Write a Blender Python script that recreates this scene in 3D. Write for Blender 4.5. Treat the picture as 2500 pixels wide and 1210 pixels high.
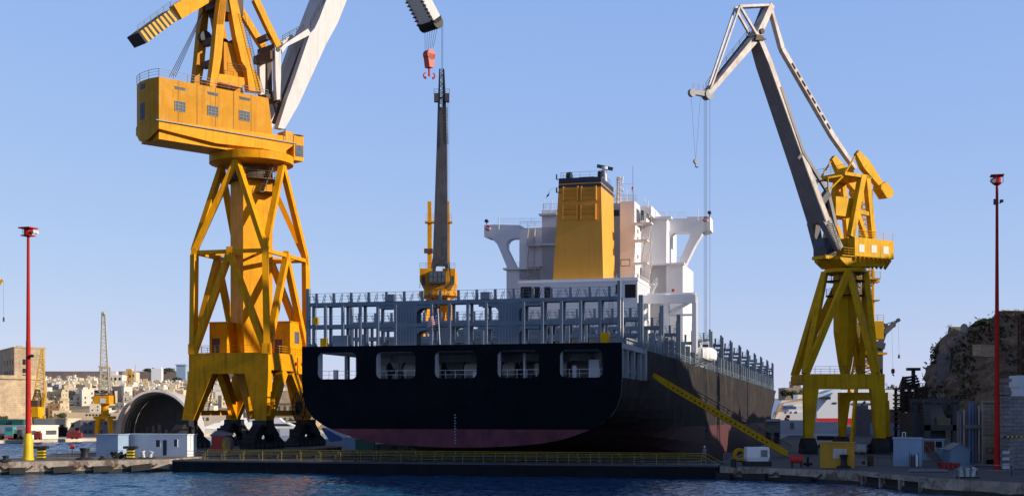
import bpy, bmesh, math, random
from mathutils import Vector as V
R=math.radians
random.seed(7)
for o in list(bpy.data.objects): bpy.data.objects.remove(o)
SC=bpy.context.scene; COL=SC.collection
# ---------------- camera ----------------
F=3183.0; H=7.8; CX=1250.0; HY=1000.0       # focal length in photo pixels, eye height, horizon row
cam=bpy.data.cameras.new('camera'); camo=bpy.data.objects.new('camera',cam); COL.objects.link(camo)
cam.sensor_width=36; cam.lens=F/2500*36; cam.shift_y=(HY-605)/2500; cam.clip_start=1; cam.clip_end=20000
camo.location=(0,0,H); camo.rotation_euler=(R(90),0,0); SC.camera=camo
# ---------------- sky, sun, exposure ----------------
SUN_AZ=106.2; SUN_EL=21.0
wd=bpy.data.worlds.new('World'); SC.world=wd; wd.use_nodes=True
nt=wd.node_tree; bg=nt.nodes['Background']; sky=nt.nodes.new('ShaderNodeTexSky'); sky.sky_type='NISHITA'
sky.sun_disc=False; sky.sun_elevation=R(SUN_EL); sky.sun_rotation=R(SUN_AZ); sky.altitude=0; sky.air_density=1.0; sky.dust_density=0.0; sky.ozone_density=3.0
bg.inputs[1].default_value=0.12; EXPO=0.35
# tone the clear evening sky per channel (bluer, flatter towards the horizon)
sep=nt.nodes.new('ShaderNodeSeparateColor'); cmb=nt.nodes.new('ShaderNodeCombineColor'); nt.links.new(sky.outputs[0],sep.inputs[0])
for i_,(pw,scl) in enumerate(((.50,.578),(.38,.618),(.12,.865))):
    m1=nt.nodes.new('ShaderNodeMath'); m1.operation='MULTIPLY'; m1.inputs[1].default_value=.15*2**EXPO; nt.links.new(sep.outputs[i_],m1.inputs[0])
    m2=nt.nodes.new('ShaderNodeMath'); m2.operation='POWER'; m2.inputs[1].default_value=pw; nt.links.new(m1.outputs[0],m2.inputs[0])
    m3=nt.nodes.new('ShaderNodeMath'); m3.operation='MULTIPLY'; m3.inputs[1].default_value=scl/(.12*2**EXPO); nt.links.new(m2.outputs[0],m3.inputs[0]); nt.links.new(m3.outputs[0],cmb.inputs[i_])
# the vault darkens overhead, away from the horizon haze
tcw=nt.nodes.new('ShaderNodeTexCoord'); sxy=nt.nodes.new('ShaderNodeSeparateXYZ'); nt.links.new(tcw.outputs['Generated'],sxy.inputs[0])
mrz=nt.nodes.new('ShaderNodeMapRange'); mrz.interpolation_type='SMOOTHSTEP'; mrz.inputs[1].default_value=.28; mrz.inputs[2].default_value=.75; mrz.inputs[3].default_value=1; mrz.inputs[4].default_value=.2; nt.links.new(sxy.outputs[2],mrz.inputs[0])
vsc=nt.nodes.new('ShaderNodeVectorMath'); vsc.operation='SCALE'; nt.links.new(cmb.outputs[0],vsc.inputs[0]); nt.links.new(mrz.outputs[0],vsc.inputs['Scale'])
nt.links.new(vsc.outputs[0],bg.inputs[0])
sl=bpy.data.lights.new('sun','SUN'); sl.energy=4.6; sl.angle=R(0.5); sl.color=(1,.87,.70)
so=bpy.data.objects.new('sun',sl); COL.objects.link(so)
sd=V((math.cos(R(SUN_EL))*math.sin(R(SUN_AZ)),math.cos(R(SUN_EL))*math.cos(R(SUN_AZ)),math.sin(R(SUN_EL))))
so.rotation_euler=sd.to_track_quat('Z','Y').to_euler()
SC.view_settings.view_transform='Standard'; SC.view_settings.look='None'; SC.view_settings.exposure=EXPO; SC.view_settings.gamma=1
SC.cycles.max_bounces=6; SC.cycles.diffuse_bounces=4; SC.cycles.glossy_bounces=3; SC.cycles.transmission_bounces=3
# ---------------- helpers ----------------
def W(x,y,D): return V(((x-CX)/F*D, D, H+(HY-y)/F*D))
def G(x,y,z=1.4):            # ground point seen at photo pixel
    D=(H-z)*F/(y-HY); return V(((x-CX)/F*D,D,z))
class Fr:                    # upright plane frame: s along heading, t to its right, z up
    def __init__(s,O,hd):
        h=R(hd); s.O=V((O[0],O[1])); s.d=V((math.sin(h),math.cos(h))); s.n=V((math.cos(h),-math.sin(h)))
    def P(s,a,t,z):
        q=s.O+s.d*a+s.n*t; return V((q.x,q.y,z))
    def px(s,x,y,t=0):
        a=(x-CX)/F; k=(t+s.O.dot(s.n))/(a*s.n.x+s.n.y)
        q=V((k*a,k)); return (q-s.O).dot(s.d), H+k*(HY-y)/F
    def W(s,x,y,t=0):
        a,z=s.px(x,y,t); return s.P(a,t,z)
Z=V((0,0,1)); ABS={}
class MB:
    def __init__(s): s.v=[]; s.f=[]; s.m=[]
    def add(s,vs,fs,mi=0):
        b=len(s.v); s.v+= [V(q) for q in vs]; s.f+=[tuple(i+b for i in f) for f in fs]; s.m+=[mi]*len(fs); return s
    def hexa(s,p,mi=0): return s.add(p,[(0,3,2,1),(4,5,6,7),(0,1,5,4),(1,2,6,5),(2,3,7,6),(3,0,4,7)],mi)
    def box(s,c,sx,sy,sz,hd=0,mi=0):      # c = centre of the base; sy along heading
        h=R(hd); d=V((math.sin(h),math.cos(h),0)); n=V((math.cos(h),-math.sin(h),0)); c=V(c)
        b=[c+n*(i*sx/2)+d*(j*sy/2) for i,j in((-1,-1),(1,-1),(1,1),(-1,1))]
        return s.hexa(b+[q+Z*sz for q in b],mi)
    def fbox(s,fr,a0,a1,t0,t1,z0,z1,mi=0):
        p=[(a0,t0),(a0,t1),(a1,t1),(a1,t0)]
        return s.hexa([fr.P(a,t,z0) for a,t in p]+[fr.P(a,t,z1) for a,t in p],mi)
    def beam(s,p,q,w,h=None,w2=None,h2=None,side=None,mi=0):
        p=V(p);q=V(q); h=w if h is None else h; w2=w if w2 is None else w2; h2=h if h2 is None else h2
        d=(q-p)
        if d.length<1e-6: return s
        d.normalize()
        if side is None:
            x=d.cross(Z)
            if x.length<1e-3: x=V((1,0,0))
        else:
            x=V((side[0],side[1],side[2] if len(side)>2 else 0)); x=x-d*x.dot(d)
        x.normalize(); y=d.cross(x)
        k=((-1,-1),(1,-1),(1,1),(-1,1))
        return s.hexa([p+x*(i*w/2)+y*(j*h/2) for i,j in k]+[q+x*(i*w2/2)+y*(j*h2/2) for i,j in k],mi)
    def tube(s,p,q,r,r2=None,n=6,mi=0):
        p=V(p);q=V(q); r2=r if r2 is None else r2; d=q-p
        if d.length<1e-6: return s
        d.normalize(); x=d.orthogonal().normalized(); y=d.cross(x); a=[2*math.pi*i/n for i in range(n)]
        vs=[p+(x*math.cos(t)+y*math.sin(t))*r for t in a]+[q+(x*math.cos(t)+y*math.sin(t))*r2 for t in a]
        return s.add(vs,[(i,(i+1)%n,n+(i+1)%n,n+i) for i in range(n)]+[tuple(range(n-1,-1,-1)),tuple(range(n,2*n))],mi)
    def path(s,pts,r,n=5,mi=0):
        for a,b in zip(pts,pts[1:]): s.tube(a,b,r,n=n,mi=mi)
        return s
    def prism(s,pts,vec,mi=0):
        n=len(pts); vec=V(vec); pts=[V(q) for q in pts]
        return s.add(pts+[q+vec for q in pts],[tuple(range(n)),tuple(range(2*n-1,n-1,-1))]+[(i,(i+1)%n,n+(i+1)%n,n+i) for i in range(n)],mi)
    def lathe(s,c,prof,n=20,mi=0,sx=1,sy=1):
        c=V(c); b=[]
        for r,z in prof: b+=[c+V((r*sx*math.cos(2*math.pi*i/n),r*sy*math.sin(2*math.pi*i/n),z)) for i in range(n)]
        fs=[]
        for k in range(len(prof)-1):
            fs+=[(k*n+i,k*n+(i+1)%n,(k+1)*n+(i+1)%n,(k+1)*n+i) for i in range(n)]
        m=len(prof)-1
        fs+=[tuple(range(n-1,-1,-1)),tuple(range(m*n,m*n+n))]
        return s.add(b,fs,mi)
    def lattice(s,p,q,w,w2,seg,r,side=None,h=None,h2=None,rb=None,mi=0):
        p=V(p);q=V(q);d=(q-p).normalized(); h=w if h is None else h; h2=w2 if h2 is None else h2; rb=rb or r*.6
        x=V(side) if side is not None else d.cross(Z)
        if x.length<1e-3: x=V((1,0,0))
        x=(x-d*x.dot(d)).normalized(); y=d.cross(x); k=((-1,-1),(1,-1),(1,1),(-1,1))
        def c(j,t):
            ww=w+(w2-w)*t; hh=h+(h2-h)*t; return p+(q-p)*t+x*(k[j][0]*ww/2)+y*(k[j][1]*hh/2)
        for j in range(4): s.tube(c(j,0),c(j,1),r,n=4,mi=mi)
        for i in range(seg):
            t0=i/seg;t1=(i+1)/seg
            for j in range(4):
                j2=(j+1)%4
                s.tube(c(j,t0),c(j2,t1),rb,n=3,mi=mi); s.tube(c(j,t1),c(j2,t1),rb,n=3,mi=mi)
                if i%2: s.tube(c(j2,t0),c(j,t1),rb,n=3,mi=mi)
        return s
    def rail(s,pts,h=1.1,sp=2.0,r=.035,mids=2,up=None,mi=0):
        up=up or Z
        for a,b in zip(pts,pts[1:]):
            a=V(a);b=V(b); n=max(1,int(round((b-a).length/sp)))
            for i in range(n+1):
                q=a+(b-a)*i/n; s.tube(q,q+up*h,r,n=4,mi=mi)
            for k in range(mids+1):
                u=h*(k+1)/(mids+1); s.tube(a+up*u,b+up*u,r*(1 if k==mids else .7),n=4,mi=mi)
        return s
    def stair(s,p,q,side,w=1.0,n=12,r=.05,mi=0):
        p=V(p);q=V(q);x=V((side[0],side[1],0)).normalized()
        for k in(-1,1):
            s.beam(p+x*k*w/2,q+x*k*w/2,.08,.22,mi=mi); s.tube(p+x*k*w/2+Z,q+x*k*w/2+Z,r,n=4,mi=mi)
            for i in range(0,n+1,3):
                c=p+(q-p)*i/n+x*k*w/2; s.tube(c,c+Z,r*.8,n=4,mi=mi)
        for i in range(n):
            c=p+(q-p)*(i+.5)/n; s.beam(c-x*w/2,c+x*w/2,.25,.06,mi=mi)
        return s
    def ladder(s,p,q,side,w=.5,n=16,r=.03,mi=0):
        p=V(p);q=V(q);x=V(side).normalized()*w/2
        s.tube(p-x,q-x,r,n=4,mi=mi); s.tube(p+x,q+x,r,n=4,mi=mi)
        for i in range(n):
            c=p+(q-p)*(i+.5)/n; s.tube(c-x,c+x,r*.8,n=3,mi=mi)
        return s
    def build(s,name,mats,parent=None,smooth=False,loc=None,recalc=True):
        base=ABS[parent.name] if parent else V(loc if loc is not None else (0,0,0))
        me=bpy.data.meshes.new(name)
        me.from_pydata([tuple(q-base) for q in s.v],[],s.f)
        if not isinstance(mats,(list,tuple)): mats=[mats]
        for m in mats: me.materials.append(m)
        me.polygons.foreach_set('material_index',s.m)
        if recalc:
            bm=bmesh.new(); bm.from_mesh(me); bmesh.ops.recalc_face_normals(bm,faces=bm.faces); bm.to_mesh(me); bm.free()
        if smooth:
            me.polygons.foreach_set('use_smooth',[True]*len(me.polygons))
            try: me.set_sharp_from_angle(angle=R(35))
            except Exception: pass
        me.update()
        o=bpy.data.objects.new(name,me); COL.objects.link(o); ABS[o.name]=base
        if parent: o.parent=parent
        else: o.location=base
        return o
def many(bs,name,m,parent): return [q.build(name,m,parent) for q in bs]
def tag(o,label=None,cat=None,group=None,kind=None):
    if label: o['label']=label
    if cat: o['category']=cat
    if group: o['group']=group
    if kind: o['kind']=kind
    return o
def thing(name,label,cat,loc,group=None):
    o=bpy.data.objects.new(name,None); COL.objects.link(o); o.location=loc; ABS[o.name]=V(loc); o.empty_display_size=.5
    return tag(o,label,cat,group)
def copy_tree(o,parent=None,loc=None,rz=None):
    c=o.copy(); COL.objects.link(c)
    if parent: c.parent=parent
    if loc is not None: c.location=loc; ABS[c.name]=V(loc)
    if rz is not None: c.rotation_euler=(0,0,rz)
    for ch in list(o.children): copy_tree(ch,c)
    return c
# ---------------- materials ----------------
def mat(name,col,rough=.55,metal=0,var=.18,scale=.5,streak=0,dirt=(.10,.05,.02),bump=0,spec=.4,sscale=1.0,patch=0,pcol=None,pscale=.25):
    m=bpy.data.materials.new(name); m.use_nodes=True; n=m.node_tree.nodes; l=m.node_tree.links
    b=n['Principled BSDF']; b.inputs['Roughness'].default_value=rough; b.inputs['Metallic'].default_value=metal
    b.inputs['Specular IOR Level'].default_value=spec
    tc=n.new('ShaderNodeTexCoord'); no=n.new('ShaderNodeTexNoise'); no.inputs['Scale'].default_value=scale; no.inputs['Detail'].default_value=6; no.inputs['Roughness'].default_value=.65
    l.new(tc.outputs['Object'],no.inputs['Vector'])
    mr=n.new('ShaderNodeMapRange'); mr.inputs[1].default_value=.3; mr.inputs[2].default_value=.7; mr.inputs[3].default_value=1-var; mr.inputs[4].default_value=1+var
    l.new(no.outputs['Fac'],mr.inputs[0])
    mx=n.new('ShaderNodeVectorMath'); mx.operation='SCALE'; mx.inputs[0].default_value=col[:3]; l.new(mr.outputs[0],mx.inputs['Scale'])
    out=mx.outputs[0]
    def over(src,fac,c):
        x=n.new('ShaderNodeMix'); x.data_type='RGBA'; l.new(fac,x.inputs[0]); l.new(src,x.inputs[6]); x.inputs[7].default_value=(*c[:3],1); return x.outputs[2]
    if patch:
        pn=n.new('ShaderNodeTexNoise'); pn.inputs['Scale'].default_value=pscale; pn.inputs['Detail'].default_value=8; pn.inputs['Roughness'].default_value=.7
        l.new(tc.outputs['Object'],pn.inputs['Vector']); pr=n.new('ShaderNodeMapRange'); pr.inputs[1].default_value=.52; pr.inputs[2].default_value=.6; pr.inputs[4].default_value=patch
        l.new(pn.outputs['Fac'],pr.inputs[0]); out=over(out,pr.outputs[0],pcol or dirt)
    if streak:
        mp=n.new('ShaderNodeMapping'); mp.inputs['Scale'].default_value=(2.2*sscale,2.2*sscale,.12*sscale); l.new(tc.outputs['Object'],mp.inputs['Vector'])
        sn=n.new('ShaderNodeTexNoise'); sn.inputs['Scale'].default_value=1; sn.inputs['Detail'].default_value=5; l.new(mp.outputs[0],sn.inputs['Vector'])
        sr=n.new('ShaderNodeMapRange'); sr.inputs[1].default_value=.53; sr.inputs[2].default_value=.75; sr.inputs[4].default_value=streak
        l.new(sn.outputs['Fac'],sr.inputs[0]); out=over(out,sr.outputs[0],dirt)
    l.new(out,b.inputs['Base Color'])
    if bump:
        bn=n.new('ShaderNodeBump'); bn.inputs['Strength'].default_value=bump; bn.inputs['Distance'].default_value=.3; l.new(no.outputs['Fac'],bn.inputs['Height']); l.new(bn.outputs[0],b.inputs['Normal'])
    return m
def stone(name,col,dark,bw=1.2,bh=.5,mort=.03,patch=.5,bump=.25,rough=.9,spec=.3,streak=.45):
    m=mat(name,col,rough,var=.25,scale=.35,streak=streak,dirt=dark,patch=patch,pcol=dark,pscale=.12,spec=spec)
    n=m.node_tree.nodes; l=m.node_tree.links; b=n['Principled BSDF']
    tc=[x for x in n if x.type=='TEX_COORD'][0]
    sp=n.new('ShaderNodeSeparateXYZ'); l.new(tc.outputs['Object'],sp.inputs[0]); ad=n.new('ShaderNodeMath'); l.new(sp.outputs[0],ad.inputs[0]); l.new(sp.outputs[1],ad.inputs[1])
    cb=n.new('ShaderNodeCombineXYZ'); l.new(ad.outputs[0],cb.inputs[0]); l.new(sp.outputs[2],cb.inputs[1])
    br=n.new('ShaderNodeTexBrick'); br.inputs['Scale'].default_value=1; br.inputs['Brick Width'].default_value=bw; br.inputs['Row Height'].default_value=bh; br.inputs['Mortar Size'].default_value=mort
    br.inputs['Color1'].default_value=(1,1,1,1); br.inputs['Color2'].default_value=(.78,.78,.78,1); br.inputs['Mortar'].default_value=(.5,.47,.42,1)
    l.new(cb.outputs[0],br.inputs['Vector'])
    src=b.inputs['Base Color'].links[0].from_socket
    mx=n.new('ShaderNodeMix'); mx.data_type='RGBA'; mx.blend_type='MULTIPLY'; mx.inputs[0].default_value=.8; l.new(src,mx.inputs[6]); l.new(br.outputs[0],mx.inputs[7]); l.new(mx.outputs[2],b.inputs['Base Color'])
    return m
RUST=(.13,.05,.015)
M=dict(
 yel=mat('yellow_paint',(.71,.305,.002),.55,spec=.12,var=.16,scale=.4,streak=.6,dirt=(.24,.10,.012),patch=.4,pcol=(.52,.22,.01),pscale=.6),
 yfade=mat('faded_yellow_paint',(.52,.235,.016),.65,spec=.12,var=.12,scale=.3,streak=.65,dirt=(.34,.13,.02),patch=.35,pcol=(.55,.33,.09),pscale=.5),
 lem=mat('lemon_yellow_paint',(.66,.355,.003),.55,spec=.12,var=.16,scale=.4,streak=.6,dirt=(.20,.10,.02),patch=.4,pcol=(.45,.25,.03),pscale=.6),
 brown=mat('soot_brown_steel',(.085,.05,.03),.7,var=.3,streak=.4),
 black=mat('black_steel',(.018,.018,.022),.6,var=.4),
 white=mat('crane_white_paint',(.56,.55,.55),.55,spec=.2,var=.10,scale=.25,streak=.45,dirt=(.30,.26,.22),patch=.3,pcol=(.42,.40,.38)),
 boomgrey=mat('boom_grey_paint',(.16,.15,.155),.55,var=.2,scale=.3,streak=.5,dirt=(.07,.05,.045)),
 boomlite=mat('weathered_paint_sunlit',(.52,.46,.42),.55,var=.25,scale=.8,streak=.55,dirt=(.20,.10,.07),patch=.4,pcol=(.3,.2,.16)),
 grey=mat('grey_steel',(.22,.22,.23),.55,var=.2,streak=.3),
 dgrey=mat('dark_grey_steel',(.06,.062,.07),.6,var=.3,streak=.3),
 rope=mat('steel_rope',(.05,.05,.06),.6,var=.1),
 red=mat('red_paint',(.55,.045,.03),.45,var=.15,streak=.25,dirt=(.25,.03,.02)),
 orange=mat('orange_red_paint',(.46,.040,.022),.45,var=.15,streak=.25,dirt=(.3,.05,.03)),
 polered=mat('mast_red_paint',(.44,.022,.016),.6,spec=.1,var=.12,scale=.8,streak=.25,dirt=(.25,.02,.02)),
 poleyel=mat('mast_yellow_paint',(.70,.46,.01),.5,var=.15,scale=.8,streak=.3,dirt=(.4,.25,.02)),
 hull=stone('black_hull_paint',(.0062,.0085,.014),(.015,.013,.013),6.2,2.2,.02,.25,rough=.85,spec=.02),
 hullside=stone('dusty_black_hull_paint',(.030,.027,.028),(.10,.075,.062),7.5,2.4,.02,.35,rough=.75,spec=.06),
 boot=mat('antifouling_pink',(.135,.045,.068),.75,spec=.1,var=.4,scale=.5,streak=.7,dirt=(.075,.04,.06),patch=.5,pcol=(.17,.04,.045),pscale=.3),
 bootd=mat('antifouling_red',(.075,.020,.022),.7,var=.3,scale=.3,streak=.5,dirt=(.05,.025,.03)),
 blu=mat('ship_grey_blue_paint',(.145,.185,.24),.5,var=.12,scale=.5,streak=.35,dirt=(.07,.09,.12)),
 blug=mat('ship_grey_paint',(.26,.30,.34),.55,var=.12,scale=.5,streak=.3,dirt=(.15,.14,.13)),
 deckg=mat('mooring_deck_grey',(.36,.39,.44),.55,var=.12,scale=.5,streak=.3,dirt=(.25,.24,.22)),
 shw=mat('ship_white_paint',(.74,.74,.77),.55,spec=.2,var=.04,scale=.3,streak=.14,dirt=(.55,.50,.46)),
 fun=mat('funnel_ochre_paint',(.70,.34,.05),.55,spec=.2,var=.07,scale=.2,streak=.3,dirt=(.45,.22,.04)),
 navy=mat('navy_paint',(.018,.022,.045),.5,var=.2),
 glass=mat('window_glass',(.085,.115,.15),.5,var=.3,scale=1.5,spec=.05),
 dark=mat('dark_opening',(.010,.011,.014),.8,var=.2),
 cabw=mat('cabin_white_panel',(.62,.66,.72),.5,var=.06,scale=.5,streak=.25,dirt=(.35,.36,.38)),
 cabb=mat('cabin_pale_blue_panel',(.26,.36,.50),.5,var=.1,scale=.6,streak=.3,dirt=(.2,.25,.32)),
 shed=mat('shed_blue_panel',(.18,.27,.37),.55,var=.1,scale=.8,streak=.3,dirt=(.12,.16,.2)),
 conc=mat('quay_concrete',(.34,.29,.24),.9,var=.35,scale=.7,streak=.75,dirt=(.09,.06,.045),bump=.5,patch=.85,pcol=(.085,.055,.04),pscale=.38),
 pave=mat('quay_paving',(.13,.12,.115),.9,var=.3,scale=.3,bump=.2,patch=.6,pcol=(.12,.11,.105),pscale=.2),
 rubber=mat('fender_rubber',(.02,.02,.022),.85,var=.4,scale=2),
 chain=mat('rusty_chain',(.09,.045,.025),.8,var=.4,scale=3),
 algae=mat('tidal_algae',(.022,.024,.018),.7,var=.4,scale=1.5),
 rock=mat('limestone_cliff',(.21,.155,.115),.95,var=.5,scale=.35,streak=.6,dirt=(.09,.07,.055),bump=1.0,patch=.6,pcol=(.16,.13,.10),pscale=.12),
 scrub=mat('dry_scrub',(.075,.07,.035),.95,var=.4,scale=.05,patch=.6,pcol=(.16,.13,.08),pscale=.02),
 leaf=mat('leaf_green',(.045,.060,.022),.8,var=.5,scale=.9),
 leafd=mat('leaf_dark_green',(.028,.042,.022),.8,var=.5,scale=.7),
 bark=mat('bark',(.09,.065,.045),.9),
 lime=stone('limestone_blocks',(.52,.40,.27),(.30,.22,.14)),
 rampart=stone('rampart_stone',(.50,.38,.25),(.26,.20,.14),2,.7),
 greyst=stone('grey_limestone',(.28,.27,.29),(.22,.2,.19),.9,.42,.05,.6),
 bandst=stone('banded_limestone',(.42,.34,.25),(.22,.18,.14),1.1,.42,.035,.5),
 shell=mat('pale_ribbed_shell',(.52,.49,.48),.8,var=.15,streak=.4,dirt=(.26,.23,.22),scale=.4),
 dullred=mat('dull_red_paint',(.26,.035,.03),.6,var=.2,scale=1),
 corr=mat('grey_cladding',(.20,.17,.165),.7,var=.12,streak=.5,dirt=(.12,.10,.095),scale=1),
 boat=mat('white_gelcoat',(.80,.80,.80),.3,var=.04,spec=.5),
 fred=mat('ferry_red',(.62,.03,.03),.45,var=.08),
 bluep=mat('blue_paint',(.035,.10,.32),.5,var=.15),
 teal=mat('teal_paint',(.04,.30,.30),.5,var=.15),
 green=mat('shutter_green',(.03,.14,.09),.6,var=.15),
 wood=mat('timber',(.22,.15,.09),.85,var=.3,scale=2),
 skin=mat('skin',(.40,.24,.17),.6,var=.05), cloth=mat('grey_work_clothes',(.22,.19,.21),.9,var=.15,scale=4),
)
# ---------------- ship frame ----------------
TH=15.0
SF=Fr((-7.10,166.75),TH)                      # a forward, t starboard
def S(a,t,z): return SF.P(a,t,z-.0055*a)
def TR(a): o=SF.O+SF.d*a; return Fr((o.x,o.y),TH+90)   # plane across the ship, s = starboard, t = aft
vv=V((SF.n.x,SF.n.y,0)); uu=V((SF.d.x,SF.d.y,0))
# ---------------- ground, water, quays ----------------
def sheet(name,polys,m,zt,zb=None,kind='structure'):
    b=MB()
    for p in polys:
        n=len(p); a=[V((x,y,zt)) for x,y in p]
        if zb is None: b.add(a,[tuple(range(n))])
        else: b.prism(a,(0,0,zb-zt))
    o=b.build(name,m); tag(o,kind=kind); return o
def Q(x,y,z): q=G(x,y,z); return (q.x,q.y)
def sp(a,t): q=SF.P(a,t,0); return (q.x,q.y)
# water material: layered ripples
wm=bpy.data.materials.new('harbour_water'); wm.use_nodes=True; n=wm.node_tree.nodes; l=wm.node_tree.links; b=n['Principled BSDF']
b.inputs['Base Color'].default_value=(.006,.070,.165,1); b.inputs['Roughness'].default_value=.12; b.inputs['Specular IOR Level'].default_value=.32; b.inputs['IOR'].default_value=1.33
tc=n.new('ShaderNodeTexCoord'); hs=[]
for sc_,k in((.16,1.0),(.55,.55),(1.7,.22)):
    mp=n.new('ShaderNodeMapping'); mp.inputs['Scale'].default_value=(sc_*.75,sc_*1.15,1); mp.inputs['Rotation'].default_value=(0,0,.25*k); l.new(tc.outputs['Object'],mp.inputs[0])
    no=n.new('ShaderNodeTexNoise'); no.inputs['Scale'].default_value=1; no.inputs['Detail'].default_value=4; no.inputs['Distortion'].default_value=.6; l.new(mp.outputs[0],no.inputs['Vector'])
    mm=n.new('ShaderNodeMath'); mm.operation='MULTIPLY'; mm.inputs[1].default_value=k; l.new(no.outputs['Fac'],mm.inputs[0]); hs.append(mm)
s1=n.new('ShaderNodeMath'); l.new(hs[0].outputs[0],s1.inputs[0]); l.new(hs[1].outputs[0],s1.inputs[1])
s2=n.new('ShaderNodeMath'); l.new(s1.outputs[0],s2.inputs[0]); l.new(hs[2].outputs[0],s2.inputs[1])
bp=n.new('ShaderNodeBump'); bp.inputs['Strength'].default_value=1; bp.inputs['Distance'].default_value=.5; l.new(s2.outputs[0],bp.inputs['Height']); l.new(bp.outputs[0],b.inputs['Normal'])
GL=V((Q(415,1152,0)[0],Q(415,1152,0)[1],0)); GR=V((Q(1760,1168.3,0)[0],Q(1760,1168.3,0)[1],0))   # dock gate ends
DOCKL=-35; DOCKR=31
B=4000
d0l=(GL.x+.5,GL.y+2.5); d0r=(GR.x,GR.y+2.5); d1l=sp(420,DOCKL); d1r=sp(420,DOCKR)
PX0,PX1,PY0=-112.0,92.0,94.0
sheet('water',[[(-B,-600),(B,-600),(B,PY0),(-B,PY0)],[(-B,PY0),(PX0,PY0),(PX0,d0l[1]),(-B,d0l[1])],[(PX1,PY0),(B,PY0),(B,d0r[1]),(PX1,d0r[1])],[(-B,d0l[1]),d0l,d1l,(d1l[0],B),(-B,B)],[d0r,(B,d0r[1]),(B,B),(d1r[0],B),d1r],[d1l,d1r,(d1r[0],B),(d1l[0],B)]],wm,0)
# real ripples on the water in front of the dock
from mathutils import noise as NZ
def wave(x,y):
    z=.11*NZ.noise(V((x*.30+.6*y*.1,y*.62,1.7)))+.12*NZ.noise(V((x*.75,y*1.25,8.1)))+.085*NZ.noise(V((x*1.7,y*2.4,3.3)))
    return z
st=.36; nxw=int((PX1-PX0)/st); b=MB(); idx={}
for j in range(int(78/st)):
    for i in range(nxw):
        x=PX0+(i+.5)*st; y=PY0+(j+.5)*st
        if abs(x)>y*.46+4: continue
        u=(x-d0l[0])/(d0r[0]-d0l[0]); lim=d0l[1]+(d0r[1]-d0l[1])*max(0,min(1,u))
        if y>lim: continue
        q=[]
        for di,dj in((0,0),(1,0),(1,1),(0,1)):
            k=(i+di,j+dj)
            if k not in idx:
                xx=PX0+k[0]*st; yy=PY0+k[1]*st; idx[k]=len(b.v); b.v.append(V((xx,yy,wave(xx,yy))))
            q.append(idx[k])
        b.f.append(tuple(q)); b.m.append(0)
tag(b.build('rippled_water',wm,smooth=True,recalc=False),kind='structure')
b=MB(); s2_=.62; n1_,n2_=int(95/s2_),int(146/s2_)
for j in range(n2_+1):
    for i in range(n1_+1): xx=-156+i*s2_; yy=173+j*s2_; b.v.append(V((xx,yy,.3+1.3*wave(xx*.8,yy*.8))))
for j in range(n2_):
    for i in range(n1_):
        if -156+i*s2_>-66-(173+j*s2_-188)*.0+max(0,(173+j*s2_-190))*.26: continue
        k=j*(n1_+1)+i; b.f.append((k,k+1,k+n1_+2,k+n1_+1)); b.m.append(0)
tag(b.build('basin_water',wm,smooth=True,recalc=False),kind='structure')
sheet('dock_floor',[[d0l,d0r,d1r,d1l]],M['dgrey'],-9)
# left pier
LQ0=Q(-260,1165,0); LQ1=Q(0,1158,0); LQ2=Q(413,1150,0)
QZ=1.55
gl2=(GL.x-.4,GL.y+7)
sheet('quay_pier',[[LQ0,LQ1,LQ2,gl2,d1l,sp(420,-62),sp(30,-62),sp(12,-64),(LQ1[0]-3,LQ1[1]+13),(LQ0[0]-6,LQ0[1]+12)]],[M['conc']],QZ,-9)
sheet('quay_paving',[[(LQ0[0],LQ0[1]+.5),(LQ1[0],LQ1[1]+.5),(LQ2[0]-.4,LQ2[1]+.5),(gl2[0]-.5,gl2[1]),sp(419,DOCKL-.6),sp(419,-61.5),sp(31,-61.5),sp(12,-63.5),(LQ1[0]-3,LQ1[1]+12.5),(LQ0[0]-6,LQ0[1]+11.5)]],M['pave'],QZ+.006)
# right quay
RZ=1.4
R0=Q(1757,1168,0); R1=(Q(2105,1149,RZ)); R2=Q(2257,1165,RZ); R3=Q(2500,1179,RZ); R4=Q(2760,1200,RZ)
sheet('dock_apron',[[R0,R1,R2,R3,R4,(118,40),(420,40),(420,700),d1r,(GR.x+.4,GR.y+7)]],[M['conc']],RZ,-9)
sheet('apron_paving',[[(R0[0]+.6,R0[1]+.5),(R1[0],R1[1]+.6),(R2[0]+.3,R2[1]+.6),(R3[0]+.5,R3[1]+.6),(R4[0]+.5,R4[1]+.6),(119,41),(419,41),(419,699),sp(419,DOCKR+.6),(GR.x+1,GR.y+7)]],M['pave'],RZ+.006)
# tide-dark band along quay faces (weed line), 3 cm proud
b=MB()
for p,q in((LQ0,LQ1),(LQ1,LQ2),(R0,R1),(R1,R2),(R2,R3),(R3,R4)):
    p=V((p[0],p[1],-1));q=V((q[0],q[1],-1)); nn=(q-p).cross(Z).normalized()*.03
    k=max(2,int((q-p).length/1.5)); pts=[p+(q-p)*i/k for i in range(k+1)]
    top=[V((c.x,c.y,.28+.22*random.random())) for c in pts]
    b.add([c+nn for c in pts]+[c+nn for c in top],[(i,i+1,k+2+i,k+1+i) for i in range(k)])
o=b.build('quay_weed_line',M['algae'],recalc=False); tag(o,kind='structure')
# weed is growth nobody counts
o['kind']='stuff'; o['label']='dark weed along the waterline of the quays'
# far shore
FS=[Q(-900,1083,0),Q(0,1085,0),Q(234,1079,0),(-92,345),(-86,430),(-40,452),(60,470)]
sheet('far_quay',[FS+[(110,640),(150,668),(420,700),(1500,760),(1500,2600),(-1500,2600),(-1500,330)]],mat('far_quay_stone',(.50,.43,.34),.9,var=.3,scale=.15,streak=.4,dirt=(.25,.2,.15)),1.0,-5)
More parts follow.
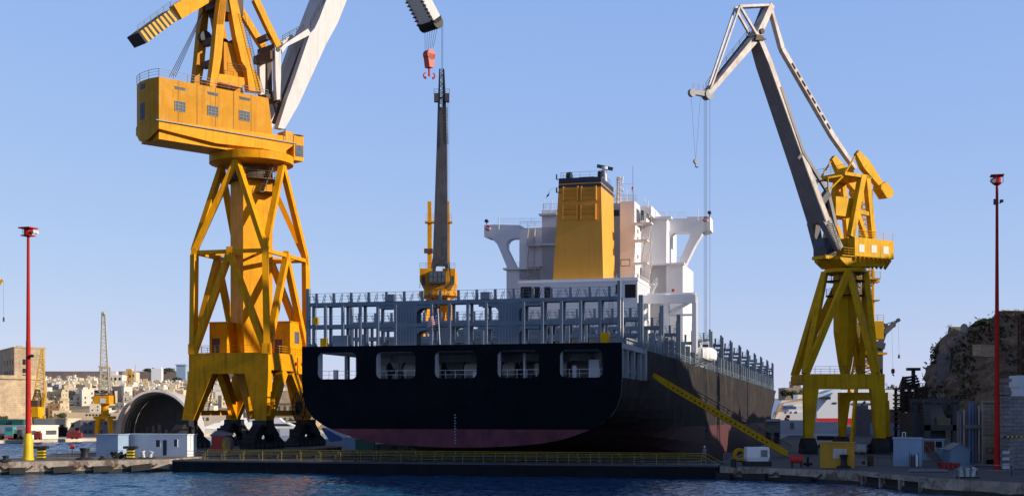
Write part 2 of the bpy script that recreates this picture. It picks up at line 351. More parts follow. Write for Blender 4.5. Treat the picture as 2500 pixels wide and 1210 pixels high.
# hillside terrain
def hz(x,y):
    t=max(0,y-455); z=1.02+min(t,60)*.12+max(0,min(t,800)-60)*.036
    if t>800: z+= -(t-800)*.004
    if x>120: k=min(1,(x-120)/100); z*= (1-.45*k)
    z+=2.2*math.sin(x*.013+1)*math.sin(y*.008)*min(1,t/120)+1.1*math.sin(x*.05+y*.03)*min(1,t/120)
    return max(z,1.02)
b=MB(); nx=70; ny=48; g=[]
for j in range(ny+1):
    y=452+(j/ny)**1.35*1900
    for i in range(nx+1):
        x=-900+i*2300/nx; g.append((x,y+(max(0,x-40)*1.6 if x<180 else 224),hz(x,y)))
b.add(g,[(j*(nx+1)+i,j*(nx+1)+i+1,(j+1)*(nx+1)+i+1,(j+1)*(nx+1)+i) for j in range(ny) for i in range(nx)])
tag(b.build('hillside',mat('hillside_earth',(.27,.22,.16),.95,var=.4,scale=.05,patch=.7,pcol=(.11,.10,.06),pscale=.03),smooth=True),kind='structure')
# ---------------- dock gate ----------------
gd=(GR-GL).normalized(); GF=Fr((GL.x,GL.y),math.degrees(math.atan2(gd.x,gd.y)))   # s along gate, t toward camera
GLEN=(GR-GL).length
gate=thing('dock_gate','long dark steel dock gate with yellow railings closing the dry dock under the stern','dock gate',GF.P(GLEN/2,-2.5,0))
b=MB().fbox(GF,.3,GLEN-.3,-6,0,-9,1.35); 
for i in range(18): b.fbox(GF,1.5+i*(GLEN-3)/17-.12,1.5+i*(GLEN-3)/17+.12,0,.04,-1,1.2)
b.build('gate_body',mat('gate_navy_steel',(.007,.008,.013),.6,spec=.12,var=.35,scale=.4,streak=.4,dirt=(.016,.014,.014)),gate)
MB().fbox(GF,.3,GLEN-.3,-6.1,.12,1.35,1.55).build('gate_deck',M['dgrey'],gate)
ym=mat('rail_yellow_paint',(.34,.245,.025),.6,var=.3,scale=2)
for t in(-.1,-5.9):
    b=MB().rail([GF.P(2.2,t,1.55),GF.P(GLEN-2.2,t,1.55)],1.15,2.55,.04,2); b.tube(GF.P(GLEN-2.2,t,2.7),GF.P(GLEN-.2,t,1.6),.04)
    b.build('railing',ym,gate)
b=MB()
for i in range(26): b.fbox(GF,3+i*2.55,3.15+i*2.55,-3,-2.6,1.55,2.25)
b.tube(GF.P(2,-2.8,2.0),GF.P(GLEN-3,-2.8,2.0),.09); b.tube(GF.P(2,-2.8,2.3),GF.P(GLEN-3,-2.8,2.3),.06)
b.build('service_pipes',M['dgrey'],gate)
# ---------------- container ship ----------------
ship=thing('container_ship','empty dark hulled container ship in dry dock, seen from its flat stern','container ship',S(170,0,0))
ZT=16.15; ZM=11.85; BT=5.35
PROF=[(3.0,0.01),(3.06,3.6),(3.28,8.2),(3.65,11.6),(4.2,14.2),(5.0,16.5),(5.7,18.2),(6.75,19.8),(8.0,20.7),(9.6,21.25),(11.85,21.4),(16.15,21.4)]
def hb0(z):
    for (z0,h0),(z1,h1) in zip(PROF,PROF[1:]):
        if z<=z1: return h0+(h1-h0)*max(0,(z-z0))/(z1-z0)
    return 21.4
def hbw(a,z):
    f=min(1,a/95); f=f*f*(3-2*f); zk=3.0-11*f
    q=(z-zk)/(16.15-zk); q=max(0,min(1,q)); z0=3+13.15*q
    h=hb0(z0); box=21.4*min(1,(q/.10)**.5) if q<.10 else 21.4
    h=h+(box-h)*f
    if a>225:
        w=(z+8)/24.15; A0=225+75*w; A1=330+22*w
        k=max(0,min(1,(a-A0)/(A1-A0))); h*= (1-k**2.2)
    return max(h,.02)
def loft(name,aa,ztop,parent,cap):
    b=MB(); rows=[]
    for a in aa:
        f=min(1,a/95); f=f*f*(3-2*f); zk=3.0-11*f
        zs=[zk+(BT-zk)*(k/7)**1.8 for k in range(8)]+[BT+(ztop-BT)*k/8 for k in range(1,9)]
        row=[S(a,hbw(a,z),z) for z in zs]; row=[S(a,-hbw(a,z),z) for z in reversed(zs)]+row[0:]
        rows.append(row)
    n=len(rows[0]); b.v=[q for r in rows for q in r]
    for i in range(len(rows)-1):
        for j in range(n-1):
            b.f.append((i*n+j,i*n+j+1,(i+1)*n+j+1,(i+1)*n+j)); lowz=(j>=8 and j<=22); b.m.append(1 if lowz else 0)
        b.f.append((i*n,(i+1)*n,(i+1)*n+n-1,i*n+n-1)); b.m.append(2)
    if cap: b.f.append(tuple((len(rows)-1)*n+j for j in range(n))); b.m.append(0)
    b.f.append(tuple(range(n))); b.m.append(2)
    return b.build(name,[M['hullside'],M['bootd'],M['blug']],parent,smooth=False)
loft('hull',[.5,4,8,12,15.5,19],ZM,ship,False)
loft('hull',[19,26,34,44,56,70,85,100,130,160,190,220,245,265,280,295,308,320,330,338,344,348,351.5],ZT,ship,True)
# transom plate with five mooring openings
T0=TR(0); OPN=[(775.5,871),(918,1014),(1061.5,1164),(1214.5,1316),(1367,1472)]
OP=[(T0.px(x0,900)[0],T0.px(x1,900)[0]) for x0,x1 in OPN]; ZO0=ZM; ZO1=15.32
b=MB(); bk=-uu*.0
def tp(t,z): return SF.P(0,t,z)
TV=uu*.12
lo=[(t,z) for z,t in PROF if z<=ZO0]
zc=[q for q in PROF if BT<q[0]<ZO0]+[(ZO0,21.4)]
hbt=hb0(BT)
up=[(hbt,BT)]+[(h,z) for z,h in zc]; b.prism([tp(-h,z) for h,z in up]+[tp(h,z) for h,z in reversed(up)],TV,0)
dn=[(h,z) for z,h in PROF if z<BT]+[(hbt,BT)]
b.prism([tp(-h,z) for h,z in reversed(dn)]+[tp(h,z) for h,z in dn],TV,1)
b.prism([tp(-21.4,ZO1),tp(21.4,ZO1),tp(21.4,ZT),tp(-21.4,ZT)],TV,0)
ed=[-21.4]+[x for p in OP for x in p]+[21.4]
for i in range(0,len(ed),2): b.prism([tp(ed[i],ZO0),tp(ed[i+1],ZO0),tp(ed[i+1],ZO1),tp(ed[i],ZO1)],TV,0)
for (t0,t1) in OP:
    r=.75
    for tx,zx,sx,sz in((t0,ZO0,1,1),(t1,ZO0,-1,1),(t0,ZO1,1,-1),(t1,ZO1,-1,-1)):
        arc=[tp(tx+sx*(r-r*math.cos(k*math.pi/10)),zx+sz*(r-r*math.sin(k*math.pi/10))) for k in range(6)]
        b.prism([tp(tx,zx)]+arc,TV,0)
b.build('transom',[M['hull'],M['boot']],ship)
# pale reveals of the openings, set just inside the plate
for (t0,t1) in OP:
    b=MB()
    for t,s_ in((t0,-1),(t1,1)): b.fbox(SF,.121,1.7,min(t,t+s_*.15),max(t,t+s_*.15),ZO0+.02,ZO1)
    b.fbox(SF,.121,1.7,t0,t1,ZO1,ZO1+.1)
    b.build('opening_frame',M['shw'],ship)
# draft marks
b=MB()
TD_=T0.px(1112,1040)[0]
for i in range(11):
    z=7.1-i*.36; b=MB()
    b.fbox(SF,-.012,0,TD_-.15,TD_,z,z+.16)
    if i%2: b.fbox(SF,-.012,0,TD_,TD_+.14,z+.1,z+.16)
    b.build('draft_mark',M['blug'],ship)
# mooring deck: roof slab, side stanchions, inner bulkhead, winches
b=MB().fbox(SF,.125,19.2,-21.4,21.4,15.45,ZT-.01); b.fbox(SF,18.6,19.0,-21.2,21.2,ZM,15.42)
b.build('poop_deck',M['deckg'],ship)
for a in(5.0,10,15): 
    for t in((21.1,) if a<12 else (-21.1,21.1)): MB().fbox(SF,a-.4,a+.4,t-.25,t+.25,ZM,15.42).build('stanchion',M['blug'],ship)
for t in (-6.2,1.8,9.8,16.4): MB().fbox(SF,10.4,11.0,t-.35,t+.35,ZM,15.42).build('stanchion',M['deckg'],ship)
b=MB(); edges=[-13.5,-12.2,-8.8,-7.0,-1.6,.5,3.2,5.2,11.2,12.2,15.2,15.9,19.2,20.2]
for i in range(0,len(edges),2): b.fbox(SF,12,12.25,edges[i],edges[i+1],ZM,15.42)
b.fbox(SF,12,12.25,-13.5,20.2,14.4,15.42); b.build('mooring_bulkhead',M['deckg'],ship)
hawm=mat('pale_hawser',(.46,.42,.37),.9,var=.3,scale=4)
for (a,t) in((6,-8.2),(6.5,-4.8),(6,.3),(7,5.2),(6,9.8),(6.5,12.3),(6,-12.3)):
    c=SF.P(a,t,ZM+1.15); b=MB().tube(c-vv*.9,c+vv*.9,.85,n=14); b.tube(c-vv*1.05,c-vv*.9,1.15,n=14); b.tube(c+vv*.9,c+vv*1.05,1.15,n=14); b.fbox(SF,a-.9,a+.9,t-1.6,t-1.1,ZM,ZM+1.3); b.tube(c+vv*1.05,c+vv*1.7,.35,n=10)
    w_=b.build('mooring_winch',M['dgrey'],ship); MB().tube(c-vv*.85,c+vv*.85,.97,n=14).build('wound_hawser',hawm,w_)
for i,(t0,t1) in enumerate(OP): MB().rail([SF.P(1.9,t0-.5,ZM),SF.P(1.9,t1+.5,ZM)],1.1,1.3,.035,1).build('railing',M['shw'],ship)
for (a,t,w,h) in ((3.5,14.4,.5,1.6),(5,16.2,1.3,2.4),(3,-18.2,.5,1.3),(4,7.8,.25,3.3),(3.2,1.2,.5,.9)): MB().fbox(SF,a,a+.6,t,t+w,ZM,ZM+h).build('deck_locker',M['shw'],ship)
# ------------- lashing bridges -------------
TS=[-20.9+i*41.8/17 for i in range(18)]
b2=[]
def merge(lst,name,m,parent):
    x=MB()
    for q in lst: x.add(q.v,q.f); x.m[-len(q.m):]=q.m
    return x.build(name,m,parent)
def bridge(a,z0,z1,first=False,ntier=2,depth=1.8,wid=20.9,panels=((-8.4,-5.7),(5.3,8.05)),rods=True):
    b=MB(); hh=(z1-z0)/ntier
    pan=panels
    for k in range(1,ntier+1):
        z=z0+hh*k
        for aa in(a,a+depth): b.fbox(SF,aa,aa+.3,-wid,wid,z-.5,z)
        b.fbox(SF,a+.3,a+depth,-wid,wid,z-.10,z-.02)
        for t0,t1 in pan:                                   # deeper haunched girders beside the panels
            for s_,e in((t0,-1),(t1,1)):
                w=2.6
                for aa in(a+.03,a+depth+.03):
                    q=[(s_,z-.58),(s_+e*w,z-.58),(s_+e*w,z-.95),(s_+e*.9,z-.95),(s_+e*.35,z-1.1),(s_,z-1.5)]
                    b.prism([SF.P(aa,t,zz) for t,zz in q],uu*.24)
    br=b.build('lashing_bridge',M['blu'],ship)
    c=[]
    for t0,t1 in pan:
        q=MB()
        for i in range(7): tt=t0+(t1-t0)*(i+.5)/7; q.fbox(SF,a-.02,a+.08,tt-.07,tt+.07,z0,z1-.6)
        q.fbox(SF,a+.06,a+.2,t0,t1,z0,z1); c+=[q,MB().fbox(SF,a+depth+.06,a+depth+.18,t0,t1,z0,z1)]
    many(c,'plated_panel',M['blu'],br)
    k=0
    for i,t in enumerate(TS):
        if abs(t)>wid+.1: continue
        if any(t0-.2<t<t1+.2 for t0,t1 in pan): continue
        c=MB()
        for aa in(a-.05,a+depth-.05): 
            c.fbox(SF,aa,aa+.36,t-.17,t+.17,z0,z1)
            c.fbox(SF,aa+.02,aa+.34,t+.175,t+.20,z0+.1,z1-.5,1)  # white strip on the starboard face imitates sunlight on the column
            c.prism([SF.P(aa+.1,t+.2,z0),SF.P(aa+.1,t+.65,z0),SF.P(aa+.1,t+.2,z0+.7)],uu*.2)
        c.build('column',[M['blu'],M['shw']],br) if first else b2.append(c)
    # top posts, rails, rods
    c=[MB().fbox(SF,a-.05,a+.25,t-.17+1.23,t+.17+1.23,z1,z1+1.25) for t in TS[:-1] if abs(t+1.23)<wid]
    c+=[MB().fbox(SF,a-.1,a+.5,t-.2,t+.2,z0,z1+1.9) for t in(-wid,wid)]
    if a<60: many(c,'top_post',M['blu'],br)
    else: tag(merge(c,'top_posts',M['blu'],br),kind='stuff')
    c=MB().rail([SF.P(a,-wid,z1),SF.P(a,wid,z1)],1.2,2.46,.03,2)
    if first:
        for zz in(z0,z0+hh): c.rail([SF.P(a,-wid,zz),SF.P(a,wid,zz)],1.05,2.46,.025,2)
    c.build('railing',M['blu'],br)
    if rods:
        c=MB()
        for t in TS[:-1]:
            for dx,sl_ in((.62,-.35),(.8,-.35),(1.66,.32),(1.86,.32)):
                c.beam(SF.P(a+.9,t+dx,z1),SF.P(a+.9,t+dx+sl_,z1+.95+.25*random.random()),.06)
        tag(c.build('lashing_rods',M['dgrey'],br),kind='stuff')
    return br
bridge(.8,ZT,21.95,True)
for (t,z,w,h) in ((-20.1,19.1,.75,.9),(-19,ZT,.9,1.1),(18.6,ZT,1.1,1.3)): MB().fbox(SF,.5,.9,t,t+w,z,z+h).build('equipment_box',M['lem'],ship)
for (t,z,w,h) in ((-17.3,ZT,2.1,1.45),(-9.9,21.95,1.2,.9),(3.0,21.95,1.2,.9)): MB().fbox(SF,.6,1.6,t,t+w,z,z+h).build('deck_locker',M['blu'],ship)
for s_ in(-1,1): MB().ladder(SF.P(.75,s_*19.9,ZT),SF.P(.75,s_*19.9,22),vv,.5,20,.035).build('ladder',M['blu'],ship)
for a,z1 in((16.0,20.4),(35.2,20.4),(53.9,20.4)):
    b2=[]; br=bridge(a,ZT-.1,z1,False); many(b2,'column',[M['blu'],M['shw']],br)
for a in(73.6,): 
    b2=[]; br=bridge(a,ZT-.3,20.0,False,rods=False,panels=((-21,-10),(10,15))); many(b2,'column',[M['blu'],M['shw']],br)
FB=[101.4,122.9,143.6,166,189.5,213,237,263.5,288.8,312,330]
for a in FB:
    b2=[]; w=20.9 if a<315 else 14
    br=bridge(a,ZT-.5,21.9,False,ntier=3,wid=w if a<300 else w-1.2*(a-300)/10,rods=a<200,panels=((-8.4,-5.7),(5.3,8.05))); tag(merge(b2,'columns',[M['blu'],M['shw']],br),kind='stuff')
# tall corner posts (starboard, port) at every bridge, and deck edge stanchions
for a in [16,35.2,53.9,73.6]+FB[:-2]:
    for t in(-21.1,21.1): MB().fbox(SF,a,a+.7,t-.3,t+.3,ZT-.0055*a-.2,23.4).build('corner_post',M['blu'],ship)
for s_ in(-1,1):
    for a in [21+6.6*i for i in range(8)]+[100+6.6*i for i in range(30)]:
        if a>296: continue
        MB().fbox(SF,a,a+.5,s_*20.9-.4,s_*20.9+.4,ZT-.0055*a-.1,19.0-.002*a).build('deck_stanchion',M['blug'],ship)
for s_ in(-1,1):
    b=MB()
    for h_,t_,r_ in((.9,20.3,.16),(1.5,20.1,.10),(2.3,20.5,.12)): b.tube(S(20,s_*t_,ZT+h_),S(292,s_*t_,ZT+h_),r_,n=6)
    b.build('deck_pipework',M['blug'],ship)
    b=MB()
    for a0,a1 in((36,53.9),(54.7,73.6),(102,122.9),(123.7,143.6),(144.4,166),(166.8,189.5)): b.fbox(SF,a0,a1,s_*20.0-.5,s_*20.0+.5,18.55,18.68); b.rail([SF.P(a0,s_*20.4,18.68),SF.P(a1,s_*20.4,18.68)],1.1,2.6,.035,2)
    tag(b.build('side_walkways',M['blu'],ship),kind='stuff')
MB().rail([S(20,21.2,ZT),S(290,21.2,ZT)],1.1,3,.035,2).build('railing',M['blug'],ship)
MB().rail([S(20,-21.2,ZT),S(290,-21.2,ZT)],1.1,3,.035,2).build('railing',M['blug'],ship)
# hatch covers (deck clutter between bridges)
for a0,a1 in((20,34),(38,52.5),(57,61),(106,121),(127,142),(148,164),(170,188),(194,211.5),(217.5,235.5),(241.5,262),(268,287)): MB().fbox(SF,a0,a1,-18.5,18.5,ZT-.0055*a0-.3,18.0-.0055*a0).build('hatch_cover',M['blug'],ship)
# ---------------- ship superstructure ----------------
def aft(b,a,pts,depth,mi=0):           # outline as seen on the aft plane at a, extruded forward
    f=TR(a); return b.prism([f.W(x,y) for x,y in pts],uu*depth,mi)
def blk(b,a,x0,x1,ytop,zb,depth,mi=0): # block whose aft face spans x0..x1, top at ytop, down to height zb
    f=TR(a); s0,z=f.px(x0,ytop); s1,_=f.px(x1,ytop); return b.fbox(SF,a,a+depth,s0,s1,zb,z,mi)
def rect(b,a,x0,x1,y0,y1,th=.06,mi=0,off=.03):
    f=TR(a-off); s0,z1=f.px(x0,y0); s1,z0=f.px(x1,y1); return b.fbox(SF,a-off,a-off+th,s0,s1,z0,z1,mi)
AB=66; AF=69; AH=88; AW=92
eng=MB(); blk(eng,AB,1265,1556.5,684,ZT,14); eng.fbox(SF,AB-.15,AB+14.2,TR(AB).px(1265,690)[0]-.15,TR(AB).px(1556.5,690)[0]+.15,TR(AB).px(1400,690)[1],TR(AB).px(1400,686)[1])
eng=eng.build('engine_casing',M['shw'],ship)
for x0,x1,y0,y1 in((1271,1298,700,728),(1303,1318,700,728),(1329,1343,700,728),(1503,1514,694,718),(1525.5,1552,694,726)):
    b=MB(); rect(b,AB,x0,x1,y0,y1,.05); b.build('doorway',M['dark'],eng)
f=TR(AB); s1=f.px(1556.5,690)[0]; z1=f.px(1556.5,684)[1]
b=MB(); 
for i in range(6): b.fbox(SF,AB+1.2+i*2,AB+1.35+i*2,s1,s1+.12,ZT+6,z1-.5)
b.build('side_ribs',M['shw'],eng)
b=MB().rail([SF.P(AB+.2,f.px(1478,684)[0],z1),SF.P(AB+.2,s1,z1),SF.P(AB+13.6,s1,z1)],1.1,2,.035,2); b.build('railing',M['shw'],eng)
# funnel
f=TR(AF); fb=[f.px(x,y) for x,y in((1349,688),(1473,688))]; ft=[f.px(x,y) for x,y in((1365.5,432),(1466.5,432))]
zb=z1-.2; zt=ft[0][1]; DB,DT=11.5,12.0
def fun(b,za,zc,ins=0,mi=0):
    def ring(z):
        k=(z-zb)/(zt-zb); l=fb[0][0]+(ft[0][0]-fb[0][0])*k-ins; r=fb[1][0]+(ft[1][0]-fb[1][0])*k+ins; d=DB+(DT-DB)*k
        return [SF.P(AF-ins,l,z),SF.P(AF-ins,r,z),SF.P(AF+d+ins,r,z),SF.P(AF+d+ins,l,z)]
    return b.hexa(ring(za)+ring(zc),mi)
zz=lambda y:f.px(1420,y)[1]
b=MB(); fun(b,zb,zz(434)); fn=b.build('funnel',M['fun'],ship)
b=MB(); fun(b,zz(446),zz(433),.05); fun(b,zz(457),zz(449),.05); b.build('funnel_band',M['navy'],fn)
for x0,x1,y0,y1 in((1376,1411,457,488),(1420,1455,456,487),(1375,1410,500,536),(1419,1454,499,535)):
    b=MB(); s0,zu=f.px(x0,y0); s1_,zl=f.px(x1,y1); k=(zu-zb)/(zt-zb)
    for i in range(3):
        zl2=zl+(zu-zl)*(i)/3; zu2=zl+(zu-zl)*(i+1)/3
        b.hexa([SF.P(AF-.10,s0,zl2),SF.P(AF-.10,s1_,zl2),SF.P(AF+.1,s1_,zl2),SF.P(AF+.1,s0,zl2),SF.P(AF-.42,s0,zu2-.15),SF.P(AF-.42,s1_,zu2-.15),SF.P(AF+.1,s1_,zu2-.15),SF.P(AF+.1,s0,zu2-.15)])
    for s_ in (s0,s1_): b.fbox(SF,AF-.5,AF+.1,s_-.12,s_+.12,zl-.1,zu+.05)
    b.build('louvre',M['fun'],fn)
b=MB(); 
for x in(1383,1461): s_=f.px(x,428)[0]; c=SF.P(AF+2.5,s_,zz(434)); b.tube(c,c+Z*.9,.62,n=12); b.tube(c+Z*.7,c+Z*1.35-uu*.4,.68,.55,n=12)
s0=f.px(1408,428)[0]; s1_=f.px(1445,428)[0]; b.fbox(SF,AF+2,AF+7,s0,s1_,zz(434),zz(427))
b.build('exhaust_pipes',M['navy'],fn)
b=MB().rail([SF.P(AF+.2,ft[0][0]+.2,zz(434)),SF.P(AF+.2,ft[1][0]-.2,zz(434)),SF.P(AF+11,ft[1][0]-.2,zz(434))],1.1,2,.03,1)
b.rail([SF.P(AF+11,ft[0][0]+.2,zz(434)),SF.P(AF+.2,ft[0][0]+.2,zz(434))],1.1,2,.03,1); b.build('railing',M['grey'],fn)
for y in(438,470): q=f.W(1359,y); MB().tube(q,q+Z*.9,.14).tube(q,q+vv*1.2,.08).build('floodlight_bracket',M['navy'],fn)
# radar on its post
q=TR(AF+6).W(1477,446); q2=TR(AF+6).W(1477,414)
r=MB().tube(q,q2,.35,.28,n=10).tube(q2,q2+Z*.5,.6,n=10).build('radar_post',M['shw'],ship)
a_=TR(AF+6).W(1458,405); c_=TR(AF+6).W(1496,413); MB().beam(a_,c_,.45,.6).build('radar_scanner',mat('radar_green',(.05,.09,.085),.5),r)
# accommodation tower and bridge wings
b=MB()
blk(b,AH,1323,1590,526,ZT,16); blk(b,AH+1,1323,1590,513,ZT,12)
blk(b,AH,1268,1360,557,ZT,14); blk(b,AH,1236.5,1320,656,ZT,16)
blk(b,AH,1588,1627,535,ZT,14); blk(b,AH,1586,1667,645,ZT,16)
blk(b,AH-3,1481,1516,497,ZT,6); blk(b,AH-7,1514,1549,492,ZT,10)
house=b.build('deckhouse',M['shw'],ship)
b=MB(); rect(b,AH-3,1488,1512,513,527,.06); b.build('window',M['glass'],house)
b=MB(); rect(b,AH-7,1515,1538,633,649,.05); b.build('sports_backboard_edge',M['brown'],house)
b=MB(); rect(b,AH-7.05,1516.5,1536.5,634.5,647.5,.06); b.build('sports_backboard',M['shw'],house)
# ledges
for a,x0,x1,y in((AH,1231,1320,655),(AH,1290,1360,597),(AH,1586,1672,644),(AH,1588,1640,531),(AH,1318,1362,523)):
    f=TR(a); s0,z=f.px(x0,y); s1_,_=f.px(x1,y); MB().fbox(SF,a-1.0,a+1,s0,s1_,z-.35,z).build('deck_ledge',M['shw'],house)
# left wing, right wing
b=MB(); 
aft(b,AW,[(1182,549),(1211,548),(1268,549),(1268,567),(1234,566),(1234,578),(1203,582),(1182,578)],5)
aft(b,AW,[(1203,582),(1234,578),(1234,566),(1268,567),(1268,581),(1249,582),(1241,586),(1236,594),(1236,606),(1259,653),(1238,653),(1222,614),(1214,596),(1203,584)],2.4)
wl=b.build('bridge_wing',M['shw'],ship)
b=MB()
aft(b,AW,[(1627,533),(1677,533),(1677,529),(1733,528),(1734,561),(1716,566),(1681,566),(1627,550)],5)
aft(b,AW,[(1627,550),(1681,566),(1716,566),(1712,574),(1697,598),(1672,650),(1656,650),(1656,640),(1683,580),(1683,570),(1676,567),(1646,568),(1638,574),(1634,586),(1627,586)],2.4)
wr=b.build('bridge_wing',M['shw'],ship)
for w,x0,x1,y in((wl,1214,1325,548),(wr,1590,1676,533)):
    f=TR(AW); p0=f.W(x0,y); p1=f.W(x1,y); b=MB().rail([p0,p1],1.2,2.2,.035,2); b.build('railing',M['shw'],w)
for w,x,y in((wl,1188,548),(wr,1732,528)):
    q=TR(AW+1).W(x,y); b=MB().tube(q,q+Z*.7,.1); b.tube(q+Z*.7-uu*.35,q+Z*.7+uu*.35,.35,n=12); b.build('searchlight',M['navy'],w)
def torus(b,c,ax1,ax2,R_,r,n=16,mi=None,mm=6):
    c=V(c); ax3=ax1.cross(ax2).normalized(); vs=[];
    for i in range(n):
        t=2*math.pi*i/n; d=ax1*math.cos(t)+ax2*math.sin(t)
        for j in range(mm):
            u=2*math.pi*j/mm; vs.append(c+d*(R_+r*math.cos(u))+ax3*(r*math.sin(u)))
    for i in range(n):
        b.add([],[]); 
    b0=len(b.v); b.v+=vs
    for i in range(n):
        for j in range(mm):
            b.f.append((b0+i*mm+j,b0+i*mm+(j+1)%mm,b0+((i+1)%n)*mm+(j+1)%mm,b0+((i+1)%n)*mm+j)); b.m.append(0 if mi is None else mi(i))
    return b
LB=[mat('lifebuoy_red',(.45,.035,.03),.5),M['shw']]
for w,x,y in((wl,1191,556),(wr,1722,535)):
    q=TR(AW-.15).W(x,y); b=torus(MB(),q,vv,Z,.42,.14,16,lambda i:(i//2)%4==3 and 1 or 0); o=b.build('lifebuoy',LB)
    tag(o,'red ring lifebuoy on the '+('port wing left of the ochre funnel' if w==wl else 'starboard wing right of the ochre funnel'),'lifebuoy','ring lifebuoys on the bridge wings')
# outside stairs, landings
def flight(x,dx,y0,y1,a,w=1.3,da=2.2):
    MB().stair(TR(a-da).W(x,y1),TR(a).W(x+dx,y0),vv,w,11,.05,0).build('stair_flight',M['boomlite'],house)
for y0,y1 in((560,597),(599,648),(650,690)): flight(1295,5,y0,y1,AH-.4)
for y0,y1 in((545,585),(587,640),(642,690)): flight(1574,9,y0,y1,AH-6.2)
for x0,x1,y,a in((1284,1318,597,AH-2),(1284,1318,648,AH-2),(1546,1580,585,AH-9),(1546,1580,640,AH-9),(1546,1590,543,AH-9),(1546,1596,692,AH-9)):
    f=TR(a); s0,z=f.px(x0,y); s1_,_=f.px(x1,y); b=MB().fbox(SF,a,a+2.6,s0,s1_,z-.25,z); b.rail([SF.P(a,s0,z),SF.P(a,s1_,z)],1.1,1.5,.03,2); b.build('stair_landing',M['shw'],house)
b=MB(); f=TR(AH-5)
aft(b,AH-5,[(1560,504),(1582,507),(1590,512),(1590,525),(1580,520),(1562,508)],4); aft(b,AH-4.5,[(1563,509),(1578,520),(1578,541),(1563,541)],5); b.build('lookout_canopy',M['shw'],house)
b=MB(); rect(b,AH-4.5,1564,1572,513,538,.05); b.build('window',M['glass'],house)
MB().stair(TR(AH-8).W(1588,724),TR(AH-8).W(1604,690),uu,1.0,12,.05).build('stairs',M['shw'],house)
b=MB(); rect(b,AH,1640,1646,705,712,.2); b.build('extinguisher_box',M['red'],house)
for y in(560,578,622,668): b=MB(); rect(b,AH-7,1556,1558.4,y,y+9,.2,off=.1); b.build('fire_cabinet',M['red'],house)
# roof rails, mast, aerials
f=TR(AH-6); b=MB()
for a,x0,x1,y in((AH-6.8,1514,1549,491),(AH-2.8,1483,1514,496),(AH-.5,1590,1627,534),(AH-.5,1270,1322,556),(AH-.6,1237,1268,655),(AH-.6,1630,1668,644),(AH-6,1486,1558,493),(AH,1326,1360,512),(AH+8,1480,1556,500),(AH+2,1594,1625,533)): ff=TR(a); b.rail([ff.W(x0,y),ff.W(x1,y)],1.2,1.6,.045,2)
b.build('roof_railing',M['shw'],house)
q=f.W(1510,496); t_=f.W(1511,432)
b=MB().lattice(q,t_,.9,.55,10,.07); b.tube(q-vv*.2,t_-vv*.2,.28,n=8)
for y in(440,452,466): b.beam(f.W(1504,y),f.W(1520,y),.12)
for y,dx in((437,9),(445,8),(466,9),(478,-6)): p=f.W(1512,y); b.tube(p,p+vv*(dx*.07),.06); b.tube(p+vv*dx*.07-Z*.2,p+vv*dx*.07+Z*.5,.14)
for x in(1492,1500,1530): b.tube(f.W(x,497),f.W(1511,450),.035,n=4)
b.build('signal_mast',M['shw'],house)
b=MB().tube(f.W(1546,493),f.W(1545,404),.07,.04); b.tube(f.W(1514,449),f.W(1545,449),.02,n=3); b.build('whip_aerial',M['grey'],house)
for x,y0 in((1327,488),(1332,496),(1347,487),(1574,480),(1582,490),(1600,512),(1218,530),(1704,508),(1495,470),(1530,462)): g=TR(AH).W(x,y0+30); MB().tube(g,TR(AH).W(x,y0),.075).build('aerial',M['shw'],house)
# starboard gantry of the provision crane: white portal frame
b=MB(); f=TR(72); 
for x in(1628,1695): b.beam(f.W(x,722),f.W(x,860),.75,.75,side=vv)
for x in(1630,1698): g=TR(77); b.beam(g.W(x,722),g.W(x,860),.7,.7,side=vv)
b.beam(f.W(1560,731),f.W(1699,729),1.1,1.5); g=TR(77); b.beam(g.W(1562,722),g.W(1699,720),1.0,.9)
for x in(1630,1697): b.beam(f.W(x,726),g.W(x,722),.8,.9)
b.beam(f.W(1690,733),f.W(1628,763),.4,.4); b.beam(g.W(1692,733),g.W(1630,770),.4,.4); b.beam(f.W(1630,769),f.W(1695,768),.35,.35)
b.build('stores_gantry',M['shw'],ship)
# lifeboat on the starboard side
g=SF.P(88,21.4,17.6); b=MB(); L=15
rows=[]
for i in range(11):
    u=-1+i*.2; w=1.7*max(.12,(1-abs(u)**4)); rows.append([SF.P(88+u*L/2,21.8+w*math.copysign(abs(math.cos(k*math.pi/6))**.55,math.cos(k*math.pi/6)),18.2+1.35*math.copysign(abs(math.sin(k*math.pi/6))**.6,math.sin(k*math.pi/6))*(1-.35*abs(u)**4)) for k in range(12)])
for r_ in rows: b.v+=r_
for i in range(10):
    for k in range(12): b.f.append((i*12+k,i*12+(k+1)%12,i*12+12+(k+1)%12,i*12+12+k)); b.m.append(0)
b.f+= [tuple(range(12)),tuple(range(120,132))]; b.m+=[0,0]
o=b.build('lifeboat',M['boat'],smooth=True,loc=g); tag(o,'white enclosed lifeboat hung on the starboard side forward of the gantry','lifeboat')
b=MB()
for a in(82.5,93.5): b.path([SF.P(a,19.4,16),SF.P(a,20.2,20.6),SF.P(a,21.6,20.9)],.2,6); b.tube(SF.P(a,21.6,20.9),SF.P(a,21.6,19.7),.05)
b.build('lifeboat_davit',M['shw'],ship)
# orange cargo floods / stern side door frame (starboard aft, grey arch)
b=MB(); b.fbox(SF,17.6,19.2,20.6,21.5,ZM,ZT); b.fbox(SF,.6,1.4,20.6,21.38,ZM,15.42); b.build('side_frame',M['blug'],ship)
b=MB()
for i in range(7): c=SF.P(3+i*1.8,20.6,ZM+.5+.4*random.random()); b.tube(c,c+uu*1.2+Z*.3,.3,n=8)
b.build('coiled_hawsers',mat('hawser_fibre',(.30,.28,.26),.9,var=.3,scale=3),ship)
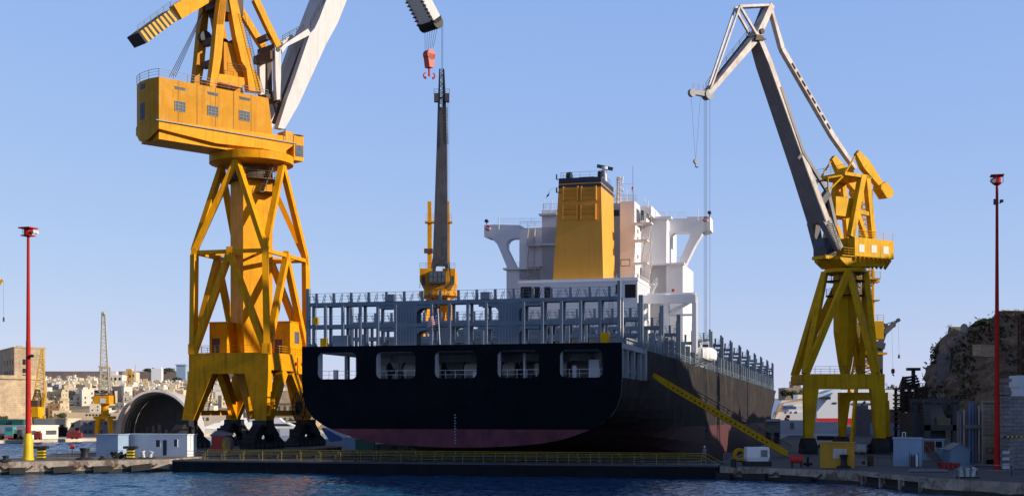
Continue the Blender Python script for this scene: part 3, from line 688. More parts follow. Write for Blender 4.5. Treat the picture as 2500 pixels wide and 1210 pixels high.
# ---------------- flags ----------------
def flag(name,f,p0,p1,p2,p3,cols,label,canton=None,sag=.25):
    # p0 top hoist, p1 bottom hoist, p2 bottom fly, p3 top fly (world points); horizontal stripes
    b=MB(); n=len(cols) if canton is None else 11; nx=10
    def pt(u,v):
        q=p0.lerp(p3,u).lerp(p1.lerp(p2,u),v); return q+uu*(.22*math.sin(u*7+v*1.5))*u**.5
    for j in range(n):
        for i in range(nx):
            u0,u1,v0,v1=i/nx,(i+1)/nx,j/n,(j+1)/n; mi=j%2
            if canton is not None and i<4 and j<5: mi=2
            b.add([pt(u0,v0),pt(u1,v0),pt(u1,v1),pt(u0,v1)],[(0,1,2,3)],mi)
    if canton is not None:
        c=pt(.2,.22)-uu*.03; ex=(pt(.3,.22)-pt(.1,.22)).normalized(); st=[]
        for k in range(10):
            r_=.28 if k%2==0 else .11; t=math.pi/2+k*math.pi/5; st.append(c+ex*r_*math.cos(t)+Z*r_*math.sin(t))
        b.prism(st,-uu*.01,1)
    o=b.build(name,cols,loc=p1,recalc=False); tag(o,label,'flag'); return o
f=TR(-1.2); fr_=mat('flag_red',(.36,.045,.06),.8,var=.1); fw=mat('flag_white',(.60,.58,.60),.8,var=.05); fbm=mat('flag_blue',(.03,.05,.22),.8)
st_=MB().tube(f.W(1074,840),f.W(1069,752),.06,.045,n=6); st_.build('flagstaff',M['shw'],ship)
flag('ensign',f,f.W(1069.5,762),f.W(1071,790),f.W(1041,801),f.W(1045,776),[fr_,fw,fbm],'striped red and white ensign with dark blue corner flying at the stern',1)
b=MB(); g=TR(AF+2); b.tube(g.W(1362,458),g.W(1343,462),.02,n=3); b.tube(g.W(1343,462),g.W(1334,486),.025,n=3); b.build('halyard',M['grey'],ship)
flag('courtesy_flag',g,g.W(1342,468),g.W(1340,478),g.W(1331,483),g.W(1333,481),[mat('flag_green',(.02,.06,.05),.8)],'small dark green pennant hanging left of the funnel top')
g=TR(AH-6); flag('courtesy_flag',g,g.W(1545,455),g.W(1544.5,469),g.W(1541,467),g.W(1541,457),[mat('flag_bright_red',(.6,.04,.06),.8),fw],'small red and white flag on the aerial above the white tower')
# ---------------- gangway ----------------
gp=V(SF.P(22,21.9,12.6)); gq=W(1922,1106,178)
gw=thing('gangway','long yellow gangway with punched side girders sloping from the ship to the quay','gangway',gq)
d=(gq-gp).normalized(); sdv=d.cross(Z).normalized(); up=sdv.cross(d)
for s_ in(-1,1):
    b=MB(); 
    def gpnt(k,h): return gp.lerp(gq,k)+sdv*s_*.75+up*h
    b.prism([gpnt(.0,-.1),gpnt(.12,-.45),gpnt(1,-.42),gpnt(1,.36),gpnt(.12,.4),gpnt(0,.4)],sdv*s_*.12); sg=b.build('side_girder',M['lem'],gw)
    for i in range(22):
        c=gpnt(.16+i*.033,-.05)+sdv*s_*.08; MB().tube(c,c+sdv*s_*.05,.14,n=8).build('punched_hole',M['dark'],sg)
b=MB().beam(gp+up*-.45,gq+up*-.45,1.5,.1); b.build('tread',M['dgrey'],gw)
for s_ in(-1,1): MB().rail([gp+sdv*s_*.8+up*.45,gq+sdv*s_*.8+up*.45],.7,1.6,.04,1,up=up).build('handrail',M['brown'],gw)
b=MB().beam(gq-d*.3,gq+d*1.6-Z*1.0,1.6,.08); b.build('foot_flap',M['cabb'],gw)
for a in(66,69): 
    pass
b=MB(); 
for a in(45,47,): b.tube(SF.P(a,21.6,16),SF.P(a+4,22.2,6.5),.07,n=4)
tag(b.build('mooring_wire',M['rope'],loc=SF.P(45,21.6,6.5)),'pair of dark wires hanging down the ship side above the gangway','wire')
# ================= big yellow crane on the left pier =================
def pl(b,fr,pts,t0,t1,mi=0):           # outline traced on the side plane t0, extruded to t1
    return b.prism([fr.W(x,y,t0) for x,y in pts],V((fr.n.x,fr.n.y,0))*(t1-t0),mi)
CO=(-43.95,220.0); CB=Fr(CO,TH); HA,HT=8.4,7.1
bc=thing('dockyard_crane','huge yellow level luffing dockyard crane with white boom, left of the ship stern','crane',V((CO[0],CO[1],QZ)),'dockyard cranes')
zP0,zP1,zMR,zRG=13.7,17.1,33.6,48.9
def cbp(a,t,z): return CB.P(a,t,z)
# portal top beams
b=MB(); 
for s_ in(-1,1):
    b.fbox(CB,s_*HA-1.1 if s_>0 else -HA,s_*HA if s_>0 else -HA+1.1,-HT,HT,zP0,zP1)
    b.fbox(CB,-HA+1.1,HA-1.1,s_*HT-(1.1 if s_>0 else 0),s_*HT+(0 if s_>0 else 1.1),zP0+.6,zP1)
b.fbox(CB,-HA+1.1,HA-1.1,-HT+1.1,HT-1.1,zP1-.4,zP1-.1)
pb=b.build('portal_beam',M['yel'],bc)
b=MB()
for q in(-2.2,): b.fbox(CB,2.6,6.0,HT-.02,HT+.25,zP0+.2,zP1-.4)
b.build('bracket_plate',M['yel'],bc)
# four tapered corner legs + inclined side legs
for sa in(-1,1):
    for st in(-1,1):
        b=MB(); fa=sa*HA; tt=st*HT
        th=1.6
        q=[(st*HT,zP0),(st*(HT-4.6),zP0),(st*(HT+.0),6.1),(st*(HT+1.7),6.1)]
        k_=1.25 if st<0 else -.35
        q=[(st*HT,zP0),(st*(HT-4.2),zP0),(st*(HT-2.0+k_),6.1),(st*(HT+k_),6.1)]
        b.prism([cbp(fa if sa<0 else fa-th,t,z) for t,z in q],uu*th)
        b.build('leg',M['yel'],bc)
        b=MB().beam(cbp(sa*1.6,st*(HT-.7),zP0+.6),cbp(sa*(HA-.6),st*(HT-.3),6.4),1.3,1.9,1.2,1.6,side=vv); b.build('inclined_leg',M['yel'],bc)
for st in(-1,1): MB().fbox(CB,-HA+1,HA-1,st*HT-.35,st*HT+.35,6.9,7.75).build('tie_beam',M['yel'],bc)
# bogies
def bogie(a,t,parent,z0=QZ):
    b=MB(); top=z0+4.5
    b.fbox(CB,a-1.5,a+1.5,t-1.2,t+1.2,top-.9,top+.1); b.fbox(CB,a-.8,a+.8,t-1.35,t+1.35,top-2.2,top-.9)
    b.prism([cbp(a-2.2,t-.8,top-.6),cbp(a+2.2,t-.8,top-.6),cbp(a+4.4,t-.8,z0+2.3),cbp(a+4.4,t-.8,z0+1.5),cbp(a+2.6,t-.8,z0+1.5),cbp(a+1.2,t-.8,z0+2.6),cbp(a-1.2,t-.8,z0+2.6),cbp(a-2.6,t-.8,z0+1.5),cbp(a-4.4,t-.8,z0+1.5),cbp(a-4.4,t-.8,z0+2.3)],vv*1.6)
    o=b.build('bogie',M['black'],parent)
    for e in(-3.5,3.5):
        q=MB().prism([cbp(a+e-.6,t-1.0,z0+1.9),cbp(a+e+.6,t-1.0,z0+1.9),cbp(a+e+2.6,t-1.0,z0+1.0),cbp(a+e+2.6,t-1.0,z0+.5),cbp(a+e-2.6,t-1.0,z0+.5),cbp(a+e-2.6,t-1.0,z0+1.0)],vv*2.0); q.build('wheel_frame',M['black'],o)
    for i in range(8):
        c=cbp(a-5.6+i*11.2/7,t,z0+.5); MB().tube(c-vv*1.15,c+vv*1.15,.5,n=14).build('wheel',M['dgrey'],o)
    q=MB()
    for k in range(4): q.fbox(CB,a-1.6+random.uniform(-2,2),a+random.uniform(.2,1.5),t-1.9,t-1.2,z0+1.2,z0+random.uniform(1.8,3.6))
    q.build('drive_motors',M['black'],o); return o
for sa in(-1,1):
    for st in(-1,1): bogie(sa*HA,st*HT+(-.4 if st<0 else -.9),bc)
# column
zc0=6.3; hd=55; cw=5.3
def colring(w,z,h=hd):
    f=Fr(CO,h); return [f.P(i*w/2,j*w/2,z) for i,j in((-1,-1),(1,-1),(1,1),(-1,1))]
b=MB(); b.hexa(colring(cw*.72,zP0-.4)+colring(cw,zP1+6)); b.hexa(colring(cw,zP1+6)+colring(cw,zRG-.8)); b.hexa(colring(.9,zc0)+colring(cw*.72,zP0-.4))
colm=b.build('column',M['yel'],bc)
# mid ring and braces
MA,MT=HA-.5,HT-.75
b=MB()
cs=[cbp(i*MA,j*MT,zMR) for i,j in((-1,-1),(-1,1),(1,1),(1,-1))]
for p,q in zip(cs,cs[1:]+cs[:1]): b.beam(p,q,.6,.6)
for c in cs: b.beam(c,V((CO[0],CO[1],zMR)),.35,.35)
b.build('ring_beam',M['yel'],bc)
mids=[cbp(-MA,0,zMR),cbp(0,MT,zMR),cbp(MA,0,zMR),cbp(0,-MT,zMR)]
tops=[cbp(-5.6,0,zRG),cbp(0,5.6,zRG),cbp(5.6,0,zRG),cbp(0,-5.6,zRG)]
base=[cbp(i*HA*.93,j*HT*.93,zP1) for i,j in((-1,-1),(-1,1),(1,1),(1,-1))]
for k,c in enumerate(cs):
    for m in(k,(k-1)%4):
        MB().beam(c+Z*.3,tops[m],.95,.95,.9,.9).build('upper_brace',M['yel'],bc)
        MB().beam(mids[m]-Z*.3,base[k],.95,.95,1.05,1.05).build('lower_brace',M['yel'],bc)
    MB().beam(base[k],c-Z*.3,1.0,1.0).build('corner_post',M['yel'],bc)
for c in cs+mids+tops: MB().beam(c-Z*.75,c+Z*.75,.95,.95).build('gusset_joint',M['yel'],bc)
for c in base: MB().beam(c-Z*.2,c+Z*1.5,1.4,1.4).build('gusset_joint',M['yel'],bc)
# platform cabins, rails
for (a0,a1,t0,t1,z1,win) in((-4.2,.3,-5.6,-2.4,22.3,0),(1.2,6.2,3.2,6.5,22.6,1)):
    b=MB().fbox(CB,a0,a1,t0,t1,zP1-.1,z1).fbox(CB,a0-.15,a1+.15,t0-.15,t1+.15,z1,z1+.15); o=b.build('machinery_cabin',M['yel'],bc)
    MB().fbox(CB,a0-.06,a0+.02,t0+.5,t0+1.9,zP1,zP1+2.6).build('door',mat('maroon_door',(.10,.045,.05),.6),o)
    if win: 
        b=MB().fbox(CB,a0+1.8,a0+3.6,t1-.02,t1+.05,zP1+2.0,zP1+4); b.build('window',M['glass'],o)
b=MB(); z=zP1
b.rail([cbp(-HA,-HT,z),cbp(-HA,HT,z),cbp(HA,HT,z),cbp(HA,-HT,z),cbp(-HA,-HT,z)],1.2,2.2,.04,2); b.build('railing',M['lem'],bc)
b=MB(); c=cbp(1.0,HT,15.6)
for a in(-2.6,-.6): q=cbp(a+4.6,HT+.0,15.6); MB().tube(q,q+vv*.35,.3,n=10).build('floodlight',M['red'],bc)
# stairs from the ground, ladders on the column
b=MB().stair(cbp(-2,-HT-.5,QZ+.2+5.2),cbp(-5,-HT+2.5,zP0),vv,1,16,.05); b.build('stairs',M['dgrey'],bc)
f=Fr(CO,hd); b=MB(); n_=V((f.n.x,f.n.y,0)); 
b.ladder(f.P(1.6,cw/2+.2,zP1+1),f.P(1.6,cw/2+.2,zP1+14),V((f.d.x,f.d.y,0)),.6,30,.05); b.build('ladder',M['brown'],bc)
b=MB().fbox(f,-.5,2.8,cw/2,cw/2+2.0,43.9,44.1); b.rail([f.P(-.5,cw/2+2,44.1),f.P(2.8,cw/2+2,44.1)],1.1,1.1,.035,2); b.stair(f.P(.2,cw/2+1.2,44.1),f.P(2.0,cw/2+1.2,48.2),n_,.7,9,.04); b.build('service_platform',M['brown'],bc)
# cable drum on the side of the portal
c=cbp(1.0,HT+1.1,8.3); b=MB().tube(c-vv*.25,c+vv*.25,1.0,n=14)
for k in range(14): t=k*math.pi/7; e=(uu*math.cos(t)+Z*math.sin(t)); b.beam(c+e*.9,c+e*2.6,.1)
torus(b,c,uu,Z,2.6,.1,20); b.build('cable_reel',M['black'],bc)
# slewing ring
RC=V((CO[0],CO[1],0))
b=MB().lathe(RC,[(4.2,zRG-.1),(6.9,zRG+.15),(7.0,zRG+.2),(7.0,zRG+1.5),(6.6,zRG+1.6)],40); b.build('slewing_ring',M['yel'],bc,smooth=True)
b=MB().lathe(RC,[(3.4,zRG-2.5),(3.4,zRG-.9)],28); b.rail([RC+V((4.6*math.cos(t*.3927),4.6*math.sin(t*.3927),zRG-2.6)) for t in range(17)],1.2,1.9,.04,2); b.lathe(RC,[(4.7,zRG-2.75),(4.7,zRG-2.6)],28); b.build('ring_gallery',M['brown'],bc)
# ------------- slewing superstructure -------------
US=Fr(CO,46); bb=V((US.d.x,US.d.y,0)); un=V((US.n.x,US.n.y,0)); HW=3.55
# lower girder hull
b=MB(); pl(b,US,[(388,293),(722,335),(722,350),(692,373),(640,362),(530,350),(455,331),(388,314)],HW+.15,-HW-.15)
gird=b.build('girder',M['yel'],bc)
a0,z0=US.px(388,300,HW); zr=US.px(388,314,HW)[1]
b=MB(); aR,zR1=US.px(388,330,HW); aF=US.px(520,382,3)[0]
b.prism([US.P(aR+.3,-2.6,zr-.1),US.P(aR+.3,-2.6,zr-1.5),US.P(2,-3.0,zRG+1.5),US.P(6,-3.0,zRG+1.5),US.P(6,-3,zRG+3)],un*5.6); b.build('underside_box',M['yel'],bc)
MB().prism([US.P(aR+.6,-2.2,zr-1.35),US.P(-4.6,-2.2,zRG+1.62),US.P(-4.6,2.2,zRG+1.62),US.P(aR+.6,2.2,zr-1.35)],-Z*.12).build('access_hatch',M['black'],bc)
# machinery house with chamfered rear corners
aT0,zt0=US.px(388,187,HW); aT1,zt1=US.px(655,240,HW); aB1,zb1=US.px(668,322,HW); zb0=US.px(388,292,HW)[1]; ztop=(zt0+zt1)/2
ch=1.25
cw2=2.1; ch=.6
def hs(z,aF_): return [US.P(a0-ch,-HW+cw2,z),US.P(a0-ch,HW-cw2,z),US.P(a0,HW,z),US.P(aF_,HW,z),US.P(aF_,-HW,z),US.P(a0,-HW,z)]
lo_=hs(zb0-.1,aB1); hi_=hs(ztop,aT1); b=MB(); n=6
b.add(lo_+hi_,[tuple(range(5,-1,-1)),tuple(range(6,12))]+[(i,(i+1)%6,6+(i+1)%6,6+i) for i in range(6)])
house2=b.build('machinery_house',M['yfade'],bc)
b=MB(); rr=hs(ztop,aT1); b2_=hs(zr-1.6,aB1)
b.add([US.P(a0-ch,-HW+cw2,zb0),US.P(a0-ch,HW-cw2,zb0),US.P(a0,HW+.1,zb0),US.P(a0,-HW-.1,zb0),US.P(a0-ch,-HW+cw2,zr-1.4),US.P(a0-ch,HW-cw2,zr-1.4),US.P(a0,HW+.1,zr),US.P(a0,-HW-.1,zr)],[(0,1,2,3),(7,6,5,4),(0,1,5,4),(1,2,6,5),(2,3,7,6),(3,0,4,7)]); b.build('counterweight_box',M['yfade'],bc)
b=MB(); b.fbox(US,a0-ch-.1,US.px(722,336,HW)[0],HW-.1,HW+.45,zb0-.25,zb0-.1); b.build('edge_walkway',M['grey'],bc)
wfr=mat('window_frame_grime',(.30,.25,.20),.7,var=.3)
for x,y in((427,211),(507,224),(585,236)):
    b=MB(); 
    s0,z1_=US.px(x,y,HW); s1_,z0_=US.px(x+25,y+11,HW); b.fbox(US,s0,s1_,HW-.02,HW+.05,z0_,z1_); o=b.build('window',M['glass'],house2)
    MB().fbox(US,s0-.08,s1_+.08,HW+.0,HW+.10,z1_,z1_+.08).build('frame',M['yfade'],o)
for x,y in((427,246),(507,257),(584,269)):
    b=MB(); s0,z1_=US.px(x,y,HW); s1_,z0_=US.px(x+25,y+28,HW); b.fbox(US,s0,s1_,HW-.02,HW+.05,z0_,z1_); o=b.build('window',M['glass'],house2)
    b=MB(); 
    for k in range(4): b.fbox(US,s0+(s1_-s0)*k/3-.035,s0+(s1_-s0)*k/3+.035,HW+.04,HW+.11,z0_,z1_)
    for k in range(4): b.fbox(US,s0-.05,s1_+.05,HW+.05,HW+.1,z0_+(z1_-z0_)*k/3-.035,z0_+(z1_-z0_)*k/3+.035)
    b.build('frame',wfr,o)
b=MB().fbox(US,a0-ch-.05,a0-ch+.02,-1.2,.1,zb0+.6,zb0+3.2); b.build('rear_window',M['glass'],house2); MB().fbox(US,a0-ch-.05,a0-ch+.02,-1.2,.3,zb0+5.4,zb0+6.2).build('rear_window',M['glass'],house2)
b=MB(); b.rail([hi_[0],hi_[1],hi_[2],US.P(aT1,HW,ztop)],1.3,2.4,.04,2); b.rail([hi_[0],hi_[5],US.P(aT1,-HW,ztop)],1.3,2.4,.04,2); b.build('roof_railing',M['grey'],house2)
b=MB()
for i in range(5): 
    aa=a0+(aT1-a0)*(i+1)/6; b.fbox(US,aa-.03,aa+.03,HW,HW+.03,zb0+.05,ztop-.05)
b.build('panel_seams',M['brown'],house2)
# A-frame tower: near and far side frames
for sgn,tt in((1,HW-.9),(-1,-HW+.9)):
    tn=HW-.9 if sgn>0 else HW-.9
    off=(tt-(HW-.9))*un
    def T(x,y): return US.W(x,y,HW-.9)+off
    b=MB()
    for pts in ([(537,0),(553,0),(548,60),(541,140),(533,190),(527,215),(512,210),(518,170),(522,135),(529,60)],
                [(560,0),(579,0),(600,90),(612,155),(632,190),(640,226),(608,222),(602,168),(590,150),(575,85)]):
        b.prism([T(x,y) for x,y in pts],-un*1.3)
    b.prism([T(x,y) for x,y in((529,60),(534,30),(545,-70),(562,-70),(553,0),(545,60))],-un*1.28)
    b.prism([T(x,y) for x,y in((560,0),(548,-70),(568,-70),(579,0))],-un*1.26)
    b.prism([T(x,y) for x,y in((533,180),(596,190),(598,205),(590,214),(533,200),(528,206))],-un*1.24)
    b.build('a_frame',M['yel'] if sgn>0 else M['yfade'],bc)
for x,y in((533,95),(595,98),(540,8),(570,-20),(530,150)):
    p=US.W(x,y,HW-1.5); q=p-un*(2*HW-3); MB().beam(p,q,1.0,1.0).build('cross_beam',M['brown'],bc)
b=MB(); p=US.W(546,10,0); b.fbox(US,US.px(530,10,0)[0],US.px(575,10,0)[0],-2.6,2.4,US.px(540,38,0)[1],US.px(540,-30,0)[1]); b.build('winch_house',M['brown'],bc)
b=MB(); s0,z1_=US.px(545,103,1); s1_,z0_=US.px(612,180,1); b.fbox(US,s0,s1_,-2.5,1.2,US.px(560,195,1)[1],z1_); o=b.build('hoist_cabin',M['yfade'],bc)
b=MB(); c=US.W(500,93,-2.4); b.tube(c-un*.5,c+un*.5,1.1,n=16); b.tube(US.W(541,110,-1)-un,US.W(541,110,-1)+un,.9,n=14); b.build('rope_drum',M['black'],bc)
b=MB(); b.ladder(US.W(640,226,HW-.4),US.W(592,30,HW-.4),bb,.6,50,.05); b.rail([US.W(555,173,HW-.5),US.W(598,180,HW-.5)],1.3,1.5,.04,2); b.build('ladder',M['brown'],bc)
# luffing links (yellow) in two planes
for tt,pp in((2.2,((612,-60),(623,0),(654,66),(678,114))),(-2.2,((560,-40),(587,27),(630,97),(650,128)))):
    b=MB(); P_=[US.W(x,y,tt) for x,y in pp]
    for p,q in zip(P_,P_[1:]): b.beam(p,q,.9,1.15)
    b.build('luffing_link',M['yel'],bc)
MB().beam(US.W(655,90,2.2),US.W(632,100,-2.2),.8,.9).build('cross_beam',M['brown'],bc)
# boom: near leg, far leg, upper box, white front posts
jn=(735,118)
def bp_(pts,t0,t1,name,m): b=MB(); pl(b,US,pts,t0,t1); return b.build(name,m,bc)
bp_([(679,312),(695,315),(729,256),(797,107),(768,70),(757,82),(712,213),(701,242)],3.0,1.7,'boom_leg',M['white'])
off=un*-6
b=MB(); b.prism([US.W(x,y,3.0)+off+un*1.3 for x,y in((679,312),(695,315),(729,256),(797,107),(768,70),(757,82),(712,213),(701,242))],-un*1.3); b.build('boom_leg',M['white'],bc)
b=MB(); pts=[(768,70),(797,107),(825,56),(847,0),(880,-75),(930,-190),(905,-200),(820,-60),(797,0),(780,45)]
pl(b,US,pts,3.0,-3.0); b.build('boom',M['white'],bc)
b=MB()
for tt in(3.05,-1.7):
    o_=un*(tt-3.05)
    b.prism([q+o_ for q in [US.W(x,y,3.05) for x,y in((672,117),(686,117),(686,190),(684,242),(676,244),(673,190))]],-un*.9)
    b.prism([q+o_ for q in [US.W(x,y,3.05) for x,y in((686,117),(694,108),(752,70),(760,84),(700,114),(690,130))]],-un*.85)
b.build('boom_strut',M['white'],bc)
b=MB(); 
for x,y in((678,118),(668,135)): p=US.W(x,y,2.6); b.beam(p,p-un*5.2,1.3,1.4)
for x,y in((682,240),(655,235)): p=US.W(x,y,2.4); b.beam(p,p-un*5,.8,.8)
b.beam(US.W(654,130,-2.6),US.W(656,240,-2.6),.9,.9); b.build('boom_yoke',M['brown'],bc)
c=US.W(679,121,3.1); MB().tube(c,c+un*.1,.38,n=12).build('pivot_pin',M['black'],bc)
b=MB(); b.beam(US.W(740,118,.2),US.W(672,300,.2),1.6,.5,side=un); b.build('boom_gangway',M['dgrey'],bc)
b=MB().rail([US.W(672,300,-.6),US.W(742,112,-.6)],1.2,2.2,.04,2); b.rail([US.W(690,106,2.4),US.W(758,68,2.4),US.W(800,-10,2.4)],1.3,1.8,.05,3); b.rail([US.W(690,106,-2),US.W(758,68,-2),US.W(800,-10,-2)],1.3,1.8,.05,3); b.build('boom_railing',M['dgrey'],bc)
b=MB().stair(US.W(690,318,1),US.W(672,250,0),bb,1,14,.05); b.build('boom_stairs',M['dgrey'],bc)
# operator cab at the front right
b=MB(); s0,z1_=US.px(703,303,HW); s1_,z0_=US.px(738,352,HW)
p=US.P(s0+.5,HW-2.5,zb0-.6)
b.fbox(US,s0-.6,s0+1.0,HW-2.2,HW+.2,zb0-.3,zb0+1.7); b.fbox(US,s0+1.0,s0+3.0,HW-2.4,HW+.3,zb0-3.0,zb0+1.2); cabo=b.build('operator_cab',M['yel'],bc)
b=MB().fbox(US,s0+1.3,s0+2.9,HW+.27,HW+.36,zb0-2.3,zb0-.4).fbox(US,s0+2.95,s0+3.08,HW-2.2,HW+.1,zb0-2.6,zb0-.2); b.build('window',M['glass'],cabo)
MB().rail([US.P(s0-1,HW+.2,zb0),US.P(s0+3,HW+.2,zb0)],1.2,1.2,.04,2).build('railing',M['grey'],cabo)
MB().lathe(US.P(s0+2.0,HW-1,zb0+1.2),[(1.5,0),(1.6,.15),(.3,.25)],18).build('cab_roof',M['brown'],cabo)
# jib and head
b=MB(); aj,zj=US.px(918,-195,0); p0=US.P(aj,0,zj+1); aq,zq=US.px(1048,52,0); p1=US.P(aq,0,zq)
d=(p1-p0).normalized()
b.beam(p0,p1,2.6,3.0,4.6,2.0,side=un); jb=b.build('jib',M['white'],bc)
x_=un; up_=d.cross(un).normalized()
for s_ in(-1,1):
    for k in range(16): c=p0.lerp(p1,.45+k*.036)+un*s_*2.0-up_*1.15*(1 if up_.z>0 else -1); MB().beam(c-un*.35,c+un*.35,.35,.2).build('jib_stiffener',M['black'],jb)
b=MB().beam(p1-d*.1,p1+d*1.0,5.0,2.3,4.2,1.4,side=un); 
for k in range(-3,4): b.tube(p1+d*.6+un*(k*.7-.12),p1+d*.6+un*(k*.7+.12),1.25,n=14)
b.build('jib_head',M['black'],jb)
# counterweight arm with striped block
b=MB(); A0=US.W(545,-40,0); A1=US.W(500,-12,0); A2=US.W(428,32,0)
b.beam(A0,A1,1.6,2.4,side=un); b.beam(A1,A2,1.6,2.6,1.6,2.4,side=un); arm=b.build('counterweight_arm',M['yel'],bc)
stripes=[mat('stripe_black',(.03,.027,.022),.7),mat('stripe_yellow',(.62,.33,.02),.6,streak=.3)]
q=[US.W(x,y,1.9) for x,y in((338,80),(418,22),(438,46),(357,106))]
b=MB(); N=17
for k in range(N):
    t0,t1=k/N,(k+1)/N; sk=.04
    def E(t,lo): return (q[3].lerp(q[2],t) if lo else q[0].lerp(q[1],t))
    b.prism([E(t0,0),E(t1,0),E(t1,1),E(t0,1)],-un*3.8,k%2)
o=b.build('counterweight',stripes,arm)
b=MB().rail([q[0]-un*.3,q[1]-un*.3,A1+Z*1.2],1.2,1.6,.04,2); b.build('railing',M['grey'],arm)
b=MB()
for k in range(4): b.tube(US.W(494,30+k*3,-1+k*.7),US.W(413+k*5,188,-1.2+k*.7),.055,n=4)
b.build('hoist_ropes',M['rope'],bc)
# ropes and hook
hk=US.W(1048,135,0); b=MB()
for k in range(6): t=-1.5+k*.6; b.tube(p1+d*.9+un*t*1.3,hk+Z*1.2+un*t*.8,.045,n=4)
b.build('hook_ropes',M['rope'],bc)
b=MB(); bt=hk-Z*40
for k in(-1.6,-1.9): b.tube(p1+d*.9-un*k+bb*1.2,(p1+d*.9-un*k+bb*1.2)*1-Z*44,.045,n=4)
b.build('fall_ropes',M['rope'],bc)
b=MB(); b.tube(hk-un*.7,hk+un*.7,1.0,n=20); b.prism([hk+bb*.95+Z*.2-un*.7,hk-bb*.95+Z*.2-un*.7,hk-bb*.5-Z*2.4-un*.7,hk+bb*.5-Z*2.4-un*.7],un*1.4); hb_=b.build('hook_block',M['orange'],bc)
b=MB(); hc=hk-Z*2.4; vw=V((.98,.18,0)); b.tube(hc,hc-Z*1.6,.22,n=8)
for s_ in(-1,1):
    pts=[hc-Z*1.6+(vw*s_*(math.sin(t*.35)*.95)-Z*(.62-.62*math.cos(t*.35)) if t<7 else V((0,0,0))) for t in range(0)]
    prev=None
    for t in range(8):
        an=-math.pi/2+t*math.pi/7*.95; c=hc-Z*1.45+vw*s_*.55+(vw*s_*math.cos(an)+Z*math.sin(an))*.52
        if prev is not None: b.tube(prev,c,.27*(1-t*.09),.27*(1-(t+1)*.09),n=8)
        prev=c
b.build('hook',M['red'],hb_)
# ================= yellow crane on the right apron =================
KC=(50.2,196.5); KB=Fr(KC,4.0); kx=V((KB.n.x,KB.n.y,0)); kd=V((KB.d.x,KB.d.y,0))
kc=thing('dockyard_crane','lemon yellow dockyard crane with bent grey boom and slim jib, right of the ship','crane',V((KC[0],KC[1],RZ)),'dockyard cranes')
KF=Fr((KC[0],KC[1]-6),94); KR=Fr((KC[0],KC[1]+6),94)       # front and rear portal planes (s right, t toward camera)
def k_z(y,D=190): return H+(HY-y)/F*D
zb_,zt_=k_z(949),k_z(912); zl=k_z(1072)
sl_=KF.px(1963,930)[0]; sr_=KF.px(2160,930)[0]
b=MB(); b.fbox(KF,sl_,sr_,-1.2,0,zb_,zt_); b.build('portal_beam',M['lem'],kc)
for pts in([(1963,949),(1999,949),(1985,1072),(1965,1072)],[(2127,949),(2161,949),(2163,1072),(2140,1072)]):
    b=MB(); b.prism([KF.W(x,y) for x,y in pts],kd*1.7); b.build('leg',M['lem'],kc)
b=MB(); b.prism([KR.W(x,y) for x,y in((2049,957),(2168,957),(2168,977),(2080,977),(2071,984),(2068,1000),(2061,1072),(2051,1072))],kd*1.5); b.build('rear_leg',M['lem'],kc)
b=MB(); b.prism([KR.W(x,y) for x,y in((2152,977),(2171,977),(2175,1072),(2158,1072))],kd*1.5); b.build('rear_leg',M['lem'],kc)
b=MB(); s2=KR.px(2051,960)[0]; b.fbox(KB,-4.8,6,sr_-1.3,sr_,zb_+.6,zt_-.01); b.build('side_beam',M['lem'],kc); MB().fbox(KB,-4.8,6,sl_+.2,sl_+1.4,zb_+.8,zt_-.01).build('side_beam',M['lem'],kc)
for x,fr in((1975,KF),(2151,KF),(2056,KR),(2167,KR)):
    s0=fr.px(x,1072)[0]; q=fr.P(s0,-.8,0); b=MB()
    b.prism([q+kd*a-kx*.9+Z*(z-q.z) for a,z in((-1,zl+.2),(1,zl+.2),(3.2,RZ+1.2),(3.2,RZ+.5),(-3.2,RZ+.5),(-3.2,RZ+1.2))],kx*1.8)
    o=b.build('bogie',M['black'],kc); b=MB()
    for i in range(4): c=V((q.x,q.y,RZ+.42))+kd*(-2.4+i*1.6); b.tube(c-kx*1.0,c+kx*1.0,.42,n=12)
    b.build('wheels',M['dgrey'],o)
zr_=k_z(664,196); KO=V((KC[0],KC[1],0)); rr=3.0
crn=[KF.W(1972,912,-.6),KF.W(2153,912,-.6)]
crn=[KB.P(-5.4,sl_+.7,zt_),KB.P(-5.4,sr_-.7,zt_),KB.P(5.4,sr_-.7,zt_),KB.P(5.4,sl_+.7,zt_)]
tp4=[KB.P(-rr,0,zr_),KB.P(0,rr,zr_),KB.P(rr,0,zr_),KB.P(0,-rr,zr_)]
for k in range(4):
    for m in(k,(k-1)%4): MB().beam(crn[k],tp4[m],.95,.9,.8,.8).build('leg_brace',M['lem'],kc)
b=MB().lathe(KO,[(.6,zt_-.5),(1.1,k_z(880)),(1.75,k_z(805)),(1.8,k_z(700)),(1.8,zr_)],8); b.build('column',M['lem'],kc)
MB().lathe(KO,[(2.2,zr_-.4),(3.1,zr_-.1),(3.1,zr_+.35),(2.9,zr_+.5)],32).build('slewing_ring',M['lem'],kc,smooth=True)
for z in(zr_-3.6,zr_-1.4): b=MB(); b.lathe(KO,[(2.9,z),(2.9,z+.12)],16); b.rail([KO+V((2.85*math.cos(t*.524),2.85*math.sin(t*.524),z)) for t in range(13)],1.1,1.4,.035,2); b.build('column_gallery',M['brown'],kc)
b=MB().rail([KF.W(1990,912,-1),KF.W(2135,912,-1)],1.1,2,.035,2); b.rail([KB.P(5.6,sl_+.5,zt_),KB.P(5.6,sr_-.5,zt_)],1.1,2,.035,2); b.build('railing',M['dgrey'],kc)
KU=Fr(KC,236.8); kb=V((KU.d.x,KU.d.y,0)); kn=V((KU.n.x,KU.n.y,0)); NW=-3.0       # near side at t=-3
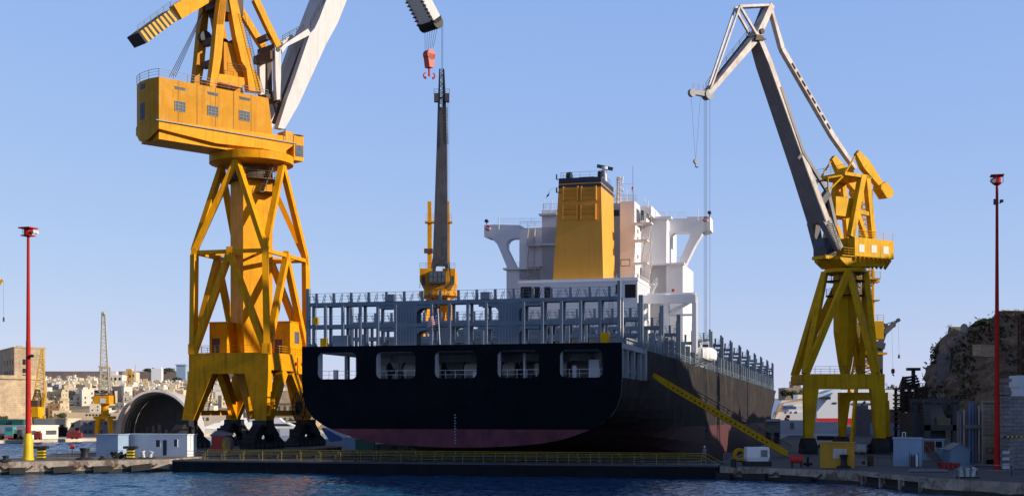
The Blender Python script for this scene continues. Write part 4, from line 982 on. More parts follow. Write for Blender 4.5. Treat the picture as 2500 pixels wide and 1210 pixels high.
# machinery house and ribbed underside
q0=KU.px(2087,578,NW); q1=KU.px(2182,588,NW); qb=KU.px(2087,624,NW)[1]; aH0,aH1=q1[0],q0[0]
hz_=(q0[1]+q1[1])/2
b=MB().fbox(KU,aH0,aH1,NW,3.0,qb,hz_); kh=b.build('machinery_house',M['lem'],kc)
for x in(2104,2134,2163):
    b=MB(); s0,z1_=KU.px(x+6,597 if x<2110 else (599 if x<2140 else 602),NW); s1_,_=KU.px(x-7,600,NW); b.fbox(KU,min(s0,s1_),max(s0,s1_),NW-.05,NW+.03,z1_-1.15,z1_); o=b.build('window',mat('bright_pane',(.75,.72,.66),.15,var=.03,spec=.8) if x==2104 else bpy.data.materials['bright_pane'],kh)
b=MB(); a_f=KU.px(2052,648,-2.6)[0]; zu=KU.px(2090,655,-1)[1]
b.prism([KU.P(aH0+.2,-2.6,qb),KU.P(aH0+1.6,-2.6,zu+.5),KU.P(0,-2.6,zu),KU.P(a_f-1.5,-2.6,zu),KU.P(a_f,-2.6,qb-.6),KU.P(a_f,-2.6,qb)],kn*5.2)
for i in range(9):
    aa=aH0+.7+i*(aH1-aH0-.9)/8; b.prism([KU.P(aa-.06,NW,qb),KU.P(aa+.06,NW,qb),KU.P(aa+.06,-2.0,zu+.3),KU.P(aa-.06,-2.0,zu+.3)],-kb*.03)
    b.beam(KU.P(aa,NW+.05,qb-.1),KU.P(aa-.1,-1.7,zu+.2),.16,.5,side=kb)
b.build('slewing_platform',M['lem'],kc)
b=MB().rail([KU.P(aH1,NW+.1,qb),KU.P(a_f-.3,NW+.1,qb),KU.P(a_f-.3,2.8,qb)],1.1,1.3,.035,2); b.rail([KU.P(aH0+.1,NW+.1,hz_),KU.P(aH1,NW+.1,hz_)],1.1,2,.03,2); b.fbox(KU,aH1,a_f,NW+.05,2.9,qb-.12,qb); b.build('railing',M['lem'],kc)
# boom
hd_=KU.W(1843,92); ft_=KU.W(2024,612)
b=MB(); kn2=kn
def mid(k): return hd_.lerp(ft_,k)
b.beam(mid(0),mid(.12),1.8,.9,2.5,.95,side=kn); b.beam(mid(.12),mid(.60),2.5,.95,3.0,1.0,side=kn); b.beam(mid(.60),mid(.86),3.0,1.0,3.6,1.1,side=kn)
bo=b.build('boom',M['boomgrey'],kc)
b=MB(); ns=-kn*.02
dB=(ft_-hd_).normalized(); upB=kn.cross(dB).normalized()
for k0,k1,w0,w1 in((.0,.12,1.8,2.5),(.12,.6,2.5,3.0),(.6,.86,3.0,3.6)):
    b.beam(mid(k0)-kn*(w0/2+.02),mid(k1)-kn*(w1/2+.02),.05,.8,.05,.85,side=kn)
b.build('boom_lit_side',M['boomlite'],bo)  # pale plate on the near side only, imitating its sunlit face
b=MB()
for s_ in(-1,1): b.beam(mid(.855)+kn*s_*1.1,mid(1.0)+kn*s_*2.0,1.1,1.7,.8,1.2,side=kn)
b.build('boom_foot',M['boomgrey'],bo)
b=MB().stair(KU.W(2046,612,-2.2),KU.W(2026,545,-2.2),kn,.9,16,.04); b.build('boom_stairs',M['dgrey'],kc)
# jib: main beam, mast strut, ties
rt=KU.W(1879,14); jt=KU.W(1727,230); tpv=KU.W(1800,18)
def two(name,p,q,w,sp0,sp1,m,h=None):
    b=MB()
    for s_ in(-1,1): b.beam(p+kn*s_*sp0,q+kn*s_*sp1,w,h or w,side=kn)
    return b.build(name,m,kc)
b=MB().beam(rt,hd_,1.3,.85,1.5,1.0,side=kn).beam(hd_,jt,1.5,1.0,1.0,.6,side=kn); jb=b.build('jib',M['boomlite'],kc)
b=MB()
for p,q,w in((rt,hd_,1.2),(hd_,jt,1.3)): b.beam(p+kn*w*.75+Z*.2,q+kn*w*.6+Z*.1,.5,.9,.4,.6,side=kn)
b.rail([hd_+kn*.4+Z*1,jt+kn*.3+Z*.6],1.1,2,.035,2); b.build('jib_walkway',M['dgrey'],kc)
two('jib_tie',tpv,jt,.24,.5,.3,M['boomlite']); two('jib_strut',tpv,hd_,.34,.5,.6,M['boomlite']); two('jib_tie',tpv,rt,.34,.5,.4,M['boomlite'])
b=MB().beam(jt+kb*-.6,KU.W(1690,226),.8,.9,.5,.5,side=kn); b.tube(KU.W(1689,227)-kn*.25,KU.W(1689,227)+kn*.25,.55,n=14); b.tube(jt-kn*.5-Z*.1,jt+kn*.5-Z*.1,.7,n=14); b.rail([KU.W(1692,221),KU.W(1730,226)],1,.9,.03,2); b.build('jib_tip',M['grey'],kc)
b=MB().beam(hd_-kn*1.1-Z*.3,hd_+kn*1.1-Z*.3,1.2,.8); b.tube(KU.W(1850,80)-kn*1.0,KU.W(1850,80)+kn*1.0,.4,n=12); b.prism([KU.W(x,y,-1.2) for x,y in((1845,98),(1868,97),(1873,96),(1848,84))],kn*2.4); b.build('head_platform',M['brown'],kc)
# rack tie with holes, and slim parallel strut
b=MB(); e0=KU.W(1880,22); e1=KU.W(1908,120); e2=KU.W(2030,330); e3=KU.W(2086,412)
for p,q,w0,w1 in((e0,e1,.4,.7),(e1,e2,.7,.75),(e2,e3,.75,.5)): b.beam(p,q,.75,w0,.75,w1,side=kn)
rk=b.build('luffing_rack',M['boomlite'],kc); b=MB()
for i in range(8): 
    c=e1.lerp(e2,.20+i*.10); dd=(e2-e1).normalized(); b.beam(c-dd*.5-kn*.38,c+dd*.5-kn*.38,.04,.36,side=kn)
b.build('rack_openings',M['dark'],rk)
p0=KU.W(1905,212,-1.2); p1=KU.W(1960,372,-1.4); p2=KU.W(2021,470,-1.4); p3=KU.W(2012,492,-1.2)
b=MB()
for p,q in((p0,p1),(p1,p2)): b.beam(p,q,.42,.5,side=kn); b.beam(p+kn*2.4,q+kn*2.4,.42,.5,side=kn)
b.beam(p1,KU.W(1948,388,-1.2),.4,.4); b.beam(p2,KU.W(2004,493,-1),.9,1.0,side=kn); b.beam(p2,KU.W(2040,552,-1.6),.45,.6,side=kn); b.beam(KU.W(2026,500,-1),KU.W(2053,500,-1),.45,.45); b.build('boom_link',M['boomgrey'],kc)
# A-frame
pz=KU.px(2110,428,-2.2)[1]
for tt in(-2.4,2.4):
    o_=kn*(tt+2.4); f_=lambda x,y:KU.W(x,y,-2.4)+o_
    for (x0,y0,x1,y1,w) in((2105,428,2077,578,.9),(2115,428,2130,582,.8),(2092,518,2114,580,.6)):
        MB().beam(f_(x0,y0),f_(x1,y1),w,w*1.1,side=kn).build('a_frame_leg',M['lem'],kc)
    MB().beam(f_(2096,517),f_(2122,523),.6,.6).build('a_frame_tie',M['lem'],kc)
    b=MB(); b.beam(f_(2091,372),f_(2110,402),.6,.9,1.0,1.7,side=kn); b.beam(f_(2110,402),f_(2147,452),1.0,1.7,.9,1.0,side=kn); arm=b.build('counterweight_arm',M['lem'],kc)
    MB().prism([f_(x,y)-kn*.8 for x,y in((2142,452),(2155,445),(2174,472),(2166,484),(2156,485),(2141,462))],kn*1.6).build('counterweight',M['lem'],arm)
    b=MB(); b.tube(f_(2092,374),f_(2058,430),.14,n=6); b.tube(f_(2058,430),f_(2022,466),.14,n=6); b.tube(f_(2022,466),f_(2021,434),.12,n=6); b.tube(f_(2021,434),f_(2058,428),.14,n=6); b.build('bracing_rod',M['lem'],kc)
b=MB(); a0_=KU.px(2125,425,-2.4)[0]; a1_=KU.px(2058,428,-2.4)[0]; b.fbox(KU,a0_,a1_,-2.8,2.8,pz-.5,pz); b.rail([KU.P(a1_,-2.8,pz),KU.P(a1_,2.8,pz)],1.1,1.4,.035,2); b.tube(KU.P((a0_+a1_)/2,-1.2,pz+.6),KU.P((a0_+a1_)/2,1.2,pz+.6),.7,n=14); b.build('a_frame_platform',M['lem'],kc)
b=MB(); s0,z1_=KU.px(2085,484,-1.9); s1_,z0_=KU.px(2042,525,-1.9); b.fbox(KU,s0,s1_,-1.8,1.8,z0_,z1_); o=b.build('hoist_cabin',M['lem'],kc)
b=MB().fbox(KU,s1_-.02,s1_+.06,-.5,.5,z0_+1.1,z1_-.4); b.build('window',M['dark'],o)
# operator cab below the boom foot
b=MB(); s0,z1_=KU.px(2012,594,0); _,z0_=KU.px(2012,632,0); b.fbox(KU,s0-1.2,s0+1.0,-1.2,1.2,qb,qb+2.6); o=b.build('operator_cab',M['dgrey'],kc)
b=MB().fbox(KU,s0+.98,s0+1.06,-1.0,1.0,qb+1.0,qb+2.4).fbox(KU,s0-1,s0+.8,-1.27,-1.19,qb+1.0,qb+2.3); b.build('window',M['glass'],o)
b=MB().fbox(KU,s0-1.2,s0+1.1,-1.4,1.4,qb-.5,qb-.02); b.build('cab_platform',M['lem'],kc)
# ropes and small hook
h2=KU.W(1698,394); b=MB(); b.tube(KU.W(1687,232),h2,.022,n=3); b.tube(KU.W(1710,236),h2,.022,n=3)
for x in(1719,1722,1725,1733): q=KU.W(x,236); b.tube(q,V((q.x,q.y,5.5)),.028,n=3)
b.build('hoist_ropes',M['rope'],kc)
b=MB().tube(h2-kn*.15,h2+kn*.15,.32,n=10); b.path([h2-Z*.3,h2-Z*.7,h2-Z*.85+kx*.2,h2-Z*.7+kx*.35],.09,6); b.build('auxiliary_hook',M['grey'],kc)
q=KU.W(1725,300); q=V((q.x,q.y,5.2)); b=MB().tube(q-kx*.2,q+kx*.2,.4,n=12); b.path([q-Z*.6,q-Z*1.3,q-Z*1.5+kx*.3,q-Z*1.2+kx*.5],.15,6); b.build('hook_block',M['dgrey'],kc)

# ================= crane behind the ship =================
MD=305.0; MO=W(1071,1000,MD); MT_=Fr((MO.x,MO.y),90)     # s right, t toward the camera
mc=thing('dockyard_crane','crane seen head on with tall dark boom rising behind the lashing bridges','crane',V((MO.x,MO.y,QZ)),'dockyard cranes')
my=(lambda y:H+(HY-y)/F*MD)
zh0,zh1=my(712),my(660)
b=MB(); 
for i in(-1,1):
    for j in(-1,1): b.beam(V((MO.x+i*6,MO.y+j*6,QZ+1)),V((MO.x+i*4.2,MO.y+j*4.2,my(890))),1.4); b.beam(V((MO.x+i*4.2,MO.y+j*4.2,my(890))),V((MO.x+i*2,MO.y+j*2,zh0-1)),1.0)
b.lathe(V((MO.x,MO.y,0)),[(1.5,my(900)),(2.4,zh0-4),(2.4,zh0)],16); b.build('portal_tower',M['yel'],mc)
for i in(-1,1): b=MB(); b.box(V((MO.x+i*6,MO.y,QZ)),1.8,16,2,0); b.build('bogie',M['black'],mc)
b=MB().lathe(V((MO.x,MO.y,0)),[(3.6,zh0-1.6),(4.6,zh0-1.1),(4.6,zh0)],24); b.build('slewing_ring',M['yel'],mc)
s0=MT_.px(1028,690)[0]; s1_=MT_.px(1113,690)[0]
b=MB(); b.hexa([MT_.P(s0+1,4,zh0),MT_.P(s1_-1,4,zh0),MT_.P(s1_-1,-8,zh0),MT_.P(s0+1,-8,zh0)]+[MT_.P(s0,4.6,zh0+2),MT_.P(s1_,4.6,zh0+2),MT_.P(s1_,-8.5,zh0+2),MT_.P(s0,-8.5,zh0+2)]); b.fbox(MT_,s0,s0+2.9,-8.5,4.6,zh0+2,zh1); b.fbox(MT_,s1_-2.9,s1_,-8.5,4.6,zh0+2,zh1); b.fbox(MT_,s0+2.9,s1_-2.9,-8.5,1.0,zh0+2,zh1-.2); mh=b.build('machinery_house',M['yel'],mc)
for x in(1037,1107): b=MB(); s_=MT_.px(x,690)[0]; b.fbox(MT_,s_-.35,s_+.35,4.55,4.66,my(700),my(678)); b.build('window',M['dgrey'],mh)
b=MB().rail([MT_.P(s0,4.6,zh1),MT_.P(s0+2.9,4.6,zh1)],1.2,1.3,.05,2).rail([MT_.P(s1_-2.9,4.6,zh1),MT_.P(s1_,4.6,zh1)],1.2,1.3,.05,2).rail([MT_.P(s0,5.0,zh0+.3),MT_.P(s1_,5.0,zh0+.3)],1.2,1.3,.05,2); b.build('railing',M['grey'],mh)
b=MB().fbox(MT_,-1.9,1.9,3.0,6.0,my(697),my(668)); mcb=b.build('operator_cab',M['dgrey'],mc)
b=MB()
for i in range(4): b.fbox(MT_,-1.8+i*.95,-1.05+i*.95,5.98,6.08,my(694),my(683)); b.fbox(MT_,-1.8+i*.95,-1.05+i*.95,5.98,6.08,my(681),my(670))
b.build('window',M['glass'],mcb); 
# boom leaning toward the camera
def mb_(x,y,t): return MT_.W(x,y,t)
tb,tt=4.5,24.0
def lean(y): return tb+(tt-tb)*(650-y)/(650-168)
b=MB()
def seg(y0,x0a,x0b,y1,x1a,x1b,th=1.8):
    p=[mb_(x0a,y0,lean(y0)),mb_(x0b,y0,lean(y0)),mb_(x1b,y1,lean(y1)),mb_(x1a,y1,lean(y1))]; b.prism(p,V((0,th,0)))
seg(648,1056,1093,355,1066,1091); seg(355,1066,1091,262,1068.5,1089,1.6)
for xa,xb,xc,xd in((1056,1066,1046,1055),(1084,1093,1091,1101)): 
    p=[mb_(xa,628,lean(628)),mb_(xb if xa<1070 else xb,640,lean(640)),mb_(xd,698,lean(698)),mb_(xc,698,lean(698))]; b.prism(p,V((0,1.6,0)))
b.build('boom',M['boomgrey'],mc)
b=MB()
for xa,xb,xc,xd in((1068.5,1073,1072,1074.5),(1080,1089,1081,1084.5)): 
    b.prism([mb_(xa,262,lean(262)),mb_(xb,262,lean(262)),mb_(xd,168,lean(168)),mb_(xc,168,lean(168))],V((0,1.4,0)))
b.lattice(mb_(1079,262,lean(262)-.5),mb_(1078,170,lean(170)-.5),1.6,.9,9,.1); b.build('boom_head',M['dgrey'],mc)
b=MB()
for x in(1065,1092): p=mb_(x,238,lean(238)); b.box(p-Z*1.0,.9,1.2,1.8); b.rail([p-V((.5,0,-.8)),p+V((.5,0,.8))],1.0,1,.05,1)
b.beam(mb_(1064,239,lean(239)),mb_(1094,239,lean(239)),.4,.4); b.build('boom_platform',M['dgrey'],mc)
b=MB().ladder(mb_(1089,352,lean(352)+.2),mb_(1086,262,lean(262)+.2),V((1,0,0)),.9,26,.07); b.stair(mb_(1101,688,6),mb_(1096,640,5),V((0,1,0)),.9,12,.06); b.build('boom_ladder',M['dgrey'],mc)
for x in(1049,1093):
    b=MB(); p=mb_(x,660,-3); q=mb_(x-.5,492,-3); b.beam(p,mb_(x,535,-3),1.0,1.0); b.beam(mb_(x,535,-3),q,.8,.9); b.fbox(MT_,MT_.px(x,538,-3)[0]-1.1,MT_.px(x,538,-3)[0]+1.1,-4,-2,my(540),my(536)); b.rail([mb_(x-9,536,-2),mb_(x+9,536,-2)],1.3,1.2,.05,2); b.build('a_frame_post',M['yel'],mc)
b=MB(); s_=MT_.px(1044,610,-2.5)[0]; b.fbox(MT_,s_-.8,s_+1.2,-3.4,-1.8,my(614),my(604)); b.build('winch_box',M['brown'],mc)
b=MB(); 
for x in(1092.5,1096): q=mb_(x,240,lean(240)); b.tube(q,mb_(x,712,6),.035,n=3)
b.build('hoist_ropes',M['rope'],mc)
b=MB()
for x in(1092,1096): b.tube(mb_(x,170,24),mb_(x,240,20),.03,n=3)

# ================= lattice tower crane behind the right crane =================
TD=262.0; TO=W(2112,1000,TD); TF=Fr((TO.x,TO.y),90)
tc_=thing('tower_crane','yellow lattice mast crane with box cabin half hidden behind the right hand yellow crane','crane',V((TO.x,TO.y,RZ)),'dockyard cranes')
ty=lambda y:H+(HY-y)/F*TD
b=MB().lattice(TF.P(0,0,ty(912)),TF.P(0,0,ty(830)),4.2,2.6,6,.2); 
for i in(-1,1):
    for j in(-1,1): b.beam(V((TO.x+i*3.6,TO.y+j*3.6,RZ)),V((TO.x+i*2.1,TO.y+j*2.1,ty(912))),.6); b.beam(V((TO.x+i*2.6,TO.y+j*2.1,ty(925))),V((TO.x+i*.2,TO.y+j*1.5,ty(845))),.5)
b.fbox(TF,-3,3.6,-3,3,ty(866),ty(861)); b.build('mast_base',M['lem'],tc_)
b=MB(); b.fbox(TF,TF.px(2098,800)[0],TF.px(2150,800)[0],-2.5,2.2,ty(828),ty(785)); b.fbox(TF,TF.px(2090,800)[0],TF.px(2100,800)[0],-2,2.6,ty(826),ty(795)); o=b.build('machinery_cabin',M['lem'],tc_)
b=MB().rail([TF.P(TF.px(2090,785)[0],2.2,ty(785)),TF.P(TF.px(2150,785)[0],2.2,ty(785))],1.2,1.4,.05,2); b.build('railing',M['lem'],o)
b=MB().lattice(TF.P(-.1,0,ty(785)),TF.P(.2,0,ty(465)),2.5,1.9,26,.15,rb=.08); b.tube(TF.P(1.5,.6,ty(785)),TF.P(1.4,.6,ty(640)),.28,n=8)
for y in(690,735): b.fbox(TF,1.2,2.6,-.8,1.4,ty(y),ty(y-3))
b.fbox(TF,-2.2,2.6,-1.6,1.8,ty(684),ty(680)); b.rail([TF.P(-2.2,1.8,ty(680)),TF.P(2.6,1.8,ty(680))],1.2,1.2,.05,2); b.build('lattice_mast',M['lem'],tc_)
# small dark jib crane further right
JD=330.0; JF=Fr((W(2145,1000,JD).x,JD),90); jc=thing('jib_crane','small dark jib crane arm reaching right behind the lattice mast crane','crane',V((JF.O.x,JD,RZ)))
jw=lambda x,y:JF.W(x,y)
b=MB().beam(V((JF.O.x,JD,RZ)),jw(2146,850),1.6).beam(jw(2146,850),jw(2150,835),2.2); b.build('pedestal',M['dgrey'],jc)
b=MB().beam(jw(2148,842),jw(2158,812),1.2,1.2).beam(jw(2156,812),jw(2180,793),1.5,1.6,1.0,1.0).beam(jw(2180,793),jw(2193,781),.5).tube(jw(2156,793),jw(2193,781),.12).beam(jw(2155,792),jw(2166,796),.9).tube(jw(2193,781)-V((0,.3,0)),jw(2193,781)+V((0,.3,0)),.5,n=10).tube(jw(2180,793)-V((0,.3,0)),jw(2180,793)+V((0,.3,0)),.7,n=10); b.build('jib',M['dgrey'],jc)
b=MB().tube(jw(2177,800),jw(2180,902),.035,n=3).tube(jw(2193,783),jw(2195,866),.03,n=3); b.build('hoist_ropes',M['rope'],jc)
c=jw(2180,905); b=MB().tube(c-V((.3,0,0)),c+V((.3,0,0)),.6,n=10); b.path([c-Z*.5,c-Z*1.0,c-Z*1.2+V((.3,0,0))],.15,6); c=jw(2195,869); b.tube(c-Z*.5,c+Z*.5,.35,.2,n=8); b.build('hook_block',M['dgrey'],jc)
# ================= far small cranes =================
def far_crane(px,D,label,rows,base_y,mlat,ring_y,tip,foot,w_foot,yel):
    O=W(px,1000,D); fr=Fr((O.x,O.y),90); yy=lambda y:H+(HY-y)/F*D
    t=thing('portal_crane',label,'crane',V((O.x,O.y,1.0)),'dockyard cranes on the far quay')
    return O,fr,yy,t
D=330; O=W(256,1000,D); fr=Fr((O.x,O.y),90); yy=lambda y:H+(HY-y)/F*D
fc=thing('portal_crane','far quay crane with tall pale lattice boom and yellow portal, left of the arched shelter','crane',V((O.x,O.y,1.0)),'dockyard cranes on the far quay')
for x0,x1 in((240,237),(268,272)):
    for j in(-1,1): MB().beam(fr.W(x0,1020,j*3),V((fr.W(x1,1056,j*3.6).x,fr.W(x1,1056,j*3.6).y,1.0)),1.0,1.1).build('leg',yelf:=M['yel'],fc)
b=MB(); b.fbox(fr,-1.9,1.9,-3.2,3.2,yy(1022),yy(1015)); b.beam(fr.W(238,1024),fr.W(262,1014),1.4,1.3); b.lathe(V((O.x,O.y,0)),[(1.0,yy(1018)),(.95,yy(990)),(1.2,yy(985))],14); b.build('column',M['yel'],fc)
b=MB(); b.fbox(fr,fr.px(237,980)[0],fr.px(274,980)[0],-2.6,2.8,yy(985),yy(965)); o=b.build('machinery_house',M['yel'],fc)
b=MB().fbox(fr,-.4,1.0,2.75,2.86,yy(983),yy(972)).fbox(fr,-1.5,1.6,2.75,2.85,yy(962.5),yy(960)); b.build('window',M['cabw'],o)
b=MB().fbox(fr,-2,1.8,-2.2,2.2,yy(965),yy(952)); b.build('winch_platform',M['brown'],o)
b=MB()
for x0,x1 in((243,247),(271,267)): b.beam(fr.W(x0,965),fr.W(x1,895),.35,.35)
b.lattice(fr.W(255,955,1.5),fr.W(256,895,1.5),2.4,2.0,5,.10); b.fbox(fr,fr.px(243,896)[0],fr.px(270,896)[0],-1,1,yy(897),yy(893)); b.build('a_frame',M['boomlite'],fc)
b=MB().lattice(fr.W(255,955,2.5),fr.W(252.5,765,9),2.2,.7,22,.17,rb=.05); b.tube(fr.W(252,765,9)-V((.4,0,0)),fr.W(252,765,9)+V((.4,0,0)),.5,n=10); b.build('boom',mat('pale_lattice_paint',(.52,.46,.33),.6),fc)
D=350; O=W(95,1000,D); fr=Fr((O.x,O.y),90); yy=lambda y:H+(HY-y)/F*D
fc=thing('portal_crane','yellow far quay crane with leaning lattice boom in front of the stone rampart','crane',V((O.x,O.y,1.0)),'dockyard cranes on the far quay')
b=MB(); b.beam(fr.W(92,1015),V((fr.W(99,1045).x,D-1,1.0)),1.9,2,1.3,1.4); b.beam(fr.W(84,1015),V((fr.W(80,1045).x,D+2,1.0)),1.2); b.beam(fr.W(106,1014),fr.W(103,1040),1.0); b.lathe(V((O.x,O.y,0)),[(1.3,yy(1020)),(1.3,yy(993))],12); b.build('portal',M['lem'],fc)
b=MB().fbox(fr,fr.px(77,1000)[0],fr.px(100,1000)[0],-2.4,2.2,yy(1017),yy(992)); o=b.build('machinery_house',M['lem'],fc)
b=MB().fbox(fr,fr.px(80,1000)[0],fr.px(84,1000)[0],2.15,2.26,yy(1005),yy(1000)); b.build('window',M['dark'],o)
b=MB().fbox(fr,fr.px(82,985)[0],fr.px(98,985)[0],-1.5,2,yy(992),yy(976)); b.lattice(fr.W(90,976),fr.W(92,950),1.8,.8,3,.12); b.build('operator_cab',M['brown'],fc)
b=MB(); b.tube(fr.W(82,975),fr.W(101.5,852),.18,n=5); b.tube(fr.W(109,985),fr.W(105.5,852),.2,n=5)
for k in range(11):
    u0=k/11; p=fr.W(82+19.5*u0,975-123*u0); q=fr.W(109-3.5*u0,985-133*u0); b.tube(p,q,.11,n=4)
    if k<10: b.tube(p,fr.W(109-3.5*(k+1)/11,985-133*(k+1)/11),.07,n=3)
b.beam(fr.W(104,1000),fr.W(109,960),.6); b.build('boom',M['lem'],fc)
D=620; O=W(702/1.0,1000,D)
D=600; fr=Fr((W(318,1000,D).x,D),90); yy=lambda y:H+(HY-y)/F*D
fc=thing('lattice_mast','thin yellow lattice mast standing among the hillside houses','mast',fr.W(317,975))
b=MB().lattice(fr.W(317,978),fr.W(317,902),3.2,1.6,8,.16); b.build('mast_frame',M['lem'],fc)
b=MB().tube(fr.W(331,930),fr.W(331,890),.25,n=5); tag(b.build('slender_mast',M['boomlite'],loc=fr.W(331,930)),'slim bare mast above the pale block on the hillside','mast')
# yellow jib tip at the left edge
D=420; fr=Fr((W(-60,1000,D).x,D),90); fc=thing('jib_crane','crane whose yellow jib tip just enters the picture at the left edge above the fort','crane',V((fr.O.x,D,1.0)))
b=MB().beam(V((fr.O.x,D,1.0)),fr.W(-55,760),3,3,1.5,1.5).beam(fr.W(-55,760),fr.W(6,682),1.6,1.8,.7,.7); b.build('jib',M['lem'],fc)
c=fr.W(9,774); b=MB().tube(fr.W(8,684),c,.035,n=3).tube(c-Z*1.4,c,.3,n=8); b.build('hook_line',M['rope'],fc)

# ================= light masts =================
def light_mast(px,by,ty_,label,wb,wt,cone,mred,yfoot,zq):
    q=G(px,by,zq); D=q.y; zt=H+(HY-ty_)/F*D; s=D/F
    t=thing('light_mast',label,'light mast',q)
    b=MB().lathe(V((q.x,q.y,0)),[(wb*1.12,zq),(wb*1.12,zq+.25),(wb,zq+.3),(wb*.9,cone-.7),(wt*1.5,cone)],20); b.build('mast_foot',M['poleyel'] if yfoot else mred,t,smooth=True)
    b=MB().lathe(V((q.x,q.y,0)),[(wt*1.4,cone),(wt*1.15,cone+(zt-cone)*.45),(wt*1.05,cone+(zt-cone)*.451),(wt*.8,cone+(zt-cone)*.75),(wt*.7,zt-.8)],16); b.build('pole',mred,t,smooth=True)
    return q,D,zt,s,t
q,D,zt,s,t=light_mast(69,1122,556,'tall red light mast with yellow foot on the left pier',.62,.24,H+(HY-1058)/F*160.5,M['polered'],True,QZ)
b=MB().box(V((q.x+.0,q.y,zt-.12)),1.7,1.7,.15,20).lathe(V((q.x,q.y,0)),[(.45,zt-.95),(.5,zt-.9),(.5,zt-.12)],10).box(V((q.x,q.y,zt-1.05)),1.3,1.3,.12,20); b.build('head_frame',M['polered'],t)
for dx,dy in((.6,-.3),(.75,.3)): c=V((q.x+dx,q.y+dy,zt-.55)); MB().tube(c,c+V((.35,-.15,.05)),.2,.26,n=10).build('floodlight',M['boomlite'],t)
MB().tube(V((q.x-.55,q.y-.5,zt-1)),V((q.x-.55,q.y-.5,zt-.1)),.03,n=4).build('cage_bar',M['dgrey'],t); MB().tube(V((q.x-.7,q.y+.4,zt-1)),V((q.x-.7,q.y+.4,zt-.1)),.03,n=4).build('cage_bar',M['dgrey'],t)
b=MB().box(V((q.x+.55,q.y-.3,H+(HY-872)/F*D)),.4,.35,.35); b.build('camera_box',M['black'],t)
q,D,zt,s,t=light_mast(2434,1145,428,'tall red light mast on the right apron before the pale stone buildings',.34,.2,H+(HY-1055)/F*140.5,M['polered'],False,RZ)
b=MB().box(V((q.x,q.y,zt-.1)),1.35,1.35,.12,15).lathe(V((q.x,q.y,0)),[(.3,zt-1.05),(.52,zt-.85),(.5,zt-.8)],12).lathe(V((q.x,q.y,0)),[(.42,zt-.8),(.42,zt-.1)],10); b.build('head_frame',M['polered'],t)
c=V((q.x-.5,q.y-.25,zt-.6)); b=MB().tube(c-V((0,.2,0)),c+V((0,.2,0)),.28,n=12); b.build('floodlight',M['grey'],t)
MB().tube(V((q.x+.55,q.y-.3,zt-.85)),V((q.x+.55,q.y-.3,zt-.1)),.035,n=4).build('cage_bar',M['dgrey'],t); MB().tube(V((q.x-.3,q.y-.6,zt-.85)),V((q.x-.3,q.y-.6,zt-.1)),.03,n=4).build('cage_bar',M['dgrey'],t)
z=H+(HY-493)/F*D; b=MB().box(V((q.x-.25,q.y-.1,z-.3)),.25,.3,.6).box(V((q.x+.45,q.y-.1,z-.05)),.3,.35,.28).tube(V((q.x,q.y,z-.15)),V((q.x+.45,q.y,z-.1)),.04); b.build('camera_box',M['dgrey'],t)
# ================= pier furniture (left) =================
def gx(x,y,z=None): return G(x,y,QZ if z is None else z)
cabh=Fr((LQ1[0],LQ1[1]),math.degrees(math.atan2(LQ2[0]-LQ1[0],LQ2[1]-LQ1[1])))
def cabin(name,label,x0,x1,yb,yt,depth,m,z,hd=0,cat='cabin',roof=None):
    p=G(x0,yb,z); fr=Fr((p.x,p.y),90+hd); s1=fr.px(x1,yb)[0]; h=(yb-yt)*p.y/F; D=p.y
    c=fr.P(s1/2,-depth/2,z); t=thing(name,label,cat,c); b=MB().fbox(fr,0,s1,-depth,0,z,z+h); b.build('body',m,t)
    b=MB().fbox(fr,-.12,s1+.12,-depth-.12,.12,z+h,z+h+.12); b.build('roof',roof or m,t)
    return t,c,s1,h,fr
def panel(t,fr,nm,x0,x1,y0,y1,m):
    s0,z1=fr.px(x0,y0); s1,z0=fr.px(x1,y1); o=MB().fbox(fr,s0,s1,-.05,.05,z0,z1).build(nm,m,t)
    if nm=='window':
        b=MB()
        for zz in(z0-.07,z1): b.fbox(fr,s0-.07,s1+.07,-.05,.08,zz,zz+.07)
        for ss in(s0-.07,s1): b.fbox(fr,ss,ss+.07,-.05,.08,z0,z1)
        b.build('frame',M['cabw'],o)
    return o
t,c,w,h,fr=cabin('site_cabin','wide white site cabin with a dark door and two windows on the left pier',301,457,1112,1060,2.6,M['cabw'],QZ,15)
for x0,x1,y0,y1,nm in((381,391,1073,1090,'window'),(398,407,1073,1110.5,'door'),(425,433,1072,1089,'window')): panel(t,fr,nm,x0,x1,y0,y1,M['navy'])
t,c,w,h,fr=cabin('site_cabin','plain pale blue windowless cabin, left of the white cabin with door',235,288,1114,1061,2.6,M['cabb'],QZ,15)
def bollard(x,yb,yt,label,w,z,style=0,grp='mooring bollards on the quays'):
    c=G(x,yb,z); h=(yb-yt)*c.y/F
    t=thing('mooring_bollard',label,'bollard',c,grp)
    if style==0:
        MB().lathe(c,[(w*1.9,0),(w*1.9,.18),(w*1.3,.3)],8).build('base_plate',M['black'],t)
        MB().lathe(c,[(w*.9,.25),(w*.75,h*.55),(w*.95,h*.85),(w*1.12,h*.9),(w*1.05,h*.98),(w*.6,h)],18).build('post',M['black'],t,smooth=True)
    else:
        for i,dx in enumerate((-.55,0,.55) if style==3 else (-.45,.45)):
            b=MB().tube(c+V((dx*.9,0,0)),c+V((dx*1.15,0,h*.8)),w*.45,w*.45,10).tube(c+V((dx*1.15,0,h*.8)),c+V((dx*1.3,0,h)),w*.6,w*.7,10); b.build('horn',mat('bollard_white_blue',(.5,.52,.56),.5,var=.3) if 'bollard_white_blue' not in bpy.data.materials else bpy.data.materials['bollard_white_blue'],t)
        MB().box(c,2.0,1.0,.15).build('base_plate',M['black'],t)
    return t
bollard(14,1126,1111,'small dark bollard at the far left end of the pier',.4,QZ)
bollard(207,1121,1092,'big black mushroom bollard on the left pier beside the pale blue cabin',.62,QZ)
